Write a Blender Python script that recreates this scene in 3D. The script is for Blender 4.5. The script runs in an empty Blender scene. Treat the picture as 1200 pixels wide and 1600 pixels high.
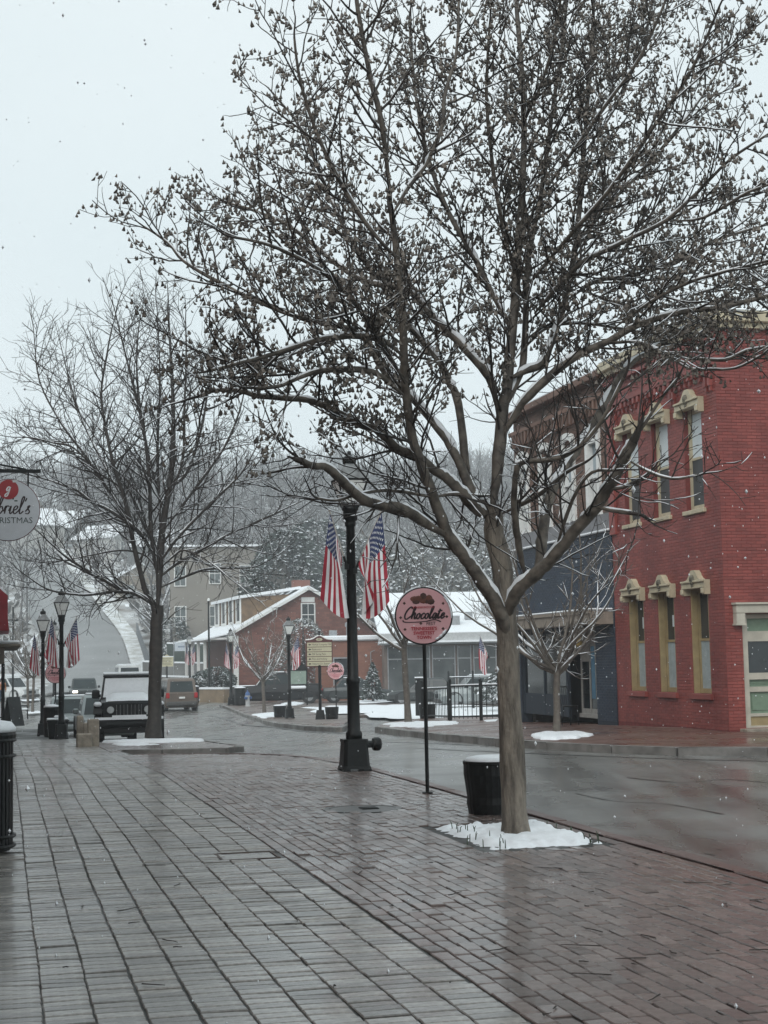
import bpy, math, random
import numpy as np
from mathutils import Vector, Matrix, noise as mnoise
R = math.radians
random.seed(7)
sc = bpy.context.scene
C = sc.collection

# ------------------------------------------------------------------ camera
FPX, EYE = 2400.0, 1.55            # focal length in pixels of the 1200x1600 photograph, eye height in metres
PITCH, ROLL = R(5.45), R(1.1)
_fw = Vector((0, math.cos(PITCH), math.sin(PITCH)))
_r0, _u0 = Vector((1, 0, 0)), Vector((0, -math.sin(PITCH), math.cos(PITCH)))
_r = _r0 * math.cos(ROLL) - _u0 * math.sin(ROLL)
_u = _r0 * math.sin(ROLL) + _u0 * math.cos(ROLL)
cam_data = bpy.data.cameras.new('camera')
cam = bpy.data.objects.new('camera', cam_data)
C.objects.link(cam)
cam.matrix_world = Matrix(((_r.x, _u.x, -_fw.x, 0), (_r.y, _u.y, -_fw.y, 0), (_r.z, _u.z, -_fw.z, EYE), (0, 0, 0, 1)))
cam_data.sensor_fit = 'VERTICAL'
cam_data.sensor_height = 36.0
cam_data.lens = 36.0 * FPX / 1600.0
cam_data.clip_end = 2000.0
cam_data.dof.use_dof = False
sc.camera = cam

# ------------------------------------------------------------------ overcast sky, soft sun, exposure
world = bpy.data.worlds.new('World'); sc.world = world; world.use_nodes = True
wn = world.node_tree.nodes; wl = world.node_tree.links; wn.clear()
wo = wn.new('ShaderNodeOutputWorld'); bg = wn.new('ShaderNodeBackground')
sky = wn.new('ShaderNodeTexSky'); sky.sky_type = 'NISHITA'; sky.sun_disc = False
sky.sun_elevation = R(40); sky.sun_rotation = R(200); sky.dust_density = 3.0
hs = wn.new('ShaderNodeHueSaturation'); hs.inputs['Saturation'].default_value = 0.25
mx = wn.new('ShaderNodeMix'); mx.data_type = 'RGBA'; mx.inputs[0].default_value = 0.85
wl.new(sky.outputs[0], hs.inputs['Color']); wl.new(hs.outputs[0], mx.inputs[6])
tcw = wn.new('ShaderNodeTexCoord'); nzw = wn.new('ShaderNodeTexNoise'); nzw.inputs['Scale'].default_value = 1.6; nzw.inputs['Detail'].default_value = 4
rmp = wn.new('ShaderNodeValToRGB')
rmp.color_ramp.elements[0].position = 0.3; rmp.color_ramp.elements[0].color = (6.4, 7.6, 7.95, 1)
rmp.color_ramp.elements[1].position = 0.75; rmp.color_ramp.elements[1].color = (8.3, 9.1, 9.3, 1)
wl.new(tcw.outputs['Generated'], nzw.inputs['Vector']); wl.new(nzw.outputs[0], rmp.inputs[0]); wl.new(rmp.outputs[0], mx.inputs[7])
wl.new(mx.outputs[2], bg.inputs['Color']); bg.inputs['Strength'].default_value = 0.102
wl.new(bg.outputs[0], wo.inputs['Surface'])
sun_d = bpy.data.lights.new('sun', 'SUN'); sun_d.energy = 1.5; sun_d.angle = R(50); sun_d.color = (1, 0.985, 0.96)
sun = bpy.data.objects.new('sun', sun_d); C.objects.link(sun)
sun.rotation_euler = (R(50), 0, R(-20))
sc.view_settings.view_transform = 'Standard'
sc.view_settings.look = 'None'
sc.view_settings.exposure = 0.20
sc.view_settings.gamma = 1.0
sc.view_settings.use_curve_mapping = False
sc.render.engine = 'CYCLES'
sc.cycles.use_denoising = True
sc.cycles.max_bounces = 8; sc.cycles.diffuse_bounces = 2; sc.cycles.glossy_bounces = 3
sc.cycles.transmission_bounces = 4; sc.cycles.volume_bounces = 3; sc.cycles.transparent_max_bounces = 8
sc.cycles.caustics_reflective = False; sc.cycles.caustics_refractive = False

HAZE = 0.0011                                # density of the snowy air
# ------------------------------------------------------------------ the lie of the land
TH = R(14)                                   # the street runs 14 degrees left of the view
def xy(s, u): return (-math.sin(TH) * s + math.cos(TH) * u, math.cos(TH) * s + math.sin(TH) * u)
def su(x, y): return (-math.sin(TH) * x + math.cos(TH) * y, math.cos(TH) * x + math.sin(TH) * y)
def sstep(a, b, x):
    t = min(1, max(0, (x - a) / (b - a))); return t * t * (3 - 2 * t)
def gz(x, y):
    """height of the walked-on surface: level near by, dipping a metre towards the crossroads, then the hill"""
    s, u = su(x, y)
    s2 = s - 8 * sstep(5, 11, u)
    z = float(np.interp(s2, [-50, 22, 44, 58, 400], [0, 0, -.55, -1.0, -1.0]))
    yy = y + 0.02 * abs(x)
    z += float(np.interp(yy, [105, 125, 145, 160, 190, 216, 235, 260, 300, 340, 420], [0, .35, 1.2, 2.6, 8.5, 15, 19.5, 24, 31, 37, 40]))
    return z
def ray(px, py):
    d = _fw * FPX + _r * (px - 600) + _u * (800 - py); return d / d.y
def at(px, py, Y): return Vector((0, 0, EYE)) + ray(px, py) * Y
def G(px, py, dz=0.0):
    d = ray(px, py); t = 3.0; p = None
    while t < 400:
        p = Vector((0, 0, EYE)) + d * t
        if p.z < gz(p.x, p.y) + dz: break
        t += .05 if t < 40 else .15
    return Vector((p.x, p.y, gz(p.x, p.y) + dz))
def gp(px, Y, dz=0.0):
    """the ground point at distance Y in the direction of photo column px (near eye level)"""
    q = at(px, 1080, Y); return Vector((q.x, q.y, gz(q.x, q.y) + dz))

# ------------------------------------------------------------------ materials
MATS = {}
def mat(name, col, rough=.6, metal=0.0, var=.12, vscale=8.0, bump=0.0, bscale=40.0, snow=0.0, island=0.0, spec=.5, emit=None, alpha_rough=0.0, col2=None, snow_scale=6.0, coat=0.0):
    if name in MATS: return MATS[name]
    m = bpy.data.materials.new(name); m.use_nodes = True; MATS[name] = m
    n, l = m.node_tree.nodes, m.node_tree.links
    b = n['Principled BSDF']; b.inputs['Roughness'].default_value = rough; b.inputs['Metallic'].default_value = metal
    b.inputs['Specular IOR Level'].default_value = spec
    tc = n.new('ShaderNodeTexCoord'); nz = n.new('ShaderNodeTexNoise'); nz.inputs['Scale'].default_value = vscale; nz.inputs['Detail'].default_value = 5
    l.new(tc.outputs['Object'], nz.inputs['Vector'])
    ramp = n.new('ShaderNodeValToRGB')
    c2 = col2 or tuple(min(1, c * (1 + var)) for c in col)
    c1 = tuple(c * (1 - var) for c in col) if not col2 else col
    ramp.color_ramp.elements[0].position = .35; ramp.color_ramp.elements[0].color = (*c1, 1)
    ramp.color_ramp.elements[1].position = .65; ramp.color_ramp.elements[1].color = (*c2, 1)
    l.new(nz.outputs[0], ramp.inputs[0])
    out = ramp.outputs[0]
    if island:
        g = n.new('ShaderNodeNewGeometry'); oi = n.new('ShaderNodeObjectInfo')
        ad = n.new('ShaderNodeMath'); ad.operation = 'ADD'; fr = n.new('ShaderNodeMath'); fr.operation = 'FRACT'
        l.new(g.outputs['Random Per Island'], ad.inputs[0]); l.new(oi.outputs['Random'], ad.inputs[1]); l.new(ad.outputs[0], fr.inputs[0])
        mr = n.new('ShaderNodeMapRange'); mr.inputs[3].default_value = 1 - island; mr.inputs[4].default_value = 1 + island
        l.new(fr.outputs[0], mr.inputs[0])
        hv = n.new('ShaderNodeHueSaturation'); l.new(out, hv.inputs['Color']); l.new(mr.outputs[0], hv.inputs['Value'])
        out = hv.outputs[0]
    rr = None
    if alpha_rough:      # wetness: roughness varies in patches
        nw = n.new('ShaderNodeTexNoise'); nw.inputs['Scale'].default_value = .7; nw.inputs['Detail'].default_value = 3
        l.new(tc.outputs['Object'], nw.inputs['Vector'])
        mrr = n.new('ShaderNodeMapRange'); mrr.inputs[1].default_value = .35; mrr.inputs[2].default_value = .65
        mrr.inputs[3].default_value = rough - alpha_rough; mrr.inputs[4].default_value = rough + alpha_rough
        l.new(nw.outputs[0], mrr.inputs[0]); rr = mrr.outputs[0]
    if snow:
        g2 = n.new('ShaderNodeNewGeometry'); sx = n.new('ShaderNodeSeparateXYZ'); l.new(g2.outputs['Normal'], sx.inputs[0])
        ns = n.new('ShaderNodeTexNoise'); ns.inputs['Scale'].default_value = snow_scale; ns.inputs['Detail'].default_value = 4
        l.new(tc.outputs['Object'], ns.inputs['Vector'])
        a = n.new('ShaderNodeMath'); a.operation = 'MULTIPLY_ADD'; a.inputs[1].default_value = .9; l.new(ns.outputs[0], a.inputs[0]); l.new(sx.outputs['Z'], a.inputs[2])
        mr2 = n.new('ShaderNodeMapRange'); mr2.inputs[1].default_value = 1.55 - snow; mr2.inputs[2].default_value = 1.7 - snow; l.new(a.outputs[0], mr2.inputs[0])
        ms = n.new('ShaderNodeMix'); ms.data_type = 'RGBA'; l.new(mr2.outputs[0], ms.inputs[0]); l.new(out, ms.inputs[6]); ms.inputs[7].default_value = (.78, .81, .84, 1)
        out = ms.outputs[2]
    l.new(out, b.inputs['Base Color'])
    if rr is not None: l.new(rr, b.inputs['Roughness'])
    if bump:
        nb = n.new('ShaderNodeTexNoise'); nb.inputs['Scale'].default_value = bscale; nb.inputs['Detail'].default_value = 4
        l.new(tc.outputs['Object'], nb.inputs['Vector'])
        bp = n.new('ShaderNodeBump'); bp.inputs['Strength'].default_value = bump; bp.inputs['Distance'].default_value = .01
        l.new(nb.outputs[0], bp.inputs['Height']); l.new(bp.outputs[0], b.inputs['Normal'])
    if coat:
        b.inputs['Coat Weight'].default_value = coat; b.inputs['Coat Roughness'].default_value = .14; b.inputs['Coat IOR'].default_value = 1.36
    if emit:
        b.inputs['Emission Color'].default_value = (*emit[0], 1); b.inputs['Emission Strength'].default_value = emit[1]
    return m
def glass_mat(name, tint=(.02, .025, .028), rough=.06):
    m = mat(name, tint, rough, spec=.7, var=.3, vscale=1.5); return m

SNOW = mat('snow', (.80, .825, .85), .55, var=.03, vscale=14, bump=.5, bscale=18)
BLACK = mat('black_paint', (.006, .007, .007), .42, var=.4, vscale=20, bump=.15, bscale=60, spec=.3)
IRON = mat('dark_iron', (.010, .013, .013), .5, var=.4, vscale=15, spec=.3)
RUBBER = mat('tyre_rubber', (.018, .018, .018), .75, var=.3)
CHROME = mat('bright_metal', (.5, .5, .5), .3, metal=.9, var=.2)
WHITE = mat('white_paint', (.72, .72, .70), .5, var=.06)
GREY = mat('grey_metal', (.3, .31, .32), .45, metal=.5, var=.15)
CONC = mat('concrete', (.27, .235, .19), .75, var=.25, vscale=7, bump=.5, bscale=30)
KERB = mat('kerb_concrete', (.17, .16, .15), .5, var=.3, vscale=4, bump=.4, bscale=25, alpha_rough=.2)
FROST = mat('lantern_glass', (.78, .80, .78), .25, var=.08)
DGLASS = glass_mat('dark_glass')
CGLASS = glass_mat('car_glass', (.018, .026, .027), .08)
CGLASS.node_tree.nodes['Principled BSDF'].inputs['Specular IOR Level'].default_value = .4
REDL = mat('red_lens', (.35, .012, .015), .25, var=.1)
LITRED = mat('lit_red_lens', (.5, .03, .04), .3, var=.1, emit=((1, .15, .15), .9))
LITWH = mat('lit_headlamp', (.8, .8, .75), .2, var=.05, emit=((1, .9, .75), 6))
CLEARL = mat('clear_lens', (.5, .52, .52), .12, var=.1)

# ------------------------------------------------------------------ mesh helpers
class MB:
    def __init__(s): s.v = []; s.f = []; s.m = []; s.M = None
    def add(s, vs, fs, mi=0):
        o = len(s.v)
        if s.M is not None: vs = [tuple(s.M @ Vector(v)) for v in vs]
        s.v.extend(vs); s.f.extend([tuple(i + o for i in f) for f in fs]); s.m.extend([mi] * len(fs)); return s
    def box(s, x0, x1, y0, y1, z0, z1, mi=0, ch=0.0):
        if ch <= 0:
            vs = [(x, y, z) for z in (z0, z1) for y in (y0, y1) for x in (x0, x1)]
            return s.add(vs, [(0, 2, 3, 1), (4, 5, 7, 6), (0, 1, 5, 4), (1, 3, 7, 5), (3, 2, 6, 7), (2, 0, 4, 6)], mi)
        c = min(ch, (x1 - x0) / 2.01, (y1 - y0) / 2.01, (z1 - z0) / 2.01)
        def ring(i, z): return [(x0 + i + (c if False else 0), y0 + i, z), (x1 - i, y0 + i, z), (x1 - i, y1 - i, z), (x0 + i, y1 - i, z)]
        def oct(i, z):
            a, b, d, e = x0 + i, x1 - i, y0 + i, y1 - i; k = c
            return [(a + k, d, z), (b - k, d, z), (b, d + k, z), (b, e - k, z), (b - k, e, z), (a + k, e, z), (a, e - k, z), (a, d + k, z)]
        vs = ring(c, z0) + oct(0, z0 + c) + oct(0, z1 - c) + ring(c, z1)
        fs = [(3, 2, 1, 0), (20, 21, 22, 23)]
        for i in range(8): fs.append((4 + i, 4 + (i + 1) % 8, 12 + (i + 1) % 8, 12 + i))
        for k in range(4):
            a = (k, (k + 1) % 4); o0 = 4 + 2 * k
            fs.append((a[0], a[1], o0 + 1, o0)); fs.append((a[1], 4 + (2 * k + 2) % 8, o0 + 1))
            b0 = 20 + k; b1 = 20 + (k + 1) % 4; q = 12 + 2 * k
            fs.append((q, q + 1, b1, b0)); fs.append((q + 1, 12 + (2 * k + 2) % 8, b1))
        return s.add(vs, fs, mi)
    def lathe(s, prof, n=16, mi=0, cx=0, cy=0, cap=True, ph=0.0, sx=1, sy=1):
        vs = []; fs = []
        for r, z in prof:
            for i in range(n):
                a = 2 * math.pi * (i + ph) / n; vs.append((cx + sx * r * math.cos(a), cy + sy * r * math.sin(a), z))
        for k in range(len(prof) - 1):
            for i in range(n):
                j = (i + 1) % n; fs.append((k * n + i, k * n + j, (k + 1) * n + j, (k + 1) * n + i))
        if cap: fs.append(tuple(range(n - 1, -1, -1))); fs.append(tuple((len(prof) - 1) * n + i for i in range(n)))
        return s.add(vs, fs, mi)
    def tube(s, pts, rad, n=6, mi=0, cap=True):
        pts = [Vector(p) for p in pts]; k = len(pts)
        if not hasattr(rad, '__len__'): rad = [rad] * k
        vs = []; fs = []; prev = None
        for i, p in enumerate(pts):
            d = (pts[min(i + 1, k - 1)] - pts[max(i - 1, 0)]).normalized()
            if prev is None: prev = d.orthogonal().normalized()
            a = (prev - d * prev.dot(d))
            a = a.normalized() if a.length > 1e-5 else d.orthogonal().normalized()
            b = d.cross(a); prev = a
            for j in range(n):
                t = 2 * math.pi * j / n; vs.append(tuple(p + (a * math.cos(t) + b * math.sin(t)) * rad[i]))
        for i in range(k - 1):
            for j in range(n):
                q = (j + 1) % n; fs.append((i * n + j, i * n + q, (i + 1) * n + q, (i + 1) * n + j))
        if cap: fs.append(tuple(range(n - 1, -1, -1))); fs.append(tuple((k - 1) * n + j for j in range(n)))
        return s.add(vs, fs, mi)
    def prism(s, poly, z0, z1, mi=0):
        n = len(poly); vs = [(x, y, z0) for x, y in poly] + [(x, y, z1) for x, y in poly]
        fs = [tuple(range(n - 1, -1, -1)), tuple(range(n, 2 * n))] + [(i, (i + 1) % n, n + (i + 1) % n, n + i) for i in range(n)]
        return s.add(vs, fs, mi)
    def xprism(s, poly, x0, x1, mi=0):      # polygon in (y, z) pulled along x
        n = len(poly); vs = [(x0, y, z) for y, z in poly] + [(x1, y, z) for y, z in poly]
        fs = [tuple(range(n - 1, -1, -1)), tuple(range(n, 2 * n))] + [(i, (i + 1) % n, n + (i + 1) % n, n + i) for i in range(n)]
        return s.add(vs, fs, mi)
    def yprism(s, poly, y0, y1, mi=0):      # polygon in (x, z) pulled along y
        n = len(poly); vs = [(x, y0, z) for x, z in poly] + [(x, y1, z) for x, z in poly]
        fs = [tuple(range(n)), tuple(range(2 * n - 1, n - 1, -1))] + [(i, n + i, n + (i + 1) % n, (i + 1) % n) for i in range(n)]
        return s.add(vs, fs, mi)
    def sphere(s, c, r, n=10, m=6, sz=1.0, mi=0):
        prof = [(max(1e-3, r * math.sin(math.pi * k / m)), -r * sz * math.cos(math.pi * k / m)) for k in range(m + 1)]
        vs = []; fs = []
        for rr, z in prof:
            for i in range(n): a = 2 * math.pi * i / n; vs.append((c[0] + rr * math.cos(a), c[1] + rr * math.sin(a), c[2] + z))
        for k in range(m):
            for i in range(n): j = (i + 1) % n; fs.append((k * n + i, k * n + j, (k + 1) * n + j, (k + 1) * n + i))
        return s.add(vs, fs, mi)
    def loft(s, rings, mi=0, cap=True):
        n = len(rings[0]); vs = [p for r in rings for p in r]; fs = []
        for k in range(len(rings) - 1):
            for i in range(n): j = (i + 1) % n; fs.append((k * n + i, k * n + j, (k + 1) * n + j, (k + 1) * n + i))
        if cap: fs.append(tuple(range(n - 1, -1, -1))); fs.append(tuple((len(rings) - 1) * n + i for i in range(n)))
        return s.add(vs, fs, mi)
    def mesh(s, name, mats, smooth=False):
        me = bpy.data.meshes.new(name); me.from_pydata([tuple(v) for v in s.v], [], s.f)
        for m in (mats if isinstance(mats, (list, tuple)) else [mats]): me.materials.append(m)
        if any(s.m): me.polygons.foreach_set('material_index', s.m)
        if smooth: me.polygons.foreach_set('use_smooth', [True] * len(me.polygons))
        me.update(); return me
def obj(name, mb, mats, parent=None, smooth=False, loc=None, rz=None, **props):
    me = mb.mesh(name, mats, smooth) if isinstance(mb, MB) else mb
    o = bpy.data.objects.new(name, me); C.objects.link(o)
    if parent is not None: o.parent = parent
    if loc is not None: o.location = loc
    if rz is not None: o.rotation_euler = (0, 0, rz)
    for k, v in props.items(): o[k] = v
    return o
def thing(name, label, cat, loc=(0, 0, 0), rz=0.0, group=None):
    o = bpy.data.objects.new(name, None); C.objects.link(o); o.empty_display_size = .2
    o.location = loc; o.rotation_euler = (0, 0, rz); o['label'] = label; o['category'] = cat
    if group: o['group'] = group
    return o
def tag(o, label, cat, group=None):
    o['label'] = label; o['category'] = cat
    if group: o['group'] = group
    return o
def dup(root, loc, rz=None, label=None, scale=None):
    r = root.copy(); C.objects.link(r); r.location = loc
    if rz is not None: r.rotation_euler = (0, 0, rz)
    if scale: r.scale = (scale,) * 3
    if label: r['label'] = label
    for ch in list(root.children):
        c = ch.copy(); C.objects.link(c); c.parent = r
        for g in list(ch.children):
            d = g.copy(); C.objects.link(d); d.parent = c
    return r
def text(name, s, size, m, parent, loc, rot=(math.pi / 2, 0, 0), ext=.002, align='CENTER', sx=1.0, shear=0.0, bold=0.0):
    cu = bpy.data.curves.new(name, 'FONT'); cu.body = s; cu.size = size; cu.align_x = align; cu.align_y = 'CENTER'; cu.extrude = ext; cu.shear = shear
    cu.offset = bold; cu.resolution_u = 2
    o = bpy.data.objects.new(name, cu); C.objects.link(o)
    bpy.context.view_layer.update()
    me = bpy.data.meshes.new_from_object(o.evaluated_get(bpy.context.evaluated_depsgraph_get()))
    me.name = name; me.materials.clear(); me.materials.append(m)
    bpy.data.objects.remove(o); bpy.data.curves.remove(cu)
    o = bpy.data.objects.new(name, me); C.objects.link(o); o.parent = parent; o.location = loc; o.rotation_euler = rot; o.scale = (sx, 1, 1)
    return o
def smoothpts(pts, k=6):
    P = [Vector(p) for p in pts]; out = []
    for i in range(len(P) - 1):
        a, b, c, d = P[max(i - 1, 0)], P[i], P[i + 1], P[min(i + 2, len(P) - 1)]
        for j in range(k):
            t = j / k; out.append(.5 * ((2 * b) + (c - a) * t + (2 * a - 5 * b + 4 * c - d) * t * t + (3 * b - a - 3 * c + d) * t ** 3))
    out.append(P[-1]); return out
def ribbon(mb, pts2, w, y=-.004, k=5):
    """a pen stroke in the x-z plane, standing a hair proud of the face it is written on (facing -y)"""
    P = smoothpts([(p[0], p[1], 0) for p in pts2], k); n = len(P); L = []; Rr = []
    for i, p in enumerate(P):
        d = (P[min(i + 1, n - 1)] - P[max(i - 1, 0)]);
        if d.length < 1e-9: d = Vector((1, 0, 0))
        d.normalize(); q = Vector((-d.y, d.x, 0)); ww = w * (.75 + .5 * abs(d.y)) * .5
        L.append((p.x + q.x * ww, y, p.y + q.y * ww)); Rr.append((p.x - q.x * ww, y, p.y - q.y * ww))
    vs = L + Rr; fs = [(i, i + 1, n + i + 1, n + i) for i in range(n - 1)]
    return mb.add(vs, fs)
GLY = {  # pen strokes of a slanted hand: (advance, strokes)
    'C': (.95, [[(.85, 1.25), (.7, 1.5), (.45, 1.35), (.2, .9), (.12, .4), (.25, .05), (.5, .0), (.85, .3)]]),
    'h': (.62, [[(-.05, .2), (.2, .9), (.3, 1.4), (.2, 1.5), (.12, 1.2), (.1, 0)], [(.1, .3), (.28, .7), (.42, .7), (.42, .2), (.5, .0), (.66, .2)]]),
    'o': (.56, [[(.35, .68), (.12, .55), (.08, .2), (.25, .0), (.42, .2), (.42, .55), (.3, .68), (.45, .5), (.6, .5)]]),
    'c': (.50, [[(.45, .55), (.32, .7), (.12, .5), (.08, .2), (.22, .0), (.42, .1), (.55, .3)]]),
    'l': (.40, [[(-.02, .2), (.2, .8), (.32, 1.4), (.22, 1.52), (.12, 1.2), (.1, .2), (.2, .0), (.42, .25)]]),
    'a': (.60, [[(.42, .6), (.25, .7), (.08, .4), (.12, .05), (.28, .05), (.42, .5), (.44, .68), (.42, .15), (.5, .0), (.64, .25)]]),
    't': (.45, [[(.0, .25), (.16, .8), (.2, 1.2), (.14, .3), (.22, .0), (.45, .25)], [(-.05, .9), (.5, 1.0)]]),
    'e': (.52, [[(.02, .28), (.3, .4), (.4, .6), (.26, .7), (.1, .5), (.1, .15), (.25, .0), (.55, .3)]]),
    'b': (.58, [[(-.02, .2), (.22, .9), (.32, 1.45), (.2, 1.52), (.1, 1.1), (.1, .15), (.28, .0), (.45, .3), (.35, .65), (.14, .5)]]),
    'r': (.42, [[(-.02, .2), (.12, .72), (.1, .0)], [(.11, .45), (.25, .7), (.42, .62)]]),
    'i': (.32, [[(.0, .25), (.14, .7), (.11, .15), (.2, .0), (.34, .2)]]),
    's': (.45, [[(.0, .2), (.32, .7), (.15, .65), (.2, .42), (.36, .2), (.25, .0), (.02, .05)]]),
    'g': (.55, [[(.45, .6), (.25, .75), (.08, .45), (.2, .2), (.42, .5), (.46, .7), (.38, -.3), (.15, -.5), (.08, -.25), (.5, .15)]]),
    "'": (.2, [[(.12, 1.4), (.04, 1.1)]]), ' ': (.3, []), 'G': (.9, [[(.8, 1.25), (.6, 1.5), (.2, 1.0), (.15, .3), (.45, .0), (.75, .3), (.8, .7), (.5, .65)], [(.8, .7), (.7, -.2), (.45, -.5)]]),
}
def script(mb, s, x0, z0, size, w, shear=.3, y=-.004):
    x = x0
    for ch in s:
        adv, st = GLY[ch]
        for q in st: ribbon(mb, [(x + (a + b * shear) * size, z0 + b * size) for a, b in q], w, y, 4)
        x += adv * size
    return x
import bmesh
# ================================================================== GROUND, ROAD, PAVEMENTS
def struct(o): o['kind'] = 'structure'; return o
def stuff(o): o['kind'] = 'stuff'; return o
GROUND = mat('hill_ground', (.15, .13, .11), .9, col2=(.6, .62, .63), vscale=.35, bump=.6, bscale=2)
m = MB(); NX, NY = 120, 130
for j in range(NY + 1):
    for i in range(NX + 1):
        x = -170 + 340 * i / NX; y = -40 + 480 * j / NY
        lower = .35 * (1 - sstep(125, 150, y))
        z = gz(x, y) - lower + (sstep(150, 220, y) * 2.2 * (mnoise.noise(Vector((x * .02, y * .02, 3.3)))))
        m.v.append((x, y, z))
for j in range(NY):
    for i in range(NX):
        a = j * (NX + 1) + i; m.f.append((a, a + 1, a + NX + 2, a + NX + 1)); m.m.append(0)
struct(obj('ground', m, GROUND, smooth=True))

def slab(name, poly, dz, depth, mats, cell=2.0, zfun=None, skirt=True):
    """a sheet over the land with the outline poly in street coordinates (s, u)"""
    bm = bmesh.new()
    f = bm.faces.new([bm.verts.new((u, s, 0)) for s, u in poly])
    smin = min(p[0] for p in poly); smax = max(p[0] for p in poly); umin = min(p[1] for p in poly); umax = max(p[1] for p in poly)
    k = math.ceil(smin / cell) * cell
    while k < smax: bmesh.ops.bisect_plane(bm, geom=bm.verts[:] + bm.edges[:] + bm.faces[:], plane_co=(0, k + .001, 0), plane_no=(0, 1, 0)); k += cell
    k = math.ceil(umin / cell) * cell
    while k < umax: bmesh.ops.bisect_plane(bm, geom=bm.verts[:] + bm.edges[:] + bm.faces[:], plane_co=(k + .001, 0, 0), plane_no=(1, 0, 0)); k += cell
    for v in bm.verts:
        x, y = xy(v.co.y, v.co.x); v.co = (x, y, gz(x, y) + dz + (zfun(v.co.y, v.co.x) if zfun else 0))
    bmesh.ops.recalc_face_normals(bm, faces=bm.faces[:])
    for f in bm.faces:
        if f.normal.z < 0: f.normal_flip()
    if skirt:
        be = [e for e in bm.edges if e.is_boundary]
        r = bmesh.ops.extrude_edge_only(bm, edges=be)
        for v in [g for g in r['geom'] if isinstance(g, bmesh.types.BMVert)]: v.co.z -= depth
    me = bpy.data.meshes.new(name); bm.to_mesh(me); bm.free()
    for mm in (mats if isinstance(mats, list) else [mats]): me.materials.append(mm)
    o = bpy.data.objects.new(name, me); C.objects.link(o); return o
def sup(px, py):
    q = G(px, py); return su(q.x, q.y)

ASPH = mat('wet_asphalt', (.11, .107, .101), .30, col2=(.165, .16, .15), vscale=.55, bump=.35, bscale=55, alpha_rough=.10, spec=.5, coat=.15)
def streak(m):  # tyre streaks and bands of wet reflection, put into colour and roughness
    n, l = m.node_tree.nodes, m.node_tree.links; tc = n.new('ShaderNodeTexCoord'); mp = n.new('ShaderNodeMapping'); mp.inputs['Rotation'].default_value = (0, 0, -TH); mp.inputs['Scale'].default_value = (1.1, .07, 1)
    nz = n.new('ShaderNodeTexNoise'); nz.inputs['Scale'].default_value = 1.4; nz.inputs['Detail'].default_value = 6; l.new(tc.outputs['Object'], mp.inputs[0]); l.new(mp.outputs[0], nz.inputs['Vector'])
    b = n['Principled BSDF']; src = b.inputs['Base Color'].links[0].from_socket; rsrc = b.inputs['Roughness'].links[0].from_socket
    r = n.new('ShaderNodeMapRange'); r.inputs[1].default_value = .35; r.inputs[2].default_value = .65; r.inputs[3].default_value = .72; r.inputs[4].default_value = 1.3; l.new(nz.outputs[0], r.inputs[0])
    hv = n.new('ShaderNodeHueSaturation'); l.new(src, hv.inputs['Color']); l.new(r.outputs[0], hv.inputs['Value']); l.new(hv.outputs[0], b.inputs['Base Color'])
    mu = n.new('ShaderNodeMath'); mu.operation = 'MULTIPLY'; l.new(rsrc, mu.inputs[0]); l.new(r.outputs[0], mu.inputs[1]); l.new(mu.outputs[0], b.inputs['Roughness'])
streak(ASPH)
struct(slab('road', [(-30, -40), (-30, 70), (126, 70), (126, -75), (60, -75), (55, -8), (-30, -8)], -.12, .1, ASPH, cell=3.0, skirt=False))

# tar seams and a patched strip in the asphalt
SEAM = mat('tar_seam', (.022, .022, .022), .3, var=.3, vscale=3)
def seam(pts, w):
    P = smoothpts([tuple(G(*p, -.115)) for p in pts], 8); q = MB(); n = len(P)
    for i, p in enumerate(P):
        d = (P[min(i + 1, n - 1)] - P[max(i - 1, 0)]).normalized(); nn = Vector((-d.y, d.x, 0)) * w * (.35 + .3 * mnoise.noise(Vector((i * .7, w * 50, 0))))
        q.v += [(p.x + nn.x, p.y + nn.y, gz(p.x, p.y) - .115), (p.x - nn.x, p.y - nn.y, gz(p.x, p.y) - .115)]
    for i in range(n - 1): q.f.append((2 * i, 2 * i + 1, 2 * i + 3, 2 * i + 2)); q.m.append(0)
    struct(obj('road_seam', q, SEAM))
seam([(470, 1164), (620, 1168), (760, 1173), (900, 1180), (1060, 1186), (1230, 1190)], .12)
seam([(330, 1155), (480, 1157), (620, 1160), (740, 1164)], .10)
seam([(330, 1118), (360, 1126), (410, 1135), (470, 1142), (540, 1146)], .22)
seam([(980, 1215), (1060, 1222), (1140, 1218), (1230, 1226)], .05)
seam([(900, 1240), (960, 1252), (1040, 1256), (1130, 1272)], .035)
# the lane that climbs the hill on the left
def hill_strip(name, pts, mats, dz, nx=6):
    m = MB(); P = smoothpts([(a, b, c) for a, b, c in pts], 6); n = len(P)
    for p in P:
        Y, xl, xr = p
        a = at(xl, 1000, Y); b = at(xr, 1000, Y)
        for i in range(nx + 1):
            x = a.x + (b.x - a.x) * i / nx; y = a.y
            m.v.append((x, y, gz(x, y) + dz + (sstep(150, 220, y) * 2.2 * mnoise.noise(Vector((x * .02, y * .02, 3.3))))))
    for k in range(n - 1):
        for i in range(nx): q = k * (nx + 1) + i; m.f.append((q, q + 1, q + nx + 2, q + nx + 1)); m.m.append(0)
    return struct(obj(name, m, mats, smooth=True))
HILLRD = mat('pale_wet_asphalt', (.17, .175, .175), .4, col2=(.24, .245, .245), vscale=.2, spec=.4)
hill_strip('hill_road', [(118, 62, 290), (135, 78, 232), (150, 82, 208), (163, 72, 198), (175, 60, 186), (190, 42, 158), (204, 30, 126), (216, 20, 103), (228, 15, 90), (240, 6, 78), (262, -20, 60)], HILLRD, .22)
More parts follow.
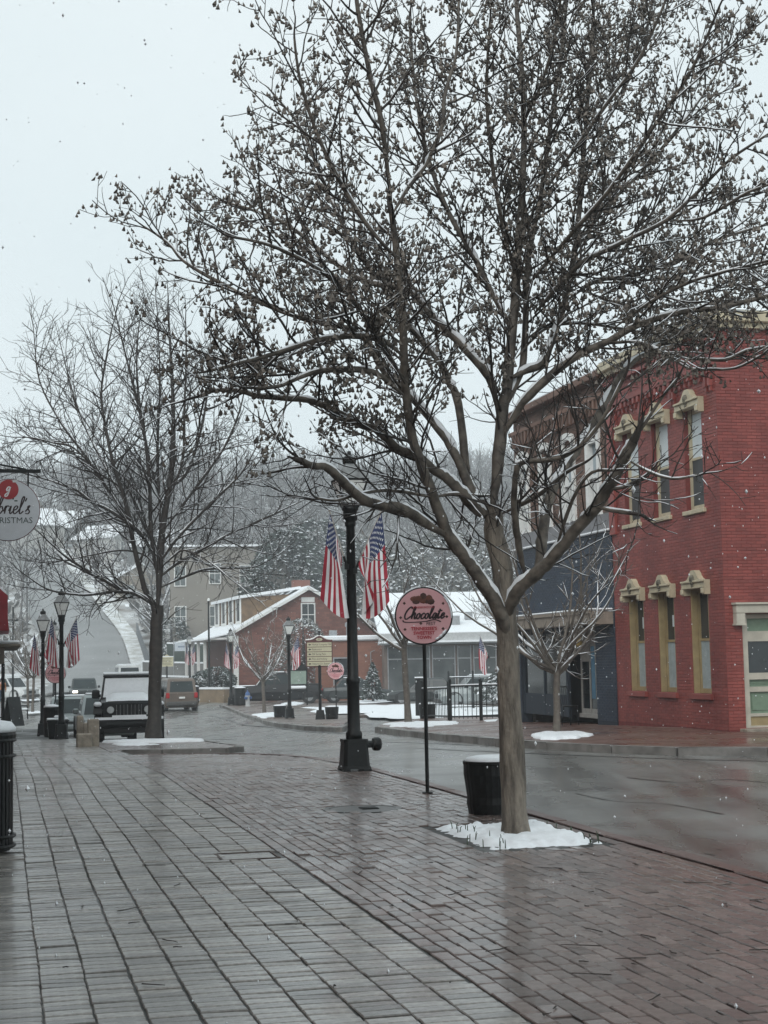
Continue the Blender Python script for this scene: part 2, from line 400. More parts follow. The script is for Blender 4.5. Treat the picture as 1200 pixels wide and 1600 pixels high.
hill_strip('snow_verge', [(120, 292, 318), (135, 235, 258), (150, 210, 235), (163, 200, 224), (175, 188, 212), (190, 160, 183), (204, 128, 148), (216, 105, 120), (235, 88, 100)], mat('patchy_snow', (.42, .42, .39), .7, col2=(.75, .78, .80), vscale=.9, bump=.5, bscale=3), .26, 3)

BASE = mat('paving_joint', (.012, .012, .009), .55, var=.4, vscale=6, alpha_rough=.2)
SW_POLY = [(-10, -1.35), (-10, 5.02), (26, 5.02), (27.4, 4.85), (28.4, 4.5), (29.3, 3.8), (29.9, 3.05), (30.2, 2.48), (33.3, 2.45), (33.0, 3.3), (32.75, 4.6),
           (33.4, 4.95), (34.4, 5.0), (40.6, 4.9), (40.9, 2.46), (44, 2.4), (46, 2.3), (64, 1.9), (64, -1.35)]
walk = struct(slab('sidewalk', SW_POLY, -.011, .18, BASE, cell=1.0))
def inside(poly, s, u):
    c = False; n = len(poly)
    for i in range(n):
        (a, b), (d, e) = poly[i], poly[(i + 1) % n]
        if (b > u) != (e > u) and s < (d - a) * (u - b) / (e - b) + a: c = not c
    return c
STRIP = mat('strip_paver', (.16, .148, .134), .30, col2=(.29, .268, .246), vscale=22, bump=.35, bscale=90, island=.40, alpha_rough=.12, spec=.5, coat=.6)
CLAY = mat('clay_paver', (.110, .080, .071), .32, col2=(.180, .136, .121), vscale=18, bump=.35, bscale=90, island=.32, alpha_rough=.14, spec=.5, coat=.55)
def brick_mesh(name, lu, ls, m, seed, h=.03, c=.004):
    rn = random.Random(seed); a, b = lu / 2, ls / 2; j = lambda: rn.uniform(-.0025, .0025)
    top = [(-a + c + j(), -b + c + j(), j() * .4), (a - c + j(), -b + c + j(), j() * .4), (a - c + j(), b - c + j(), j() * .4), (-a + c + j(), b - c + j(), j() * .4)]
    mid = [(x + (c if x > 0 else -c), y + (c if y > 0 else -c), -c) for x, y, z in top]
    bot = [(x, y, -h) for x, y, z in mid]
    q = MB(); q.add(top + mid + bot, [(0, 1, 2, 3)] + [(i, 4 + i, 4 + (i + 1) % 4, (i + 1) % 4) for i in range(4)] + [(4 + i, 8 + i, 8 + (i + 1) % 4, 4 + (i + 1) % 4) for i in range(4)])
    return q, q.mesh(name, m)
PIT = (12.0, 13.85, 3.80, 4.88)
mh = G(566, 1263); MHS = su(mh.x, mh.y)
pl = G(386, 1338); PLS = su(pl.x, pl.y)
def lay(list_su, variants, name, nsingle, parent):
    """bricks: those that show largest are objects of their own, the rest one joined part"""
    def size(s, u):
        x, y = xy(s, u); px = x / y * FPX
        if y < 6.0 or abs(px) > 640: return -1
        return 1 / y
    items = sorted(list_su, key=lambda q: -size(q[0], q[1]))
    rest = MB()
    for k, (s, u) in enumerate(items):
        if size(s, u) < 0 and len(items) - k > 0 and xy(s, u)[1] > 60: continue
        x, y = xy(s, u); big = mnoise.noise(Vector((s * .35, u * .35, 1.0))) * .004
        z = gz(x, y) + random.gauss(0, .0021) + big
        rot = (random.gauss(0, .013), random.gauss(0, .010), TH + random.gauss(0, .008))
        q, me = variants[random.randrange(len(variants))]
        if k < nsingle:
            o = bpy.data.objects.new(name, me); C.objects.link(o); o.parent = parent; o.location = (x, y, z); o.rotation_euler = rot
        else:
            M = Matrix.Translation((x, y, z)) @ Matrix.Rotation(rot[2], 4, 'Z') @ Matrix.Rotation(rot[0], 4, 'X') @ Matrix.Rotation(rot[1], 4, 'Y')
            o = len(rest.v); rest.v.extend([tuple(M @ Vector(v)) for v in q.v]); rest.f.extend([tuple(i + o for i in f) for f in q.f]); rest.m.extend([0] * len(q.f))
    r = obj(name + '_field', rest, variants[0][1].materials[0], parent); r['kind'] = 'stuff'
va = [brick_mesh('paving_brick', .2135, .0905, STRIP, k, c=.005) for k in range(8)]
vb = [brick_mesh('clay_brick', .0945, .1985, CLAY, 50 + k, c=.005) for k in range(8)]
A = []; nstrip = 16
for k in range(nstrip):
    u0 = 2.07 - .2215 * k; ph = random.uniform(0, .1); s = 5.6 + ph
    while s < 47:
        w = .007 * mnoise.noise(Vector((s * .9, k * .35, 5.0))) + .016 * mnoise.noise(Vector((s * .25, k * .2, 9.0)))
        u = u0 + w
        if inside(SW_POLY, s, u) and u > -1.3 and (30.7 > s or s > 32.2) and not (abs(s - PLS[0]) < .24 and abs(u - PLS[1]) < .26): A.append((s, u))
        s += .1015 + (random.random() < .06) * random.uniform(.004, .014) + random.uniform(-.0015, .0015)
B = []
for k in range(28):
    u = 2.245 + .1035 * k; s = 5.6 + (.1045 if k % 2 else 0)
    while s < 41:
        w = .010 * mnoise.noise(Vector((s * .5, k * .12, 2.0)))
        if inside(SW_POLY, s, u + w) and inside(SW_POLY, s + .1, u + w + .04) and inside(SW_POLY, s - .1, u) and not (PIT[0] - .1 < s < PIT[1] + .1 and PIT[2] - .05 < u < PIT[3] + .05) \
           and math.hypot(s - MHS[0], u - MHS[1]) > .42: B.append((s, u + w))
        s += .209
# a band of crosswise bricks closes the walk at the driveway
for k in range(6):
    s = 30.75 + k * .209
    for i in range(34):
        u = -1.2 + i * .1035 + (.052 if k % 2 else 0)
        if inside(SW_POLY, s, u): B.append((s, u))
lay(A, va, 'paving_brick', 300, walk)
lay(B, vb, 'clay_brick', 300, walk)
# the kerbs, stone by stone
KRED = mat('kerb_brick_red', (.10, .052, .044), .42, col2=(.13, .085, .075), vscale=1.5, bump=.4, bscale=30, alpha_rough=.15)
def kerb(name, line, w, m, top=.008, depth=.20, step=1.2):
    root = None; P = [Vector((s, u)) for s, u in line]; allm = MB()
    segs = []
    for a, b in zip(P[:-1], P[1:]):
        L = (b - a).length; n = max(1, round(L / step))
        for i in range(n): segs.append((a + (b - a) * i / n, a + (b - a) * (i + 1) / n))
    par = bpy.data.objects.new(name, None); C.objects.link(par); par['kind'] = 'structure'
    for a, b in segs:
        d = (b - a).normalized(); nn = Vector((-d.y, d.x)) * w * .5; g = d * .006; dz = random.uniform(-.004, .004)
        q = MB(); cs = []
        for p in (a + g - nn, b - g - nn, b - g + nn, a + g + nn):
            x, y = xy(p.x, p.y); cs.append((x, y, gz(x, y) + dz))
        c = Vector((sum(v[0] for v in cs) / 4, sum(v[1] for v in cs) / 4))
        ins = [(v[0] + (c.x - v[0]) * .0 + (.012 if v[0] < c.x else -.012), v[1] + (.012 if v[1] < c.y else -.012), v[2] + top) for v in cs]
        mid = [(v[0], v[1], v[2] + top - .012) for v in cs]; bot = [(v[0], v[1], v[2] - depth) for v in cs]
        q.add(ins + mid + bot, [(0, 1, 2, 3)] + [(i, 4 + i, 4 + (i + 1) % 4, (i + 1) % 4) for i in range(4)] + [(4 + i, 8 + i, 8 + (i + 1) % 4, 4 + (i + 1) % 4) for i in range(4)])
        q.f = [f if True else f for f in q.f]
        me = q.mesh('kerb_stone', m); bmx = bmesh.new(); bmx.from_mesh(me); bmesh.ops.recalc_face_normals(bmx, faces=bmx.faces[:]); bmx.to_mesh(me); bmx.free()
        o = bpy.data.objects.new('kerb_stone', me); C.objects.link(o); o.parent = par
    return par
kerb('near_kerb', [(4, 5.09), (26, 5.09), (27.5, 4.92), (28.6, 4.53), (29.5, 3.83), (30.05, 3.08), (30.3, 2.5)], .13, KRED)
kerb('island_kerb', [(33.35, 2.5), (32.95, 3.3), (32.68, 4.6), (33.4, 5.03), (34.4, 5.08), (40.6, 4.98)], .14, KERB)

# far pavements
PAVE = mat('far_paving', (.14, .105, .09), .34, col2=(.20, .155, .135), vscale=1.2, bump=.3, bscale=30, alpha_rough=.17)
def brickify(m, scale=(4.5, 9.0)):
    n, l = m.node_tree.nodes, m.node_tree.links
    tc = n.new('ShaderNodeTexCoord'); mp = n.new('ShaderNodeMapping'); mp.inputs['Rotation'].default_value = (0, 0, -TH)
    bt = n.new('ShaderNodeTexBrick'); bt.inputs['Scale'].default_value = 4.5; bt.inputs['Mortar Size'].default_value = .02
    bt.inputs['Color1'].default_value = (1, 1, 1, 1); bt.inputs['Color2'].default_value = (.75, .75, .75, 1); bt.inputs['Mortar'].default_value = (.35, .33, .3, 1)
    l.new(tc.outputs['Object'], mp.inputs[0]); l.new(mp.outputs[0], bt.inputs['Vector'])
    b = n['Principled BSDF']; src = b.inputs['Base Color'].links[0].from_socket
    mu = n.new('ShaderNodeMix'); mu.data_type = 'RGBA'; mu.blend_type = 'MULTIPLY'; mu.inputs[0].default_value = 1
    l.new(src, mu.inputs[6]); l.new(bt.outputs[0], mu.inputs[7]); l.new(mu.outputs[2], b.inputs['Base Color'])
brickify(PAVE)
REDPAVE = mat('red_paving', (.14, .072, .056), .34, col2=(.19, .11, .088), vscale=.8, bump=.3, bscale=30, alpha_rough=.17)
brickify(REDPAVE)
c1 = [sup(1200, 1169), sup(1060, 1169), sup(960, 1166), sup(930, 1164.5), sup(860, 1161), sup(780, 1155), sup(700, 1148.5), sup(640, 1142), sup(590, 1136.5)]
c1r = sup(600, 1129)
corner_poly = [(c1[0][0] - 1.6, c1[0][1] + 7)] + c1 + [c1r, sup(700, 1120), (50, 22), (50, 24), (22, 24)]
struct(slab('far_sidewalk', corner_poly, 0, .2, [REDPAVE], cell=2.0))
kerb('far_kerb', [corner_poly[0]] + c1, .16, KERB, top=.015)
c2 = [sup(345, 1101), sup(362, 1107), sup(383, 1116), sup(410, 1124), sup(440, 1131), sup(480, 1135), sup(530, 1137)]
isl_poly = c2 + [sup(538, 1131), sup(556, 1118), sup(600, 1116), sup(700, 1116), sup(800, 1114), (75, 30), sup(560, 1099), sup(470, 1099), sup(420, 1097)]
struct(slab('crossing_island', isl_poly, 0, .2, [PAVE], cell=3.0))
kerb('crossing_kerb', c2 + [sup(540, 1133)], .18, KERB, top=.012)

# snow lying on the ground
def snow_patch(name, pts, h=.05, px=True, rough=.4, n=7, seed=1, base=0.0):
    poly = [sup(*p) for p in pts] if px else pts
    rn = random.Random(seed); out = []
    k = len(poly); cs = sum(p[0] for p in poly) / k; cu = sum(p[1] for p in poly) / k
    for i in range(k):
        a, b = poly[i], poly[(i + 1) % k]
        for j in range(n):
            t = j / n; out.append((a[0] + (b[0] - a[0]) * t, a[1] + (b[1] - a[1]) * t))
    w = [1 + rn.uniform(-rough, rough * .3) * .5 for _ in out]
    rings = [(1.0, .012), (.96, .75), (.8, .95), (.5, 1.0), (.2, 1.02)]
    m = MB(); nn = len(out)
    for f, hh in rings:
        for i, (s, u) in enumerate(out):
            ff = f * w[i]; S = cs + (s - cs) * ff; U = cu + (u - cu) * ff; x, y = xy(S, U)
            bumpz = .3 * h * mnoise.noise(Vector((x * 6, y * 6, seed)))* (f < .99)
            m.v.append((x, y, gz(x, y) + base + h * hh + bumpz))
    x, y = xy(cs, cu); m.v.append((x, y, gz(x, y) + base + h))
    for r in range(len(rings) - 1):
        for i in range(nn): j = (i + 1) % nn; m.f.append((r * nn + i, r * nn + j, (r + 1) * nn + j, (r + 1) * nn + i)); m.m.append(0)
    for i in range(nn): m.f.append(((len(rings) - 1) * nn + i, (len(rings) - 1) * nn + (i + 1) % nn, len(m.v) - 1)); m.m.append(0)
    me = m.mesh(name, SNOW, True); bmx = bmesh.new(); bmx.from_mesh(me); bmesh.ops.recalc_face_normals(bmx, faces=bmx.faces[:]); bmx.to_mesh(me); bmx.free()
    return stuff(obj(name, me, None))
snow_patch('ground_snow', [(476, 1106), (540, 1102), (640, 1100), (800, 1101), (800, 1116), (700, 1121), (636, 1124), (560, 1114), (500, 1118)], .05, seed=2)
snow_patch('ground_snow', [(596, 1131), (650, 1128), (716, 1128), (716, 1132), (660, 1137), (612, 1136)], .04, seed=3)
snow_patch('ground_snow', [(822, 1150), (850, 1146), (900, 1145), (930, 1149), (900, 1155), (850, 1157)], .06, seed=4)
snow_patch('ground_snow', [(392, 1117), (428, 1113), (432, 1120), (410, 1123)], .04, seed=5)
snow_patch('ground_snow', [(318, 1076), (362, 1071), (362, 1080), (340, 1083)], .05, seed=6)
snow_patch('ground_snow', [(436, 1100), (460, 1096), (478, 1099), (460, 1103)], .04, seed=7)
snow_patch('ground_snow', [(540, 1096), (640, 1092), (640, 1095), (560, 1100)], .05, seed=8)
snow_patch('ground_snow', [(40, 1113), (62, 1111), (66, 1114), (44, 1115)], .04, seed=9)
snow_patch('ground_snow', [(30, 1094), (62, 1091), (62, 1094), (40, 1096)], .04, seed=10)
snow_patch('ground_snow', [(755, 1126), (778, 1124), (776, 1127), (760, 1128)], .02, seed=12)
# snow along the back of the island by the left tree
snow_patch('ground_snow', [(38.9, 2.6), (38.2, 3.6), (38.4, 4.9), (40.5, 4.85), (40.7, 3.6), (40.6, 2.55)], .07, px=False, seed=11)
snow_patch('ground_snow', [(37.0, 2.6), (36.2, 3.0), (36.8, 3.6), (38.3, 3.4), (38.6, 2.6)], .025, px=False, seed=13, rough=.6)

# the square bed of the big tree: earth rim, heaped snow, green shoots
EARTH = mat('bed_earth', (.03, .022, .016), .8, var=.5, vscale=12, bump=.8, bscale=30)
m = MB(); NN = 40
def pitpt(i, j, grow=0):
    s = PIT[0] - grow + (PIT[1] - PIT[0] + 2 * grow) * i / NN; u = PIT[2] - grow + (PIT[3] - PIT[2] + 2 * grow) * j / NN; return s, u
for gi, (nm, mm) in enumerate((('bed_soil', EARTH), ('bed_snow', SNOW))):
    q = MB()
    for i in range(NN + 1):
        for j in range(NN + 1):
            s, u = pitpt(i, j, .03 if gi == 0 else -.0); x, y = xy(s, u)
            e = min(i, NN - i, j, NN - j) / NN
            if gi == 0: z = -.014 + .012 * mnoise.noise(Vector((s * 9, u * 9, 1)))
            else:
                nz = mnoise.noise(Vector((s * 2.2, u * 2.2, 4))); fine = mnoise.noise(Vector((s * 14, u * 14, 2)))
                lit = sstep(0, .11, e + .05 * fine - .015)
                hole = .05 * max(0, mnoise.noise(Vector((s * 6 + 3, u * 6, 7))) - .14) * (1.7 if s > 13 or u < 4.05 else .8)
                z = -.03 + (.065 + .03 * nz + .018 * fine) * lit - hole * 2.2
            q.v.append((x, y, z + gz(x, y)))
    for i in range(NN):
        for j in range(NN): a = i * (NN + 1) + j; q.f.append((a, a + 1, a + NN + 2, a + NN + 1)); q.m.append(0)
    me = q.mesh(nm, mm, True); bmx = bmesh.new(); bmx.from_mesh(me); bmesh.ops.recalc_face_normals(bmx, faces=bmx.faces[:])
    if sum(f.normal.z for f in bmx.faces) < 0: bmesh.ops.reverse_faces(bmx, faces=bmx.faces[:])
    bmx.to_mesh(me); bmx.free()
    stuff(obj(nm, me, None))
SHOOT = mat('green_shoot', (.035, .055, .03), .6, var=.4)
q = MB()
for cx, cy, n, sp in ((722, 1302, 8, 10), (736, 1316, 4, 6), (780, 1322, 7, 10), (892, 1304, 3, 6), (925, 1316, 7, 9), (868, 1292, 2, 10)):
    for k in range(n):
        p = G(cx + random.gauss(0, sp), cy + random.gauss(0, 2.5)); h = random.uniform(.01, .05); a = random.uniform(0, 6.3); l = random.uniform(0, .03)
        q.tube([(p.x, p.y, .0), (p.x + l * .4 * math.cos(a), p.y + l * .4 * math.sin(a), .04 + h * .6), (p.x + l * math.cos(a), p.y + l * math.sin(a), .04 + h)], [.006, .005, .002], 4)
stuff(obj('bed_shoots', q, SHOOT))
# fallen twigs on the paving
q = MB()
for k in range(46):
    px = random.uniform(640, 1190); py = random.uniform(1330, 1590)
    if k > 30: px = random.uniform(60, 640)
    p = G(px, py); L = random.uniform(.03, .22) * (1 if k % 3 else .3); a = random.uniform(0, 6.3)
    pts = [(p.x + L * t * math.cos(a) + random.gauss(0, .006), p.y + L * t * math.sin(a) + random.gauss(0, .006), p.z + .009) for t in (0, .35, .7, 1)]
    q.tube(pts, [.004, .0035, .003, .002], 4)
stuff(obj('fallen_twigs', q, mat('twig_bark', (.035, .027, .022), .8)))
# manhole cover and the framed plate in the strip paving
t = thing('manhole_cover', 'round dark iron manhole cover set flush in the red paving near the big lamp post', 'manhole cover', (mh.x, mh.y, gz(mh.x, mh.y)), TH)
q = MB(); q.lathe([(.41, -.03), (.41, -.003), (.35, .0), (.345, -.006), (.33, -.006)], 36, cap=False); q.lathe([(.34, -.02), (.34, -.004)], 36); obj('frame_ring', q, mat('wet_iron', (.045, .043, .04), .4, var=.4, vscale=12), t)
q = MB(); q.box(-.02, .16, -.10, .10, -.004, .004, ch=.002)
for i in range(6):
    q.box(-.012, .152, -.09 + i * .032, -.072 + i * .032, .004, .008)
obj('lid_grate', q, IRON, t)
t = thing('utility_box_lid', 'small rectangular utility lid with dark frame set in the grey strip paving', 'utility lid', (pl.x, pl.y, gz(pl.x, pl.y)), TH)
q = MB(); q.box(-.235, .235, -.225, -.205, -.02, .004); q.box(-.235, .235, .205, .225, -.02, .004); q.box(-.235, -.215, -.203, .203, -.02, .004); q.box(.215, .235, -.203, .203, -.02, .004); obj('frame', q, mat('rusty_iron', (.06, .035, .025), .6, var=.4), t)
q = MB(); q.box(-.211, .211, -.2, .2, -.02, -.002, ch=.003); obj('lid', q, STRIP, t)
# ================================================================== BUILDINGS
REDB = mat('red_painted_brick', (.170, .034, .028), .5, col2=(.265, .060, .048), vscale=1.3, bump=.3, bscale=60, island=.17)
for nn_ in REDB.node_tree.nodes:
    if nn_.type == 'TEX_NOISE': nn_.inputs['Detail'].default_value = 8; nn_.inputs['Roughness'].default_value = .62
REDM = mat('red_painted_mortar', (.165, .032, .028), .7, var=.2)
CREAM = mat('cream_paint', (.46, .40, .28), .5, var=.12, vscale=5, bump=.1)
OCHRE = mat('ochre_paint', (.32, .245, .125), .5, var=.12, vscale=5)
TRIM = mat('stone_trim', (.46, .43, .36), .55, var=.1, vscale=4, bump=.1)
GREENP = mat('sage_paint', (.17, .24, .17), .5, var=.1)
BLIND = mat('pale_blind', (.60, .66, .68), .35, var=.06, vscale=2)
SCREEN = mat('window_screen', (.055, .060, .062), .55, var=.2, vscale=3)
CURTAIN = mat('lace_curtain', (.27, .33, .35), .3, col2=(.36, .42, .44), vscale=9)
ORN = mat('dark_ornament', (.10, .09, .065), .6, var=.4)
BLUEB = mat('slate_blue_brick', (.011, .021, .042), .5, col2=(.020, .035, .060), vscale=1.5, bump=.3, bscale=60, island=.25)
BLUEM = mat('slate_blue_mortar', (.018, .027, .040), .7)
BROWNB = mat('brown_brick', (.115, .062, .044), .7, col2=(.165, .092, .066), vscale=1.0, bump=.3, island=.3)
BROWNM = mat('brown_mortar', (.11, .09, .075), .8)

def wallcells(a0, a1, z0, z1, ops):
    """solid rectangles of a wall around its openings"""
    av = sorted({a0, a1} | {min(max(v, a0), a1) for o in ops for v in o[:2]}); zv = sorted({z0, z1} | {min(max(v, z0), z1) for o in ops for v in o[2:4]})
    out = []
    for i in range(len(av) - 1):
        run = None
        for j in range(len(zv) - 1):
            ca, cz = (av[i] + av[i + 1]) / 2, (zv[j] + zv[j + 1]) / 2
            hole = any(o[0] < ca < o[1] and o[2] < cz < o[3] for o in ops)
            if not hole: run = [run[0], zv[j + 1]] if run else [zv[j], zv[j + 1]]
            if (hole or j == len(zv) - 2) and run: out.append((av[i], av[i + 1], run[0], run[1])); run = None
    return out
def courses(a0, a1, z0, z1, ops, L=.205, H=.056, g=.008):
    out = []; k = 0; z = z0
    while z + H <= z1 + .01:
        a = a0 - (L + g) / 2 * (k % 2)
        while a < a1:
            iv = [(max(a, a0), min(a + L, a1))]
            for o in ops:
                if o[2] < z + H and o[3] > z:
                    nv = []
                    for p, q in iv:
                        if o[1] <= p or o[0] >= q: nv.append((p, q))
                        else:
                            if p < o[0]: nv.append((p, o[0]))
                            if q > o[1]: nv.append((o[1], q))
                    iv = nv
            for p, q in iv:
                if q - p > .03: out.append((p, q, z, min(z + H, z1)))
            a += L + g
        k += 1; z += H + g
    return out
def brickfaces(mb, f, p, q, z0, z1, pro):
    """one brick face standing pro in front of the wall; f(a, d, z) gives the local point, d towards the street"""
    e = random.uniform(-.002, .002); c = .004
    vs = [f(p, 0, z0), f(q, 0, z0), f(q, 0, z1), f(p, 0, z1), f(p + c, pro + e, z0 + c), f(q - c, pro + e, z0 + c), f(q - c, pro + e, z1 - c), f(p + c, pro + e, z1 - c)]
    return mb.add(vs, [(4, 5, 6, 7), (0, 1, 5, 4), (1, 2, 6, 5), (2, 3, 7, 6), (3, 0, 4, 7)])
def lay_wall(parent, lst, f, m, nsingle, key, pro=.008, name='brick'):
    lst = sorted(lst, key=key); rest = MB()
    for k, c in enumerate(lst):
        if k < nsingle:
            b = MB(); brickfaces(b, f, *c, pro); obj(name, b, m, parent)
        else: brickfaces(rest, f, *c, pro)
    if rest.v: o = obj(name + '_field', rest, m, parent); o['kind'] = 'stuff'

stretchlist = [(REDB, (1, 1, .4)), (BLUEB, (1, 1, .5))]
# ---- the red corner building
U0, S0, S1 = 13.76, 27.7, 33.28
red = thing('corner_building', 'red painted brick corner building with cream window hoods and a sage green door', 'building', (0, 0, 0), TH)
fa = lambda a, d, z: (U0 - d, a, z)
fb = lambda a, d, z: (a, S0 - d, z)
lowz, uppz = (.72, 2.86), (4.46, 6.56)
wins = [28.83, 30.46, 32.05]; WW = .42
opsA = [(c - WW, c + WW, *lowz) for c in wins] + [(c - WW, c + WW, *uppz) for c in wins]
opsB = [(14.12, 15.22, .06, 2.29)]
q = MB()
for a0, a1, z0, z1 in wallcells(S0, S1, -.4, 8.1, opsA): q.box(U0, U0 + .34, a0, a1, z0, z1)
for a0, a1, z0, z1 in wallcells(U0 + .34, 18.5, -.4, 8.1, opsB): q.box(a0, a1, S0, S0 + .34, z0, z1)
q.box(18.2, 18.5, S0 + .34, S1, -.4, 8.1)
obj('wall', q, REDM, red)
q = MB(); q.box(U0 + .34, 18.2, S0 + .34, S1, 7.55, 7.7); obj('roof', q, SNOW, red)
la = courses(S0 - .008, S1, .02, 8.08, opsA); lb = courses(U0 - .008, 18.5, .02, 8.08, opsB)
vis = [c for c in lb if c[0] < 14.9]; hid = [c for c in lb if c[0] >= 14.9]
lay_wall(red, vis, fb, REDB, 300, lambda c: abs(c[2] - 1.6) + (c[0] - 13.7) * .5, pro=.006)
rest = MB()
for c in la: brickfaces(rest, fa, *c, .006)
for c in hid: brickfaces(rest, fb, *c, .008)
o = obj('brick_field', rest, REDB, red); o['kind'] = 'stuff'
def hood_shape(c, z, k):
    p = [(-.64, 0), (-.49, 0), (-.49, .15), (.49, .15), (.49, 0), (.64, 0), (.64, .35), (.40, .36), (.30, .40), (.22, .47), (.17, .54), (.08, .60), (-.08, .60), (-.17, .54), (-.22, .47), (-.30, .40), (-.40, .36), (-.64, .35)]
    return [(c + a * k, z + b * k) for a, b in p]
for lev, (z0, z1) in enumerate((lowz, uppz)):
    fr = OCHRE if lev == 0 else CREAM
    for i, c in enumerate(wins):
        w = MB(); d0 = U0 + (.14 if lev == 0 else .10)           # frame stands back in the reveal
        jw = .07
        w.box(d0, d0 + .12, c - WW + .004, c - WW + jw, z0 + .004, z1 - .004); w.box(d0, d0 + .12, c + WW - jw, c + WW - .004, z0 + .004, z1 - .004)
        w.box(d0, d0 + .12, c - WW + jw, c + WW - jw, z0 + .004, z0 + .10); w.box(d0, d0 + .12, c - WW + jw, c + WW - jw, z1 - .09, z1 - .004)
        zm = z0 + (z1 - z0) * .51
        w.box(d0 + .02, d0 + .11, c - WW + jw, c + WW - jw, zm - .025, zm + .025)
        if lev == 0:      # the ochre casing lines the reveal
            w.box(U0 + .01, d0 - .004, c - WW + .004, c - WW + .045, z0 + .004, z1 - .004); w.box(U0 + .01, d0 - .004, c + WW - .045, c + WW - .004, z0 + .004, z1 - .004)
        wo_ = obj('window', w, fr, red)
        g = MB(); g.box(d0 + .055, d0 + .065, c - WW + jw, c + WW - jw, zm + .025, z1 - .09)
        obj('pane', g, (BLIND if lev else DGLASS), wo_)
        g = MB(); g.box(d0 + .040, d0 + .050, c - WW + jw, c + WW - jw, z0 + .10, zm - .025)
        obj('pane', g, (SCREEN if lev else CURTAIN), wo_)
        if lev == 0 and i != 0:      # pale strip painted in as the reflection of shop fronts
            g = MB(); g.box(d0 + .048, d0 + .054, c - WW + jw + .02, c + WW - jw - .25, zm + .3, z1 - .5); obj('painted_reflection', g, BLIND, wo_)
        s_ = MB(); s_.box(U0 - .07, U0 + .2, c - WW - .08, c + WW + .08, z0 - (.12 if lev == 0 else .09), z0 - .001, ch=.01); obj('sill', s_, REDB if lev == 0 else CREAM, wo_)
        k = 1.0 if lev == 0 else 1.06; zb = z1 - .15 * k - .02
        k *= .84; zb = z1 - .15 * k - .02; h = MB(); poly = hood_shape(c, zb, k); n_ = len(poly)
        vs = [(U0 - .13, a, z) for a, z in poly] + [(U0 + .02, a, z) for a, z in poly]
        h.add(vs, [tuple(range(n_)), tuple(range(2 * n_ - 1, n_ - 1, -1))] + [(j, n_ + j, n_ + (j + 1) % n_, (j + 1) % n_) for j in range(n_)])
        h.box(U0 - .17, U0 - .131, c - .62 * k, c + .62 * k, zb + .30 * k, zb + .35 * k, ch=.008)
        h.box(U0 - .155, U0 - .131, c - .60 * k, c + .60 * k, zb + .165 * k, zb + .19 * k)
        for sg in (-1, 1):
            h.box(U0 - .165, U0 - .131, c + sg * .565 * k - .06, c + sg * .565 * k + .06, zb + .02, zb + .15 * k, ch=.01)
        bmx = bmesh.new(); me = h.mesh('window_hood', CREAM); bmx.from_mesh(me); bmesh.ops.recalc_face_normals(bmx, faces=bmx.faces[:]); bmx.to_mesh(me); bmx.free()
        ho = obj('window_hood', me, None, red)
        g = MB()
        for a_, b_, r_ in ((0, .40, .075), (0, .30, .06), (-.04, .35, .05), (.04, .35, .05), (0, .22, .04)): g.sphere((U0 - .135, c + a_, zb + b_ * k), r_, 8, 5)
        obj('ornament', g, ORN, ho)
        if lev: snow_ = None
# dentils between the upper hoods, frieze band, pilaster, cornice
q = MB()
for a0, a1 in ((27.78, 28.14), (29.50, 29.80), (31.12, 31.42), (32.72, 32.95)):
    n_ = 2 if a1 - a0 < .35 else 2
    for i in range(n_):
        a = a0 + (a1 - a0) * (i + .2) / n_
        q.box(U0 - .09, U0 - .009, a, a + .09, 6.86, 7.02); q.box(U0 - .06, U0 - .009, a + .01, a + .08, 6.76, 6.859)
a = 27.8
while a < 33.2:
    q.box(U0 - .10, U0 - .009, a, a + .11, 7.12, 7.26); q.box(U0 - .06, U0 - .009, a + .012, a + .098, 7.02, 7.119); a += .235
q.box(U0 - .11, U0 - .009, S0, S1, 7.262, 7.34); q.box(U0 - .07, U0 - .009, 32.95, S1, 4.3, 7.0); q.box(U0 - .14, U0 - .009, S0, S1, 7.78, 7.86)
obj('brick_frieze', q, REDB, red)
q = MB(); q.box(U0 - .24, U0 + .36, S0 - .24, S1 + .05, 8.10, 8.32, ch=.02); q.box(U0 - .14, U0 + .0, S0 - .14, S1, 7.99, 8.098)
q.box(U0 + .36, 18.6, S0 - .24, S0 + .36, 8.10, 8.32, ch=.02); q.box(U0 + .002, 18.5, S0 - .14, S0 - .01, 7.99, 8.098)
obj('cornice', q, CREAM, red)
q = MB(); q.box(U0 - .22, U0 + .34, S0 - .22, S1, 8.321, 8.37, ch=.02); q.box(U0 + .345, 18.5, S0 - .22, S0 + .34, 8.321, 8.37, ch=.02); obj('cornice_snow', q, SNOW, red)
d = MB(); ds = S0 + .05
d.box(14.125, 14.25, ds, ds + .2, .06, 2.285); d.box(15.09, 15.215, ds, ds + .2, .06, 2.285)
for z0, z1 in ((.06, .10), (.28, .34), (.76, .86), (1.0, 1.13), (1.75, 1.95), (2.2, 2.285)): d.box(14.25, 15.09, ds + .02, ds + .18, z0, z1)
do = obj('door', d, TRIM, red)
g = MB(); g.box(14.25, 15.09, ds + .08, ds + .10, 1.13, 1.75); obj('pane', g, DGLASS, do)
g = MB(); g.box(14.25, 15.09, ds + .08, ds + .10, 1.95, 2.2); obj('transom_panel', g, GREENP, do); g = MB(); g.box(14.25, 15.09, ds + .07, ds + .1, .34, .76)
g.box(14.32, 15.02, ds + .055, ds + .069, .40, .70)
obj('lower_panel', g, GREENP, do); g = MB()
for i in range(4): g.box(14.25, 15.09, ds + .06 + .004 * (i % 2), ds + .09, .862 + i * .034, .89 + i * .034)
o = obj('louvre_slats', g, GREENP, do)
g = MB(); g.box(14.25, 15.09, ds + .05, ds + .07, .10, .28); obj('kick_plate', g, OCHRE, do)
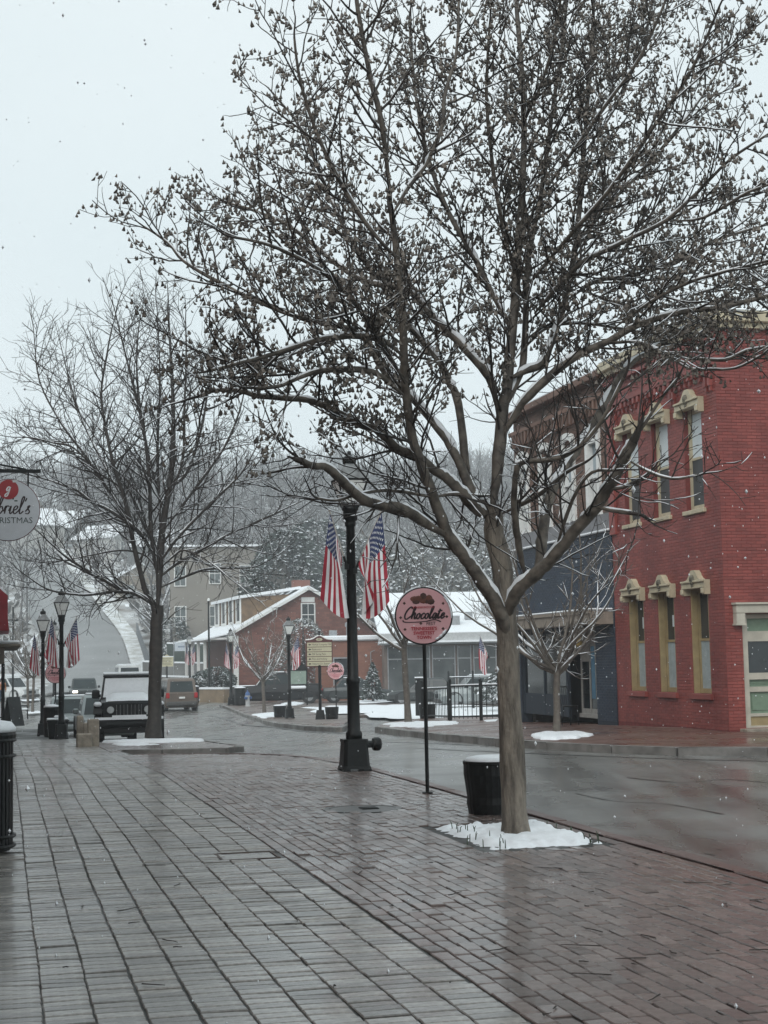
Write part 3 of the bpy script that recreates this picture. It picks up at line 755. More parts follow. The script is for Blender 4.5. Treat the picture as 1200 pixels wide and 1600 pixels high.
g = MB(); g.sphere((14.98, ds + .0, 1.05), .03, 8, 5); g.box(14.955, 15.005, ds + .03, ds + .05, .98, 1.12); obj('handle', g, CHROME, do)
h = MB(); h.box(13.93, 15.42, S0 - .16, S0 + .02, 2.30, 2.47, ch=.012); h.box(13.93, 14.115, S0 - .155, S0 + .02, 2.10, 2.299); h.box(15.225, 15.42, S0 - .155, S0 + .02, 2.10, 2.299)
h.box(13.91, 14.13, S0 - .17, S0 + .02, 2.065, 2.099); h.box(15.2, 15.44, S0 - .17, S0 + .02, 2.065, 2.099); h.box(13.90, 15.45, S0 - .20, S0 + .02, 2.471, 2.51)
obj('door_hood', h, TRIM, red)
q = MB(); q.box(13.98, 15.36, S0 - .3, S0 + .02, -.2, .055, ch=.01); obj('door_step', q, CONC, red)

# ---- the slate blue shop with brown brick floor above
UB, B0, B1 = 13.80, 33.30, 40.25
blu = thing('blue_fronted_shop', 'two storey shop with slate blue brick front and brown brick upper floor', 'building', (0, 0, 0), TH)
fB = lambda a, d, z: (UB - d, a, z)
bw = [(33.95, 34.75), (35.62, 36.42), (37.33, 38.13), (39.05, 39.85)]
opsU = [(a, b, 4.86, 6.75) for a, b in bw]; opsL = [(34.5, 40.0, -.3, 2.24)]
q = MB()
for a0, a1, z0, z1 in wallcells(B0, B1, 4.42, 8.25, opsU): q.box(UB, UB + .3, a0, a1, z0, z1)
obj('upper_wall', q, BROWNM, blu)
q = MB()
for a0, a1, z0, z1 in wallcells(B0, B1, -.5, 4.419, opsL): q.box(UB - .06, UB + .24, a0, a1, z0, z1)
obj('lower_wall', q, BLUEM, blu)
q = MB()
q.box(18.2, 18.5, B0, B1, -.5, 8.2); q.box(UB + .3, 18.2, B1 - .3, B1, -.5, 8.2); q.box(UB + .3, 18.2, B0 + .02, B0 + .3, 4.4, 8.2); q.box(UB + .3, 18.2, B0 + .3, B1 - .3, 7.6, 7.75)
obj('side_walls', q, BROWNM, blu)
lay_wall(blu, courses(B0, B1, 4.9, 8.2, opsU), fB, BROWNB, 0, lambda c: c[0], name='brown_brick')
lay_wall(blu, courses(B0, B1, .0, 4.4, opsL), lambda a, d, z: (UB - .06 - d, a, z), BLUEB, 0, lambda c: c[0], name='blue_brick')
q = MB(); q.box(UB - .10, UB - .001, B0, B1, 4.44, 4.84); obj('grey_band', q, mat('grey_plaster', (.20, .20, .21), .6, var=.15, vscale=3), blu)
q = MB(); q.box(UB - .16, UB + .1, B0 + .01, B1, 4.421, 4.47, ch=.01); obj('ledge_snow', q, SNOW, blu)
for i, (a, b) in enumerate(bw):
    w = MB(); d0 = UB + .06
    w.box(UB - .07, d0 + .1, a - .05, a + .12, 4.86, 6.9); w.box(UB - .07, d0 + .1, b - .12, b + .05, 4.86, 6.9); w.box(UB - .05, d0 + .1, a + .12, b - .12, 5.76, 5.84)
    w.box(UB - .02, d0 + .1, (a + b) / 2 - .03, (a + b) / 2 + .03, 4.86, 5.76); w.box(UB - .05, d0 + .1, a + .12, b - .12, 6.62, 6.72)
    n_ = 9; arc = [((a + b) / 2 + (.45) * math.cos(math.pi * k / n_), 6.9 + .20 * math.sin(math.pi * k / n_)) for k in range(n_ + 1)]
    arc2 = [((a + b) / 2 + (.34) * math.cos(math.pi * k / n_), 6.78 + .15 * math.sin(math.pi * k / n_)) for k in range(n_ + 1)]
    poly = arc + [(p[0], p[1]) for p in reversed(arc2)]
    nn = n_ + 1
    vs = [(UB - .10, p[0], p[1]) for p in arc] + [(UB - .10, p[0], p[1]) for p in arc2] + [(UB + .02, p[0], p[1]) for p in arc] + [(UB + .02, p[0], p[1]) for p in arc2]
    fs = []
    for k in range(n_): fs += [(k, nn + k, nn + k + 1, k + 1), (k, k + 1, 2 * nn + k + 1, 2 * nn + k), (nn + k, 3 * nn + k, 3 * nn + k + 1, nn + k + 1)]
    w.add(vs, fs)
    wo_ = obj('window', w, WHITE, blu)
    g = MB(); g.box(d0 + .02, d0 + .03, a + .12, b - .12, 4.86, 6.62); g.box(d0 + .0, d0 + .01, a + .12, b - .12, 6.72, 6.9); obj('pane', g, mat('pale_pane', (.28, .33, .36), .15, var=.25, vscale=2), wo_)
    s_ = MB(); s_.box(UB - .12, UB + .1, a - .12, b + .12, 4.845, 4.859); obj('sill', s_, WHITE, wo_)
q = MB(); q.box(UB - .28, UB + .1, B0 + .02, B1 + .1, 8.05, 8.22, ch=.02); q.box(UB - .16, UB - .01, B0 + .02, B1, 7.6, 7.7)
a = B0 + .1
while a < B1 - .1: q.box(UB - .15, UB - .01, a, a + .12, 7.25, 7.599); a += .26
obj('cornice', q, BROWNB, blu)
q = MB(); q.box(UB - .27, UB + .1, B0 + .02, B1 + .08, 8.221, 8.26, ch=.01); obj('cornice_snow', q, SNOW, blu)
q = MB(); q.box(UB - .62, UB - .062, B0 + .03, B1 - .02, 2.25, 2.55); q.box(UB - .66, UB - .6201, B0 + .03, B1 - .02, 2.50, 2.57); obj('sign_fascia', q, mat('beige_fascia', (.26, .22, .18), .6, var=.12), blu)
q = MB(); q.box(UB - .66, UB - .061, B0 + .03, B1 - .02, 2.571, 2.62, ch=.02); obj('fascia_snow', q, SNOW, blu)
# shop front: recessed door, dark display windows
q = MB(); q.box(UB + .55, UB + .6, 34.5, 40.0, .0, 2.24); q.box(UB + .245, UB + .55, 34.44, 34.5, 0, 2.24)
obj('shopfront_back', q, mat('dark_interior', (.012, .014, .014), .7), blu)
d = MB()
for a0, a1 in ((35.25, 35.31), (35.82, 35.88), (36.4, 36.46)): d.box(UB + .30, UB + .36, a0, a1, .1, 2.2)
d.box(UB + .31, UB + .35, 35.31, 36.4, .1, .22); d.box(UB + .31, UB + .35, 35.31, 36.4, 1.38, 2.2)
d.box(UB + .25, UB + .40, 35.2, 36.5, 0, .099)
do = obj('door', d, mat('pale_grey_paint', (.30, .29, .27), .5, var=.1), blu)
g = MB(); g.box(UB + .325, UB + .335, 35.31, 36.4, .22, 1.38); obj('pane', g, DGLASS, do)
q = MB()
for a0, a1 in ((36.6, 36.72), (38.3, 38.38), (39.9, 40.0)): q.box(UB + .0, UB + .08, a0, a1, .0, 2.24)
q.box(UB + .01, UB + .07, 36.72, 39.9, .0, .55); q.box(UB + .01, UB + .07, 36.72, 39.9, 2.1, 2.24)
dw = obj('display_window', q, BLUEM, blu)
g = MB(); g.box(UB + .035, UB + .045, 36.72, 38.3, .55, 2.1); g.box(UB + .035, UB + .045, 38.38, 39.9, .55, 2.1); obj('pane', g, DGLASS, dw)
q = MB(); q.box(UB - .09, UB - .075, 34.55, 34.75, .5, 1.75); obj('blue_banner', q, mat('pale_blue_cloth', (.05, .14, .22), .6, var=.15, vscale=6), blu)
q = MB(); q.lathe([(.02, 1.72), (.10, 1.78), (.13, 1.95), (.08, 2.1), (.02, 2.14)], 10, cx=UB - .32, cy=34.95); obj('wall_lantern', q, mat('amber_glass', (.35, .26, .10), .3, var=.1), blu)
# small iron chair and planter beside the shop door
ch = thing('iron_chair', 'small black iron chair standing outside the slate blue shop door', 'chair', (*xy(34.9, 13.2), gz(*xy(34.9, 13.2))), TH + .4)
q = MB(); q.lathe([(.19, .44), (.2, .46), (.19, .47)], 14); obj('seat', q, BLACK, ch)
for a in range(4):
    q = MB(); q.tube([(.15 * math.cos(a * 1.57 + .8), .15 * math.sin(a * 1.57 + .8), .44), (.2 * math.cos(a * 1.57 + .8), .2 * math.sin(a * 1.57 + .8), 0)], .012, 5); obj('leg', q, BLACK, ch)
q = MB(); q.tube([(-.16, .12, .45), (-.17, .2, .8), (-.1, .22, .92), (.1, .22, .92), (.17, .2, .8), (.16, .12, .45)], .012, 5)
for k in (-.06, 0, .06): q.tube([(k, .17, .46), (k, .22, .91)], .007, 4)
obj('backrest', q, BLACK, ch)

# ---- generic building pieces
def roofpoly(mb, pts, th=.12):
    """a sloping sheet with thickness"""
    vs = [tuple(p) for p in pts] + [(p[0], p[1], p[2] - th) for p in pts]; n = len(pts)
    return mb.add(vs, [tuple(range(n)), tuple(range(2 * n - 1, n - 1, -1))] + [(i, n + i, n + (i + 1) % n, (i + 1) % n) for i in range(n)])
def fixn(o):
    bmx = bmesh.new(); bmx.from_mesh(o.data); bmesh.ops.recalc_face_normals(bmx, faces=bmx.faces[:]); bmx.to_mesh(o.data); bmx.free(); return o
def window_y(parent, x, z, w, h, y, fm=WHITE, gm=None, bars=1, name='window', d=.08):
    """window in a wall that faces -y at depth y"""
    q = MB(); t = .09
    q.box(x - w / 2 - t, x - w / 2, y - d, y + .02, z - t, z + h + t); q.box(x + w / 2, x + w / 2 + t, y - d, y + .02, z - t, z + h + t)
    q.box(x - w / 2, x + w / 2, y - d, y + .02, z + h, z + h + t); q.box(x - w / 2, x + w / 2, y - d - .03, y + .02, z - t, z)
    q.box(x - w / 2, x + w / 2, y - d + .02, y + .01, z + h / 2 - .03, z + h / 2 + .03)
    for i in range(bars): xx = x - w / 2 + w * (i + 1) / (bars + 1); q.box(xx - .02, xx + .02, y - d + .025, y + .01, z, z + h)
    o = obj(name, q, fm, parent); g = MB(); g.box(x - w / 2, x + w / 2, y - .03, y - .015, z, z + h); obj('pane', g, gm or DGLASS, o); return o

# ---- brick house with dormers beyond the crossroads
HB = mat('russet_brick', (.175, .068, .050), .75, col2=(.225, .095, .07), vscale=.9, island=.2)
HM = mat('russet_mortar', (.15, .075, .06), .8)
SHING = mat('brown_shingles', (.13, .085, .050), .8, col2=(.20, .13, .075), vscale=3, bump=.3)
hp = at(483, 1080, 113)
hz = gz(hp.x, hp.y)
house = thing('dormered_brick_house', 'russet brick gable house with snowy roof and row of white edged dormers', 'house', (hp.x, hp.y, hz), R(16))
HW, HL, EZ, RZ = 5.5, 14.0, 4.75, 7.75
q = MB(); q.yprism([(-HW, -.6), (HW, -.6), (HW, EZ), (0, RZ - .1), (-HW, EZ)], 0, HL); fixn(obj('wall', q, HM, house))
bl = [c for c in courses(-HW, HW, 0, RZ - .2, [(-.55, .55, 4.95, 6.55)], L=.40, H=.16, g=.02) if c[3] < EZ + (RZ - .15 - EZ) * (1 - max(abs(c[0]), abs(c[1])) / HW)]
lay_wall(house, bl, lambda a, d, z: (a, -d, z), HB, 0, lambda c: 0, pro=.015)
q = MB(); ov = .5
roofpoly(q, [(-HW - ov, -.4, EZ - .27), (0, -.4, RZ + .1), (0, HL + .3, RZ + .1), (-HW - ov, HL + .3, EZ - .27)], .14)
roofpoly(q, [(.001, -.4, RZ + .1), (HW + ov, -.4, EZ - .27), (HW + ov, HL + .3, EZ - .27), (.001, HL + .3, RZ + .1)], .14)
fixn(obj('roof', q, SNOW, house))
q = MB()
for sg in (-1, 1):
    roofpoly(q, [(sg * (HW + ov), -.46, EZ - .36), (0, -.46, RZ + .0), (0, -.401, RZ + .0), (sg * (HW + ov), -.401, EZ - .36)], .22)
q.box(-HW - ov - .1, -HW - ov + .15, -.4, HL, EZ - .6, EZ - .42)
fixn(obj('barge_board', q, WHITE, house))
q = MB(); q.box(-.5, .5, -.06, .0, 6.65, 7.0); obj('gable_vent', q, WHITE, house)
window_y(house, 0, 4.95, .9, 1.55, -.0, bars=1)
for k in range(4):
    y0 = 1.2 + k * 3.1; dz = 7.3; xf = -4.75; zs = EZ + (RZ - EZ) * (1 - 4.75 / HW)
    dm = MB(); dm.yprism([(xf, zs - .1), (-.9, RZ - .45), (-.9, dz - .02), (xf, dz - .25)], y0, y0 + 1.7)
    do = fixn(obj('dormer', dm, SHING, house))
    g = MB(); roofpoly(g, [(xf - .35, y0 - .25, dz - .12), (-.3, y0 - .25, RZ + .12), (-.3, y0 + 1.95, RZ + .12), (xf - .35, y0 + 1.95, dz - .12)], .22); fixn(obj('dormer_roof', g, SNOW, do))
    g = MB(); g.box(xf - .1, xf - .002, y0 - .06, y0 + .14, zs - .1, dz - .32); g.box(xf - .1, xf - .002, y0 + 1.56, y0 + 1.76, zs - .1, dz - .32); g.box(xf - .1, xf - .002, y0 + .14, y0 + 1.56, zs + .0, zs + .2); obj('dormer_frame', g, WHITE, do)
    g = MB(); g.box(xf - .05, xf - .003, y0 + .14, y0 + 1.56, zs + .2, dz - .35); obj('pane', g, DGLASS, do)
q = MB(); q.box(1.0, 2.3, 9, 10, RZ - .5, RZ + 1.0); obj('chimney', q, HB, house)
q = MB(); q.box(-HW - .02, -HW + .3, -.05, .3, 0, EZ - .5)
for y in (2, 5, 8, 11): q.box(-HW - 1.9, -HW - 1.7, y, y + .22, 0, EZ - .6)
q.box(-HW - 2.0, -HW - .0, 0, HL, EZ - .75, EZ - .6)
obj('porch_post', q, WHITE, house)
q = MB(); roofpoly(q, [(-HW - 2.2, -.1, EZ - .68), (-HW - .3, -.1, EZ - .25), (-HW - .3, HL, EZ - .25), (-HW - 2.2, HL, EZ - .68)], .1); fixn(obj('porch_roof', q, SNOW, house))

# ---- flat brick annexe and the low shop row with the snowy roof
ap = at(548, 1080, 101); az = gz(ap.x, ap.y)
ann = thing('brick_annexe', 'low orange brick annexe with flat snowy roof between the dormered house and shop row', 'building', (ap.x, ap.y, az), R(6))
AB = mat('orange_brick', (.205, .085, .055), .75, col2=(.26, .115, .075), vscale=.8, island=.15)
q = MB()
for a0, a1, z0, z1 in wallcells(-1.9, 2.4, -.6, 3.75, [(-1.1, .05, .35, 2.7)]): q.box(a0, a1, 0, .3, z0, z1)
q.box(-1.9, -1.6, .3, 7, -.6, 3.75); q.box(2.1, 2.4, .3, 7, -.6, 3.75); obj('wall', q, AB, ann)
lay_wall(ann, courses(-1.9, 2.4, 0, 3.7, [(-1.2, .15, .25, 2.8)], L=.42, H=.17, g=.02), lambda a, d, z: (a, -d, z), AB, 0, lambda c: 0, pro=.014)
q = MB(); q.box(-2.1, 2.6, -.2, 7, 3.751, 4.1, ch=.08); obj('roof_snow', q, SNOW, ann)
window_y(ann, -.52, .40, 1.05, 2.2, .02, fm=GREY, bars=0)
q = MB(); q.box(1.2, 1.5, -.22, -.02, 1.3, 2.0, ch=.03); q.tube([(1.35, -.08, 2.0), (1.35, -.08, 3.0), (1.6, -.08, 3.1)], .03, 6); obj('meter_box', q, GREY, ann)
q = MB(); q.lathe([(.28, 4.1), (.28, 4.7), (.36, 4.72), (.36, 4.95), (.2, 5.05)], 12, cx=.2, cy=2); obj('roof_vent', q, GREY, ann); q = MB(); q.box(-1.2, -.7, 2, 2.6, 4.1, 4.5); obj('roof_box', q, GREY, ann)
sp = at(688, 1080, 98); sz = gz(sp.x, sp.y)
row = thing('low_shop_row', 'low shop row with broad snowy roof and grey framed glass front', 'building', (sp.x, sp.y, sz), R(3))
WALLG = mat('grey_brown_wall', (.16, .12, .10), .7, var=.2, vscale=1)
q = MB(); q.box(-3.5, 7.0, .4, .7, -.5, 3.9); q.box(-3.5, -3.2, .7, 14, -.5, 3.9); q.box(6.7, 7.0, .7, 14, -.5, 3.9); q.box(-3.2, 6.7, 13.7, 14, -.5, 6.5); obj('wall', q, WALLG, row)
q = MB(); roofpoly(q, [(-3.9, -.6, 4.15), (7.4, -.6, 4.15), (7.4, 13, 7.25), (-3.9, 13, 7.25)], .2); roofpoly(q, [(-3.9, 13.01, 7.25), (7.4, 13.01, 7.25), (7.4, 20, 5), (-3.9, 20, 5)], .2); fixn(obj('roof', q, SNOW, row))
q = MB(); q.box(-3.9, 7.4, -.7, -.601, 3.62, 4.1); q.box(-3.9, 7.4, -.66, .39, 3.4, 3.6); obj('fascia', q, mat('pale_fascia', (.42, .43, .43), .5, var=.1), row)
q = MB(); q.box(-3.9, 7.4, -.95, -.702, 3.50, 3.62); obj('gutter_snow', q, SNOW, row)
x = -3.3
for k, w in enumerate((1.1, 1.5, 1.5, .9, 1.5, 1.5, 1.2)):
    wd = MB(); wd.box(x, x + .07, .3, .399, .1, 3.3); wd.box(x + w - .07, x + w, .3, .399, .1, 3.3); wd.box(x + .07, x + w - .07, .3, .399, .1, .5 if k not in (0, 3) else .16); wd.box(x + .07, x + w - .07, .3, .399, 2.45, 2.53)
    wo_ = obj('shop_window' if k not in (0, 3) else 'door', wd, GREY, row)
    g = MB(); g.box(x + .07, x + w - .07, .36, .38, .3, 3.25); obj('pane', g, mat('shop_pane', (.05, .06, .06), .12, col2=(.13, .14, .14), vscale=.8), wo_)
    x += w + .12
# roof lumps: a small snowy gable and vents
q = MB(); q.xprism([(1.5, 4.6), (5, 5.5), (5, 4.9)], -2.8, -.2); fixn(obj('roof_gable', q, GREY, row))
for bx in ((.9, 1.5, 1.5, 2.2, 4.4, 5.2), (2.0, 2.5, 3, 3.5, 5, 5.5), (3.4, 7.2, 4.0, 6, 4.8, 6.1)): q = MB(); q.box(*bx); obj('roof_vent', q, GREY, row)
for bx in ((.85, 1.55, 1.45, 2.25, 5.2, 5.35), (3.3, 7.3, 3.9, 6.1, 6.1, 6.3)): q = MB(); q.box(*bx, ch=.05); obj('vent_snow', q, SNOW, row)
# chimney stack behind the shop row seen over the roof is part of the dormered house

# ---- tall beige block on the slope
bp = at(378, 1000, 152); bz = gz(bp.x, bp.y)
bei = thing('beige_block', 'tall beige block on the slope behind the bare street tree', 'building', (bp.x, bp.y, bz), R(8))
BEI = mat('beige_render', (.21, .195, .17), .8, col2=(.26, .24, .21), vscale=.25)
q = MB(); q.box(-7.0, 6.0, 0, 10, -2, 12.0); obj('wall', q, BEI, bei)
q = MB(); q.box(-7.3, 6.3, -.3, 10, 12.0, 12.2); obj('roof_snow', q, SNOW, bei)
for x, z in ((-6, 4.2), (-6, 8.2), (-2.6, 8.4), (-2.6, 4.2), (.4, 8.2), (5.2, 5.6), (5.2, 9.0)): window_y(bei, x, z, 1.0, 1.9, -.02, gm=mat('hazy_pane', (.10, .12, .12), .2, var=.2))
q = MB(); q.box(4.2, 6.6, -1.2, -.02, 3.3, 3.6); q.box(4.3, 4.45, -1.2, -1.05, -1, 3.3); q.box(6.3, 6.45, -1.2, -1.05, -1, 3.3); obj('balcony', q, WHITE, bei)

# ---- houses up the hill
def hill_house(px, Y, w, d, h, rot, wm, label, dz=0):
    p = at(px, 1000, Y); z = gz(p.x, p.y) + dz
    t = thing('hill_house', label, 'house', (p.x, p.y, z), rot, 'houses up the snowy hill')
    q = MB(); q.yprism([(-w / 2, -3), (w / 2, -3), (w / 2, h), (0, h + w * .28), (-w / 2, h)], 0, d); fixn(obj('wall', q, wm, t))
    q = MB(); o = .4; k = w / 2 + o; rz_ = h + w * .28 + .12
    roofpoly(q, [(-k, -.3, h - .12), (0, -.3, rz_), (0, d + .3, rz_), (-k, d + .3, h - .12)], .15); roofpoly(q, [(.001, -.3, rz_), (k, -.3, h - .12), (k, d + .3, h - .12), (.001, d + .3, rz_)], .15); fixn(obj('roof', q, SNOW, t))
    for x in (-w * .26, w * .26): window_y(t, x, h * .35, 1.0, 1.5, -.02, gm=mat('hazy_pane', (.10, .12, .12), .2, var=.2))
    return t
PALEW = mat('pale_siding', (.42, .42, .40), .7, var=.1, vscale=.5); TANW = mat('tan_siding', (.22, .19, .15), .7, var=.1, vscale=.5); GRW = mat('grey_siding', (.17, .18, .18), .7, var=.1, vscale=.5)
hill_house(140, 252, 11, 9, 3.0, R(70), GRW, 'long grey house with snowy roof high beside the climbing road', -1)
hill_house(205, 226, 7, 8, 3.6, R(60), PALEW, 'white house with snowy roof right of the climbing road')
hill_house(222, 198, 6, 8, 4.0, R(20), TANW, 'tan gable house behind the trunk of the bare street tree', -1)
hill_house(6, 238, 10, 8, 4, R(-60), PALEW, 'pale house left of the climbing road half behind the round sign', 0)
hill_house(60, 262, 9, 8, 4, R(80), TANW, 'small tan house at the head of the climbing road', 0)
hill_house(300, 215, 8, 8, 4, R(75), GRW, 'grey house peeping out above the beige block', 0)

# ---- shops along the left pavement, just outside the view; their awning and canopy reach into it
shp = thing('left_shop', 'red brick shop front along the left pavement', 'building', (0, 0, 0), TH)
q = MB()
lops = [(4 + 6 * k, 8 + 6 * k, .5, 2.6) for k in range(9)]
for a0, a1, z0, z1 in wallcells(-4, 62, -1.6, 7.5, lops): q.box(-1.7, -1.4, a0, a1, z0, z1)
q.box(-9, -1.7, -4, 62, 7.0, 7.2); obj('wall', q, mat('left_brick', (.20, .09, .07), .75, var=.2, vscale=2), shp)
for k, o_ in enumerate(lops):
    g = MB(); g.box(-1.62, -1.6, o_[0], o_[1], .5, 2.6); g.box(-1.66, -1.56, (o_[0] + o_[1]) / 2 - .04, (o_[0] + o_[1]) / 2 + .04, .5, 2.6); obj('shop_window', g, DGLASS, shp)
# ================================================================== TREES
BARK = mat('wet_bark', (.042, .035, .029), .62, col2=(.125, .105, .085), vscale=9, bump=.8, bscale=35, snow=.12, snow_scale=8)
TRUNKB = mat('trunk_bark', (.062, .051, .041), .7, col2=(.27, .232, .188), vscale=11, bump=1.0, bscale=34)
for nn_ in TRUNKB.node_tree.nodes:
    if nn_.type == 'BUMP': nn_.inputs['Distance'].default_value = .035
    if nn_.type == 'TEX_NOISE': nn_.inputs['Roughness'].default_value = .65
def stretch(m, sc_):
    """pull a material's noise along the trunk"""
    n, l = m.node_tree.nodes, m.node_tree.links
    tc = [x for x in n if x.type == 'TEX_COORD'][0]; mp = n.new('ShaderNodeMapping'); mp.inputs['Scale'].default_value = sc_
    for nz in [x for x in n if x.type == 'TEX_NOISE']:
        for lk in list(nz.inputs['Vector'].links): l.remove(lk)
        l.new(mp.outputs[0], nz.inputs['Vector'])
    l.new(tc.outputs['Object'], mp.inputs[0])
stretch(TRUNKB, (1, 1, .22))
for m_, s_ in stretchlist: stretch(m_, s_)
MIDB = mat('limb_bark', (.046, .038, .031), .65, col2=(.15, .127, .103), vscale=10, bump=.9, bscale=35, snow=.10, snow_scale=8)
DARKB = mat('dark_bark', (.026, .022, .019), .65, col2=(.05, .042, .036), vscale=9, bump=.5, snow=.05)
TWIG = mat('twig', (.030, .024, .020), .7, var=.3, vscale=4, snow=.10, snow_scale=5)
POD = mat('seed_pod', (.085, .073, .062), .75, col2=(.15, .13, .11), vscale=30, island=.4)
GBARK = mat('grey_young_bark', (.09, .075, .062), .7, col2=(.14, .12, .1), vscale=12, snow=.05)

class Tubes:
    """many thin tapering limbs gathered quickly into one mesh"""
    def __init__(s): s.V = []; s.F = []; s.n = 0
    def add(s, P, r, n):
        P = np.asarray(P, float); r = np.asarray(r, float); k = len(P)
        D = np.empty_like(P); D[1:-1] = P[2:] - P[:-2]; D[0] = P[1] - P[0]; D[-1] = P[-1] - P[-2]
        D /= (np.linalg.norm(D, axis=1, keepdims=True) + 1e-9)
        ref = np.array([.31, .17, .93]) if abs(D[0] @ np.array([.31, .17, .93])) < .9 else np.array([.93, .2, .3])
        A = ref - D * (D @ ref)[:, None]; A /= np.linalg.norm(A, axis=1, keepdims=True) + 1e-9; B = np.cross(D, A)
        t = np.arange(n) * 2 * math.pi / n
        ring = P[:, None, :] + r[:, None, None] * (A[:, None, :] * np.cos(t)[None, :, None] + B[:, None, :] * np.sin(t)[None, :, None])
        s.V.append(ring.reshape(-1, 3))
        i = np.arange(k - 1)[:, None] * n; j = np.arange(n)[None, :]; j2 = (np.arange(n)[None, :] + 1) % n
        f = np.stack([i + j, i + j2, i + n + j2, i + n + j], -1).reshape(-1, 4) + s.n
        s.F.append(f); s.n += k * n
    def mesh(s, name, m, smooth=True):
        me = bpy.data.meshes.new(name)
        if s.V:
            V = np.concatenate(s.V); F = np.concatenate(s.F)
            me.vertices.add(len(V)); me.vertices.foreach_set('co', V.astype(np.float32).ravel())
            me.loops.add(F.size); me.loops.foreach_set('vertex_index', F.astype(np.int32).ravel())
            me.polygons.add(len(F)); me.polygons.foreach_set('loop_start', np.arange(0, F.size, 4, dtype=np.int32)); me.polygons.foreach_set('loop_total', np.full(len(F), 4, np.int32))
            me.polygons.foreach_set('use_smooth', np.full(len(F), smooth))
            me.update(calc_edges=True); me.validate()
        me.materials.append(m); return me
def proj_px(p):
    v = Vector(p) - Vector((0, 0, EYE)); z = v.dot(_fw); return (600 + FPX * v.dot(_r) / z, 800 - FPX * v.dot(_u) / z)
def unit(v): return v / (np.linalg.norm(v) + 1e-9)
def catmull(P, R_, k):
    P = np.asarray(P, float); out = []; rr = []
    for i in range(len(P) - 1):
        a, b, c, d = P[max(i - 1, 0)], P[i], P[i + 1], P[min(i + 2, len(P) - 1)]
        for j in range(k):
            t = j / k; out.append(.5 * ((2 * b) + (c - a) * t + (2 * a - 5 * b + 4 * c - d) * t * t + (3 * b - a - 3 * c + d) * t ** 3)); rr.append(R_[i] + (R_[i + 1] - R_[i]) * t)
    out.append(P[-1]); rr.append(R_[-1]); return np.array(out), np.array(rr)
def branch(rng, p0, d0, L, r0, r1, n, up, wob):
    P = [p0]; d = unit(d0); st = L / n
    for i in range(n):
        d = unit(d + np.array([0, 0, up]) * (1.0 / n) + rng.normal(0, wob, 3)); P.append(P[-1] + d * st)
    return np.array(P), np.linspace(r0, r1, n + 1)
def side_dir(rng, d, ang, upb=0.0, outw=None):
    q = rng.normal(0, 1, 3) + np.array([0, 0, upb])
    if outw is not None: q = q + outw
    q = unit(q - d * (q @ d)); return unit(d * math.cos(ang) + q * math.sin(ang))
def snow_on(T, P, r, rng, thick=.85, minh=.5, gaps=.25, n=5):
    """a ridge of snow along the upper side of a limb, where it is not too steep"""
    k = len(P); runP = []; runR = []
    for i in range(k):
        d = unit(P[min(i + 1, k - 1)] - P[max(i - 1, 0)]); hz_ = math.hypot(d[0], d[1])
        ok = hz_ > minh and rng.random() > gaps
        if ok:
            upv = unit(np.array([0, 0, 1.]) - d * d[2]); runP.append(P[i] + upv * r[i] * .66); runR.append(max(.004, r[i] * thick * (.75 + .4 * rng.random())))
        if (not ok or i == k - 1) and runP:
            if len(runP) >= 2: runR[0] *= .3; runR[-1] *= .3; T.add(runP, runR, n)
            runP = []; runR = []
def pods(Pts, rng, size=.05):
    """small papery three sided lanterns hanging point up"""
    V = []; F = []; n = 0
    for p in Pts:
        s_ = size * rng.uniform(.6, 1.3); a0 = rng.uniform(0, 6.28); tx, ty = rng.normal(0, .22, 2)
        vs = [(p[0], p[1], p[2])]
        for k in range(3):
            a = a0 + k * 2.094; vs.append((p[0] + .42 * s_ * math.cos(a) + tx * s_, p[1] + .42 * s_ * math.sin(a) + ty * s_, p[2] - s_ * .85))
        vs.append((p[0] + tx * s_ * 1.1, p[1] + ty * s_ * 1.1, p[2] - s_))
        V += vs; F += [(n, n + 1, n + 2), (n, n + 2, n + 3), (n, n + 3, n + 1), (n + 1, n + 4, n + 2), (n + 2, n + 4, n + 3), (n + 3, n + 4, n + 1)]; n += 5
    me = bpy.data.meshes.new('seed_pods'); me.from_pydata(V, [], F); return me
def link(name, me, parent, m=None, kind=None):
    if m: me.materials.clear(); me.materials.append(m)
    o = bpy.data.objects.new(name, me); C.objects.link(o); o.parent = parent
    if kind: o['kind'] = kind
    return o
def traced(pxs, Y0, d0, d1):
    n = len(pxs); out = []
    L = [0]
    for a, b in zip(pxs[:-1], pxs[1:]): L.append(L[-1] + math.dist(a, b))
    for (x, y), l in zip(pxs, L): out.append(np.array(at(x, y, Y0 + d0 + (d1 - d0) * l / L[-1])))
    return out
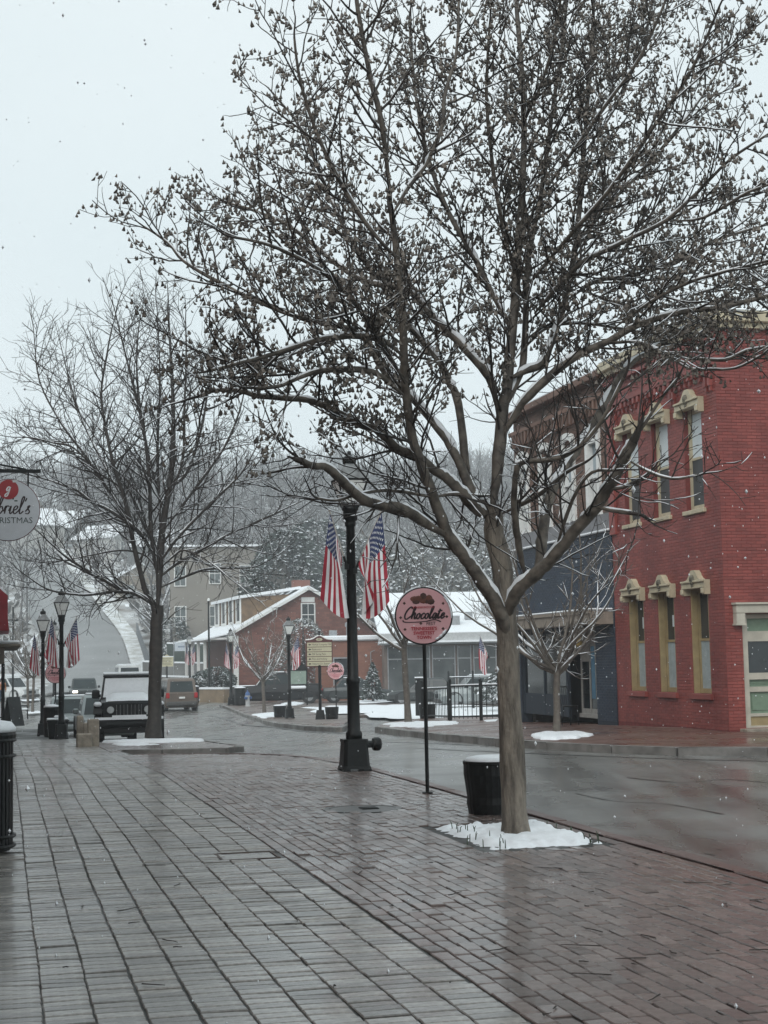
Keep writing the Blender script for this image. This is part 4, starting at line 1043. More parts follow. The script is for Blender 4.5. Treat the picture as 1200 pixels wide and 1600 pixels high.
def build_tree(name, label, base, Y0, limbs, rng, barkm, l2, l3, l4, snow_gap=.06, podn=0, endk=.6, bare=(), group=None, trunkm=None, twm=None, snow_thick=.80, pod_filter=None, tip=.006):
    """limbs: (photo points, radius in photo px at both ends, depth at both ends); each becomes a part, the twigs grow from them"""
    t = thing(name, label, 'tree', tuple(base), 0, group)
    off = np.array(base); tw = Tubes(); sn = Tubes(); podpts = []
    for li, (pxs, ra, rb, d0, d1, kind) in enumerate(limbs):
        P = traced(pxs, Y0, d0, d1); sc_ = Y0 / FPX; n = len(P)
        R_ = [(ra + (rb - ra) * i / (n - 1)) * sc_ for i in range(n)]
        if kind == 'main': R_ = [r_ * .85 for r_ in R_]
        P, R_ = catmull(P, R_, 4)
        if kind != 'trunk':
            for i_, k_ in enumerate((.3, .45, .6, .74, .86, .95)):
                if i_ < len(R_) - 2: R_[i_] *= k_
        # gentle unevenness
        for i in range(1, len(P) - 1): P[i] += rng.normal(0, .06, 3) * R_[i]; R_[i] *= 1 + rng.normal(0, .035)
        if kind == 'trunk':
            R_[0] *= 1.22; R_[1] *= 1.08
            for i in range(2, len(P) - 1): R_[i] *= 1 + rng.normal(0, .03)
        T = Tubes(); T.add(P - off, R_, 14 if R_[0] > .06 else 8)
        link('trunk' if kind == 'trunk' else 'limb', T.mesh('limb', (trunkm or barkm) if kind == 'trunk' else (MIDB if trunkm and kind == 'limb' else barkm)), t)
        if kind != 'trunk': snow_on(sn, P[2:] - off, R_[2:], rng, snow_thick, .42, .10, 6)
        # second order
        seg = np.linalg.norm(np.diff(P, axis=0), axis=1); L = seg.sum(); cum = np.concatenate([[0], np.cumsum(seg)])
        s = L * (.22 if kind == 'limb' else .82 if kind == 'trunk' else .12)
        while s < L:
            i = min(len(P) - 2, np.searchsorted(cum, s) - 1); f = (s - cum[i]) / seg[i]; p = P[i] * (1 - f) + P[i + 1] * f; d = unit(P[i + 1] - P[i]); r = R_[i]
            tt = s / L; ln = rng.uniform(*l2['len']) * (1.0 - .45 * tt)
            ppx = proj_px(p)
            if 505 < ppx[0] < 590 and 700 < ppx[1] < 800 and Y0 < 20: s += l2['sp']; continue
            rr = min(r * .62, l2['r']); dd = side_dir(rng, d, rng.uniform(*l2['ang']), l2['upb'])
            Q, qr = branch(rng, p, dd, ln, rr, tip, 7, l2['up'], .10)
            sub(Q, qr, rng, tw, sn, podpts, off, l3, l4, tip)
            s += rng.uniform(.6, 1.4) * l2['sp'] * (2.0 if li in bare else 1)
        # the limb runs out into a spray of its own
        Q, qr = branch(rng, P[-1], P[-1] - P[-2], rng.uniform(*l2['len']) * endk, R_[-1], tip, 6, l2['up'], .1)
        if kind != 'trunk': sub(Q, qr, rng, tw, sn, podpts, off, l3, l4, tip)
    link('twigs', tw.mesh('twigs', twm or TWIG), t, kind='stuff')
    if sn.V: link('branch_snow', sn.mesh('branch_snow', SNOW), t, kind='stuff')
    if podn:
        if pod_filter: podpts = [p for p in podpts if pod_filter(p)]
        rng.shuffle(podpts); use = []
        for p in podpts[:podn]:
            for k in range(rng.integers(1, 5)): use.append(p - off + rng.normal(0, .024, 3))
        link('seed_pods', pods(use, rng, .043), t, POD, 'stuff')
        print('pods', len(use))
    return t
def sub(Q, qr, rng, tw, sn, podpts, off, l3, l4, tip):
    tw.add(Q - off, qr, 5); snow_on(sn, Q - off, np.maximum(qr, .0055), rng, .95, .55, .28, 4)
    L = np.linalg.norm(np.diff(Q, axis=0), axis=1).sum(); k = max(2, int(L / l3['sp'])); sgn = 1
    for j in range(k):
        f = (j + rng.uniform(.3, 1)) / k * (len(Q) - 1); i = min(len(Q) - 2, int(f)); f -= i
        p = Q[i] * (1 - f) + Q[i + 1] * f; d = unit(Q[i + 1] - Q[i]); ln = rng.uniform(*l3['len']) * (1 - .35 * (i + f) / len(Q))
        dd = side_dir(rng, d, rng.uniform(.5, 1.05), l3['upb']); r = min(qr[i] * .7, .010)
        S, sr = branch(rng, p, dd, ln, max(r, tip), tip * .75, 4, l3['up'], .13)
        tw.add(S - off, sr, 3)
        if rng.random() < .8: snow_on(sn, S - off, np.maximum(sr, .0052), rng, 1.0, .55, .3, 3)
        podpts.append(S[-1]); podpts.append(S[2])
        for q in range(l4['n']):
            f2 = rng.uniform(.25, 1) * (len(S) - 1); i2 = min(len(S) - 2, int(f2)); p2 = S[i2] + (S[i2 + 1] - S[i2]) * (f2 - i2)
            d2 = side_dir(rng, unit(S[i2 + 1] - S[i2]), rng.uniform(.5, 1.0), l3['upb'])
            W, wr = branch(rng, p2, d2, rng.uniform(*l4['len']), tip * .8, tip * .55, 2, l3['up'], .15)
            tw.add(W - off, wr, 3); podpts.append(W[-1])

# ---- the big street tree, still hung with last year's seed pods
F_ = [  # photo points, radius px from/to, depth offset from/to
    ([(806, 1306), (800, 1200), (796, 1050), (790, 960), (787, 905), (774, 840), (769, 790)], 20.2, 14.5, 0, .05, 'trunk'),
    ([(769, 800), (777, 733), (785, 650), (793, 600), (799, 533), (806, 450), (812, 360), (818, 260), (818, 150), (808, 20), (800, -90)], 13.5, 3.5, .05, .5, 'main'),
    ([(788, 640), (806, 600), (818, 560), (822, 480), (826, 400), (846, 300), (862, 180), (880, 60), (890, -60)], 8, 3, .1, 1.2, 'main'),
    ([(795, 1000), (788, 975), (772, 940), (745, 897), (728, 875), (700, 835), (680, 783), (660, 730), (644, 680), (633, 600), (630, 517), (622, 420), (612, 333)], 12.5, 4.5, .0, -1.0, 'limb'),
    ([(613, 335), (597, 197), (580, 127), (560, 20), (550, -60)], 6, 3, -1.0, -1.5, 'main'),
    ([(613, 335), (640, 290), (663, 260), (690, 200), (695, 147), (713, 83), (717, 0)], 5, 2.5, -1.0, -.6, 'main'),
    ([(700, 838), (660, 815), (633, 797), (600, 791), (567, 780), (545, 762), (530, 747), (510, 730), (488, 727), (470, 720)], 9.5, 5, -.25, -1.8, 'limb'),
    ([(678, 778), (640, 770), (600, 766), (560, 772), (525, 782), (495, 778)], 4, 2, -.35, -1.5, 'main'),
    ([(682, 776), (710, 772), (740, 775)], 4, 4, -.35, .0, 'limb'),
    ([(770, 806), (755, 802), (740, 792), (725, 775), (710, 758), (695, 745), (677, 733), (650, 712), (620, 700), (590, 672), (560, 662), (520, 640), (480, 625), (440, 622), (400, 618), (371, 610), (337, 610), (312, 619)], 10, 2.5, .05, -1.2, 'limb'),
    ([(630, 617), (587, 583), (546, 577), (504, 579), (467, 590), (433, 604), (390, 606)], 7, 2.5, -.9, -2.0, 'main'),
    ([(629, 556), (600, 533), (558, 525), (508, 529), (467, 540), (417, 556), (375, 567), (329, 579)], 6.5, 2.5, -.9, -2.2, 'main'),
    ([(770, 795), (745, 778), (730, 753), (710, 707), (683, 667), (640, 617), (600, 580), (560, 520), (480, 500), (400, 470), (340, 440), (287, 408), (262, 379), (225, 354)], 9, 1.6, .1, 1.0, 'limb'),
    ([(778, 640), (765, 590), (747, 567), (717, 533), (680, 500), (640, 455), (587, 444), (558, 433), (525, 412), (496, 388), (450, 352), (400, 330), (360, 318)], 9, 2, .1, 1.2, 'limb'),
    ([(733, 765), (728, 735), (717, 633), (700, 593), (683, 560), (640, 510), (600, 450), (540, 360), (500, 270), (470, 200), (430, 150)], 8, 2, .2, 1.6, 'limb'),
    ([(618, 400), (580, 360), (540, 300), (500, 220), (470, 130), (460, 60)], 5, 2, -1.0, -1.5, 'main'),
    ([(633, 600), (600, 540), (560, 480), (510, 430), (460, 400), (410, 380), (360, 370)], 5, 2, -.8, -2.4, 'main'),
    ([(800, 520), (770, 460), (740, 400), (700, 330), (670, 250), (650, 150), (640, 40)], 7, 2.5, .2, .8, 'main'),
    ([(808, 440), (785, 350), (770, 260), (760, 150), (765, 40)], 5, 2.5, .3, -.5, 'main'),
    ([(792, 975), (797, 945), (815, 915), (840, 895), (867, 867), (900, 827), (933, 790), (960, 747), (977, 712), (990, 690)], 11.5, 7.5, .0, -.8, 'limb'),
    ([(988, 692), (995, 680), (1012, 655), (1035, 620), (1060, 590)], 4, 2, -.8, -1.0, 'main'),
    ([(932, 792), (955, 797), (988, 802)], 4.5, 3.5, -.6, -.8, 'limb'),
    ([(950, 765), (970, 762), (984, 757)], 4, 3, -.65, -.7, 'limb'),
    ([(976, 715), (1010, 735), (1050, 748), (1090, 742)], 3, 1.5, -.75, -1.2, 'limb'),
    ([(820, 900), (812, 860), (806, 820), (803, 783), (807, 735), (818, 722), (867, 717), (900, 702), (922, 683), (950, 640), (975, 590)], 6, 2.5, -.1, -1.2, 'limb'),
    ([(785, 802), (817, 787), (847, 770), (883, 740), (915, 722)], 4.5, 2, .0, -.8, 'limb'),
    ([(868, 865), (880, 820), (900, 770), (925, 738), (960, 735)], 3.5, 2, -.3, -.8, 'limb'),
    ([(838, 893), (845, 862), (848, 830), (855, 790), (872, 750), (890, 720), (920, 675), (945, 630), (965, 595), (985, 568), (1005, 555), (1040, 530), (1090, 500)], 10, 4, -.1, 1.4, 'limb'),
    ([(780, 690), (817, 630), (860, 587), (900, 557), (950, 533), (1000, 507), (1067, 487), (1127, 480), (1200, 462), (1260, 450)], 8, 3, .1, -.5, 'limb'),
    ([(950, 535), (1000, 535), (1040, 552), (1083, 560), (1133, 562), (1167, 548), (1210, 540)], 4, 2.5, -.2, -.9, 'main'),
    ([(1040, 552), (1075, 575), (1110, 577), (1150, 575), (1190, 555)], 3, 1.8, -.5, -1.2, 'main'),
    ([(800, 590), (822, 578), (847, 567), (867, 520), (890, 440), (905, 330), (915, 200), (925, 60), (930, -60)], 9, 3, .1, 1.5, 'main'),
    ([(806, 560), (850, 515), (900, 505), (960, 512), (1010, 520)], 4, 2, .1, 1.0, 'main'),
    ([(835, 490), (870, 450), (910, 410), (950, 390), (990, 370), (1040, 345), (1090, 300), (1140, 250), (1200, 210)], 6, 2, .2, -1.0, 'main'),
    ([(885, 470), (930, 440), (990, 430), (1050, 410), (1120, 375), (1200, 350), (1260, 330)], 5, 2, .6, 1.5, 'main'),
    ([(895, 400), (940, 330), (1000, 270), (1060, 200), (1110, 130), (1150, 60)], 5, 2, .8, 2.0, 'main'),
    ([(850, 300), (900, 230), (950, 160), (1000, 90), (1040, 0), (1060, -60)], 4.5, 2, .5, -.4, 'main'),
    ([(912, 240), (960, 170), (1000, 80), (1020, 0)], 4, 2, 1.1, 2.0, 'main'),
    ([(960, 512), (1020, 470), (1080, 440), (1150, 420), (1230, 400)], 4, 2, -.2, -1.6, 'main'),
    ([(815, 200), (850, 120), (870, 40), (880, -40)], 4, 2, .4, -.4, 'main'),
    ([(1040, 345), (1100, 340), (1170, 300), (1230, 280)], 3.5, 2, -.6, -1.4, 'main'),
    ([(890, 440), (950, 470), (1030, 480), (1100, 455), (1180, 440)], 4, 2, .5, 2.2, 'main'),
    ([(805, 470), (880, 380), (950, 300), (1020, 200), (1080, 110), (1120, 20)], 5, 2, .2, -1.8, 'main'),
]
rngT = np.random.default_rng(11)
tb = at(806, 1306, 13.58); tree_base = (tb.x, tb.y, gz(tb.x, tb.y))
build_tree('street_tree', 'big bare street tree hung with dark seed pods, standing in a snowy bed', tree_base, 13.58, F_, rngT, BARK,
           dict(len=(.5, 1.35), r=.012, ang=(.55, 1.15), upb=.25, up=.35, sp=.125), dict(sp=.12, len=(.16, .46), upb=.15, up=.30), dict(n=2, len=(.07, .18)), podn=8600, endk=.3, bare=(19, 20, 21, 22, 23, 24, 25, 26, 27, 29, 30), trunkm=TRUNKB, tip=.0042,
           pod_filter=lambda p: proj_px(p)[1] < 600 + .35 * max(0, 800 - proj_px(p)[0]) and not (500 < proj_px(p)[0] < 592 and 705 < proj_px(p)[1] < 810) and not (815 < proj_px(p)[0] < 990 and proj_px(p)[1] > 560 and hash(round(p[0] * 1e4)) % 3))

# ---- the bare tree on the island
Lt = [
    ([(240, 1152), (242, 1080), (244, 1010), (246, 946)], 11.5, 9.5, 0, 0, 'trunk'),
    ([(246, 950), (250, 887), (254, 825), (267, 742), (271, 658), (267, 554), (262, 480)], 8.5, 1.6, 0, .4, 'main'),
    ([(243, 950), (232, 935), (221, 900), (208, 846), (196, 783), (179, 733), (167, 679), (158, 617), (167, 554), (175, 512)], 6, 1.2, 0, -.8, 'main'),
    ([(246, 905), (238, 850), (235, 804), (233, 742), (225, 679), (212, 617), (196, 554), (183, 500)], 5, 1.2, 0, -.6, 'main'),
    ([(247, 885), (225, 840), (200, 817), (170, 797), (142, 783), (121, 767), (95, 757), (75, 750), (20, 735)], 4, 1, 0, -1.2, 'main'),
    ([(243, 946), (220, 930), (188, 921), (158, 904), (130, 888), (104, 871), (80, 850), (58, 829)], 4, 1, 0, -1.6, 'main'),
    ([(242, 948), (210, 928), (175, 925), (145, 929), (117, 929), (75, 921), (42, 900)], 3.6, 1, 0, -2.2, 'main'),
    ([(205, 820), (175, 775), (137, 717), (96, 662), (62, 596), (54, 533)], 3.5, .9, -.3, -1, 'main'),
    ([(150, 735), (115, 700), (83, 692), (50, 684), (20, 683)], 2.4, .8, -.6, -1.5, 'main'),
    ([(198, 790), (170, 740), (130, 660), (110, 600), (95, 540)], 2.6, .8, -.5, .6, 'main'),
    ([(247, 905), (270, 885), (300, 867), (330, 850), (362, 833), (417, 808), (471, 783)], 4, 1, 0, .8, 'main'),
    ([(250, 880), (270, 850), (292, 825), (333, 783), (375, 742), (400, 700)], 4, 1, 0, -.6, 'main'),
    ([(247, 920), (280, 905), (320, 890), (360, 888), (400, 885), (430, 870)], 3, .9, 0, 1.6, 'main'),
    ([(265, 760), (283, 750), (300, 721), (317, 658), (325, 608), (335, 550)], 4, 1, .1, .8, 'main'),
    ([(252, 840), (248, 760), (246, 700), (250, 596), (246, 500)], 4, 1, 0, .9, 'main'),
    ([(260, 790), (285, 720), (288, 640), (291, 560), (290, 500)], 3.5, 1, .1, -.8, 'main'),
    ([(255, 830), (300, 770), (350, 700), (375, 640), (385, 590)], 3.5, 1, .1, -.4, 'main'),
    ([(249, 890), (270, 870), (290, 860), (330, 880), (360, 905)], 2.5, .9, 0, -1.0, 'main'),
    ([(249, 900), (230, 870), (190, 860), (130, 870), (80, 880)], 2.5, .8, 0, 1.5, 'main'),
    ([(250, 870), (215, 790), (160, 700), (120, 640), (90, 620)], 3, .8, 0, 1.4, 'main'),
    ([(255, 800), (230, 700), (215, 600), (215, 530), (222, 480)], 3, .8, .1, 1.2, 'main'),
]
rngL = np.random.default_rng(5)
lb_ = at(240, 1152, 40.2); left_base = (lb_.x, lb_.y, gz(lb_.x, lb_.y))
build_tree('bare_tree', 'tall bare street tree with fine upswept snow lined branches beside the parked off-roader', left_base, 40.2, Lt, rngL, DARKB,
           dict(len=(1.0, 2.5), r=.026, ang=(.55, 1.1), upb=.05, up=.16, sp=.24), dict(sp=.22, len=(.4, 1.05), upb=.1, up=.15), dict(n=2, len=(.18, .45)), twm=TWIG, tip=.0075, snow_thick=.8)

# ---- small planted trees
def young_tree(name, label, base, h, trunk_h, r, spread, nl, seed, group=None, barkm=GBARK, up=.5, tw_len=(.35, .8), snowy=.9):
    rng = np.random.default_rng(seed); t = thing(name, label, 'tree', tuple(base), 0, group); T = Tubes(); tw = Tubes(); sn = Tubes(); z0 = np.zeros(3)
    P, R_ = branch(rng, z0, np.array([.0, 0, 1.]), trunk_h, r, r * .85, 5, .2, .02); R_[0] *= 1.2; T.add(P, R_, 9); link('trunk', T.mesh('trunk', barkm), t)
    for k in range(nl):
        a = k * 2.4 + rng.uniform(-.4, .4); ti = rng.uniform(.55, 1.25) if k else .1; d = np.array([math.cos(a) * math.sin(ti) * spread, math.sin(a) * math.sin(ti) * spread, math.cos(ti)])
        st = P[-1] - np.array([0, 0, rng.uniform(0, .12) * trunk_h]); Q, qr = branch(rng, st, d, (h - trunk_h) * rng.uniform(.75, 1.1) / max(.6, math.cos(ti * .6)), r * .5, r * .10, 9, up * 1.5, .10)
        T2 = Tubes(); T2.add(Q, qr, 6); link('limb', T2.mesh('limb', barkm), t); snow_on(sn, Q, qr, rng, snowy, .3, .1, 5)
        for j in range(1, 10):
            d2 = side_dir(rng, unit(Q[min(9, j + 1)] - Q[j - 1]), rng.uniform(.5, 1.1), .1)
            S, sr = branch(rng, Q[j], d2, rng.uniform(*tw_len), max(.007, qr[j] * .5), .005, 6, up * .8, .17); tw.add(S, sr, 4); snow_on(sn, S, np.maximum(sr, .006), rng, 1.0, .4, .25, 4)
            for q in range(5):
                d3 = side_dir(rng, unit(S[3] - S[1]), rng.uniform(.4, 1.0), .3); i = rng.integers(1, 5)
                W, wr = branch(rng, S[i], d3, rng.uniform(.15, .45), .006, .004, 3, .3, .12); tw.add(W, wr, 3); snow_on(sn, W, np.maximum(wr, .005), rng, 1.0, .45, .3, 3)
    link('twigs', tw.mesh('twigs', barkm), t, kind='stuff'); link('branch_snow', sn.mesh('branch_snow', SNOW), t, kind='stuff'); return t
p = gp(868, 30.6); young_tree('young_tree', 'young snow lined tree with open vase crown in front of the slate blue shop', p, 4.5, 1.3, .075, 1.2, 13, 3, barkm=GBARK, tw_len=(.45, 1.0))
p = G(638, 1130); young_tree('young_tree', 'slim young tree beside the dark planter tub on the snowy square', p, 5.0, 2.35, .10, 1.0, 8, 8, tw_len=(.3, .6))
p = G(413, 1113); young_tree('young_tree', 'small pale young tree near the blue capped hydrant', p, 4.6, 1.65, .09, .9, 12, 15, tw_len=(.45, .9))
p = gp(51, 84); young_tree('young_tree', 'small bare tree by the bench, the nearer of the pair beside the left pavement', p, 5.3, 2.0, .08, .8, 10, 21, tw_len=(.45, .9))
p = gp(44, 93); young_tree('young_tree', 'small bare tree behind the bench, the farther of the pair on the left pavement', p, 4.8, 1.9, .08, .8, 9, 22, tw_len=(.45, .9))

# ---- evergreens
NEED = mat('snowy_needles', (.030, .044, .036), .7, col2=(.05, .07, .058), vscale=6, snow=.34, snow_scale=3, island=.35)
LEAFD = mat('dusted_leaves', (.10, .105, .09), .7, col2=(.17, .172, .155), vscale=3, snow=.42, snow_scale=2, island=.4)
def conifer(name, label, base, h, w, n, seed, blob=.35, cone=True, m=NEED, group=None, cat='tree'):
    rng = np.random.default_rng(seed); t = thing(name, label, cat, tuple(base), 0, group)
    T = Tubes(); T.add([(0, 0, -.2), (0, 0, h * .5), (0, 0, h * .95)], [w * .06, w * .04, .02], 7); link('trunk', T.mesh('trunk', DARKB), t)
    V = []; F = []; k = 0
    for i in range(n):
        if cone: zz = rng.beta(1.1, 1.6); rad = w * .5 * (1 - zz) * rng.uniform(.55, 1.06) ** .6
        else:
            zz = rng.uniform(.05, 1.0); rad = w * .5 * math.sqrt(max(.02, 1 - (2 * zz - .85) ** 2 / 1.4)) * rng.uniform(.4, 1.05) ** .5 * (1 + .25 * mnoise.noise(Vector((i * .0, zz * 4, seed))))
        a = rng.uniform(0, 6.283); rad *= 1 + .22 * math.sin(3 * a + seed) * math.sin(zz * 9 + seed)
        c = np.array([rad * math.cos(a), rad * math.sin(a), h * (.06 + .94 * zz)]); o = unit(np.array([math.cos(a), math.sin(a), -.25 + rng.normal(0, .25)])); s_ = blob * rng.uniform(.5, 1.2)
        q = unit(np.cross(o, rng.normal(0, 1, 3))); 
        vs = [c - o * s_ * .3, c + q * s_ * .35, c + o * s_ * .8, c - q * s_ * .35]
        V += [tuple(v) for v in vs]; F.append((k, k + 1, k + 2, k + 3)); k += 4
    me = bpy.data.meshes.new('foliage'); me.from_pydata(V, [], F); link('foliage', me, t, m, 'stuff'); return t
p = G(583, 1097); conifer('fir_tree', 'small snow dusted fir set out on the square like a christmas tree', p, 2.35, 1.5, 1500, 4, .2)
# ================================================================== STREET FURNITURE
FR = mat('flag_red', (.34, .020, .040), .75, var=.15, vscale=6); FW = mat('flag_white', (.74, .74, .75), .75, var=.08, vscale=6); FB = mat('flag_blue', (.022, .035, .105), .75, var=.2, vscale=6)
def px_m(px, py, Y): return at(px, py, Y)
def sq(mb, half0, half1, z0, z1, ch=.25, n=8, mi=0):
    """eight sided frustum, a square with cut corners"""
    def ring(h, z): c = h * ch; return [(-h + c, -h, z), (h - c, -h, z), (h, -h + c, z), (h, h - c, z), (h - c, h, z), (-h + c, h, z), (-h, h - c, z), (-h, -h + c, z)]
    return mb.loft([ring(half0, z0), ring(half1, z1)], mi)
def lamp_post(base, label, group='black street lamps with lantern heads', rz=TH):
    t = thing('street_lamp', label, 'street lamp', base, rz, group)
    q = MB(); sq(q, .205, .195, 0.03, .07, .2); sq(q, .19, .165, .07, .40); sq(q, .175, .17, .401, .44)
    for sx in (-1, 1):
        for sy in (-1, 1): q.box(sx * .15 - .05, sx * .15 + .05, sy * .15 - .05, sy * .15 + .05, -.03, .03)
    obj('pedestal', q, BLACK, t)
    q = MB(); q.lathe([(.115, .44), (.115, .52), (.09, .56), (.085, 1.2), (.095, 1.22), (.095, 1.28), (.080, 1.30), (.060, 3.42), (.075, 3.43), (.08, 3.47), (.075, 3.5), (.10, 3.51), (.10, 3.64), (.12, 3.66), (.12, 3.70)], 18); obj('pole', q, BLACK, t, True)
    L = MB(); z0, z1 = 3.70, 4.08; a, b = .10, .215
    for sx in (-1, 1):
        for sy in (-1, 1): L.tube([(sx * a, sy * a, z0), (sx * b, sy * b, z1)], .014, 5)
    for h, z in ((a, z0), (b, z1)):
        for i in range(4):
            c = [(-h, -h), (h, -h), (h, h), (-h, h)]; p, r_ = c[i], c[(i + 1) % 4]; L.tube([(p[0], p[1], z), (r_[0], r_[1], z)], .016, 5)
    obj('lantern_frame', L, BLACK, t)
    g = MB(); g.loft([[(-a, -a, z0 + .01), (a, -a, z0 + .01), (a, a, z0 + .01), (-a, a, z0 + .01)], [(-b, -b, z1 - .01), (b, -b, z1 - .01), (b, b, z1 - .01), (-b, b, z1 - .01)]]); obj('lantern_glass', g, FROST, t)
    r_ = MB(); c = lambda h, z: [(-h, -h, z), (h, -h, z), (h, h, z), (-h, h, z)]
    r_.loft([c(.235, 4.09), c(.15, 4.22), c(.085, 4.31)]); o = obj('lantern_roof', r_, mat('lantern_roof', (.16, .165, .165), .35, var=.3, snow=.28, snow_scale=9), t)
    r_ = MB(); r_.lathe([(.09, 4.311), (.10, 4.34), (.10, 4.40), (.075, 4.42), (.03, 4.45), (.025, 4.5)], 12); obj('lantern_cap', r_, BLACK, t)
    return t
lampZ = {}
b = at(554, 1205, 21.7); b.z = gz(b.x, b.y); L0 = lamp_post(tuple(b), 'tallest black lamp post, on the red paving before the pink round sign')
q = MB(); q.lathe([(.05, 0), (.05, .10)], 10); q.lathe([(.085, .10), (.095, .13), (.095, .19), (.07, .215)], 12)
o = obj('outlet_spout', q, BLACK, L0, False, (.165, -.02, .36)); o.rotation_euler = (0, math.pi / 2, 0)
lamps = [(96, 46.5, 'black lamp post with two flags standing before the snow capped planter box'), (67, 55.0, 'black lamp post with two flags left of the pink sign, behind the nearer one'), (85, 68.0, 'far black lamp post half hidden between the two flagged lamp posts'),
         (452, 68.5, 'black lamp post with one folded flag beside a planter on the far pavement'), (361, 91.0, 'black lamp post with two flags beside the blue capped hydrant'), (297, 117, 'far black lamp post behind the brown car')]
LP = [L0]
for px, Y, lab in lamps:
    g_ = gp(px, Y); LP.append(dup(L0, tuple(g_), label=lab))
for r_ in LP[1:]:
    for ch_ in list(r_.children):
        if ch_.name.startswith('outlet_spout'): bpy.data.objects.remove(ch_)

# ---- flags: cloth with thirteen stripes and fifty stars, hanging from a slanting pole
def flag(name, label, tip, low, ft, fb, bulge, foot, seed, origin, side):
    """corners in metres from the lamp: x across the view, z up; hoist runs tip->low, fly ends ft (top stripe) and fb"""
    t = thing(name, label, 'flag', origin, 0, 'striped flags on the lamp posts')
    rn = random.Random(seed); N, Mh = 26, 26; m = MB()
    A, Bq, Cq, D = [Vector((p[0], p[1] if len(p) > 2 else 0, p[-1])) for p in (tip, low, ft, fb)]
    def P(f, h):
        hv = h / .62 if h < .62 else 1 - (h - .62) * 1.2      # the lower part of the cloth is folded behind
        p = (A * (1 - h) + Bq * h) * (1 - f) + (Cq * (1 - hv) + D * hv) * f
        if f < .5: p = p * (f * 2) + (1 - f * 2) * ((A * (1 - h) + Bq * h) * (1 - f) + (Cq * (1 - h) + D * h) * f)
        p.y += .06 * sstep(.58, .68, h) * min(1, f * 3)
        fold = math.sin(h * 9.5 + 2.2 * f + seed) * .055 * min(1, f * 1.6 + .12) + math.sin(h * 4 + seed * 2 - f * 3) * .05 * f
        drop = -bulge * math.sin(math.pi * min(1, max(0, h))) * f * f
        return Vector((p.x + .018 * math.sin(h * 9.5 + 2.2 * f + seed + 1.2) * f, p.y + fold, p.z + drop + .012 * math.sin(h * 12 + f * 4) * f))
    for i in range(N + 1):
        for j in range(Mh + 1): m.v.append(tuple(P(i / N, j / Mh)))
    for i in range(N):
        for j in range(Mh):
            a = i * (Mh + 1) + j; m.f.append((a, a + 1, a + Mh + 2, a + Mh + 1))
            stripe = j // 2; canton = (i + .5) / N < .4 and stripe < 7
            m.m.append(2 if canton else (0 if stripe % 2 == 0 else 1))
    me = m.mesh('cloth', [FR, FW, FB], True); c = obj('cloth', me, None, t)
    s = MB()
    for r in range(9):
        for k in range(6 if r % 2 == 0 else 5):
            f = .4 * ((k * 2 + (1 if r % 2 == 0 else 2)) / 12); h = (r + 1) / 10 * 7 / 13
            for sg in (-1, 1):
                vs = []
                for q_ in range(10):
                    a = math.pi / 2 + q_ * math.pi / 5; rr = .027 if q_ % 2 == 0 else .011
                    pt = P(f + rr * math.sin(a) * .66, h + rr * math.cos(a) * 1.1); vs.append((pt.x, pt.y + sg * .004, pt.z))
                s.add(vs, [tuple(range(10))])
    obj('star_print', s, FW, t)['kind'] = 'stuff'
    q = MB(); F0 = Vector(foot); T0 = A + (A - Bq).normalized() * .04; q.tube([F0, T0], .011, 6); q.sphere(T0, .02, 8, 5); obj('pole', q, mat('flag_pole', (.35, .33, .30), .45), t)
    q = MB(); dirr = (T0 - F0).normalized(); q.tube([F0 - dirr * .02, F0 + dirr * .14], .02, 6); q.box(F0.x - .03, F0.x + .03, F0.y - .03, F0.y + .05, F0.z - .05, F0.z + .03); obj('bracket', q, BLACK, t)
    return t
S_ = 21.7 / FPX
def rel(px, py, dy=-.12): return ((px - 553) * S_ , dy, (1205 - py) * S_)
o0 = tuple(L0.location)
fr_ = flag('flag', 'striped flag on the right of the tallest lamp post', rel(602, 804), rel(565, 886), rel(614, 944), rel(569, 936), .30, (.06, -.08, 2.80), 1, o0, 1)
fl_ = flag('flag', 'striped flag on the left of the tallest lamp post', rel(522, 806), rel(538, 870), rel(503, 938), rel(548, 946), .22, (-.06, -.08, 2.86), 4, o0, -1)
def flags(i, right, left):
    if right: dup(fr_, tuple(LP[i].location), random.uniform(-.35, .35), right)
    if left: dup(fl_, tuple(LP[i].location), random.uniform(-.35, .35), left)
flags(1, 'striped flag right of the lamp post by the snow capped planter box', 'striped flag left of the lamp post by the snow capped planter box')
flags(2, 'striped flag right of the far left lamp post behind the pink sign', 'striped flag left of the far left lamp post')
flags(4, 'folded striped flag on the lamp post beside the green notice board', None)
flags(5, 'striped flag right of the hydrant lamp post', 'striped flag left of the hydrant lamp post')
flags(6, 'far striped flag right of the lamp post behind the brown car', 'far striped flag left of the lamp post behind the brown car')
pf = gp(770, 60); fx = dup(fr_, (pf.x - .1, pf.y, pf.z - .55), 2.6, 'striped flag half hidden behind the big tree trunk')
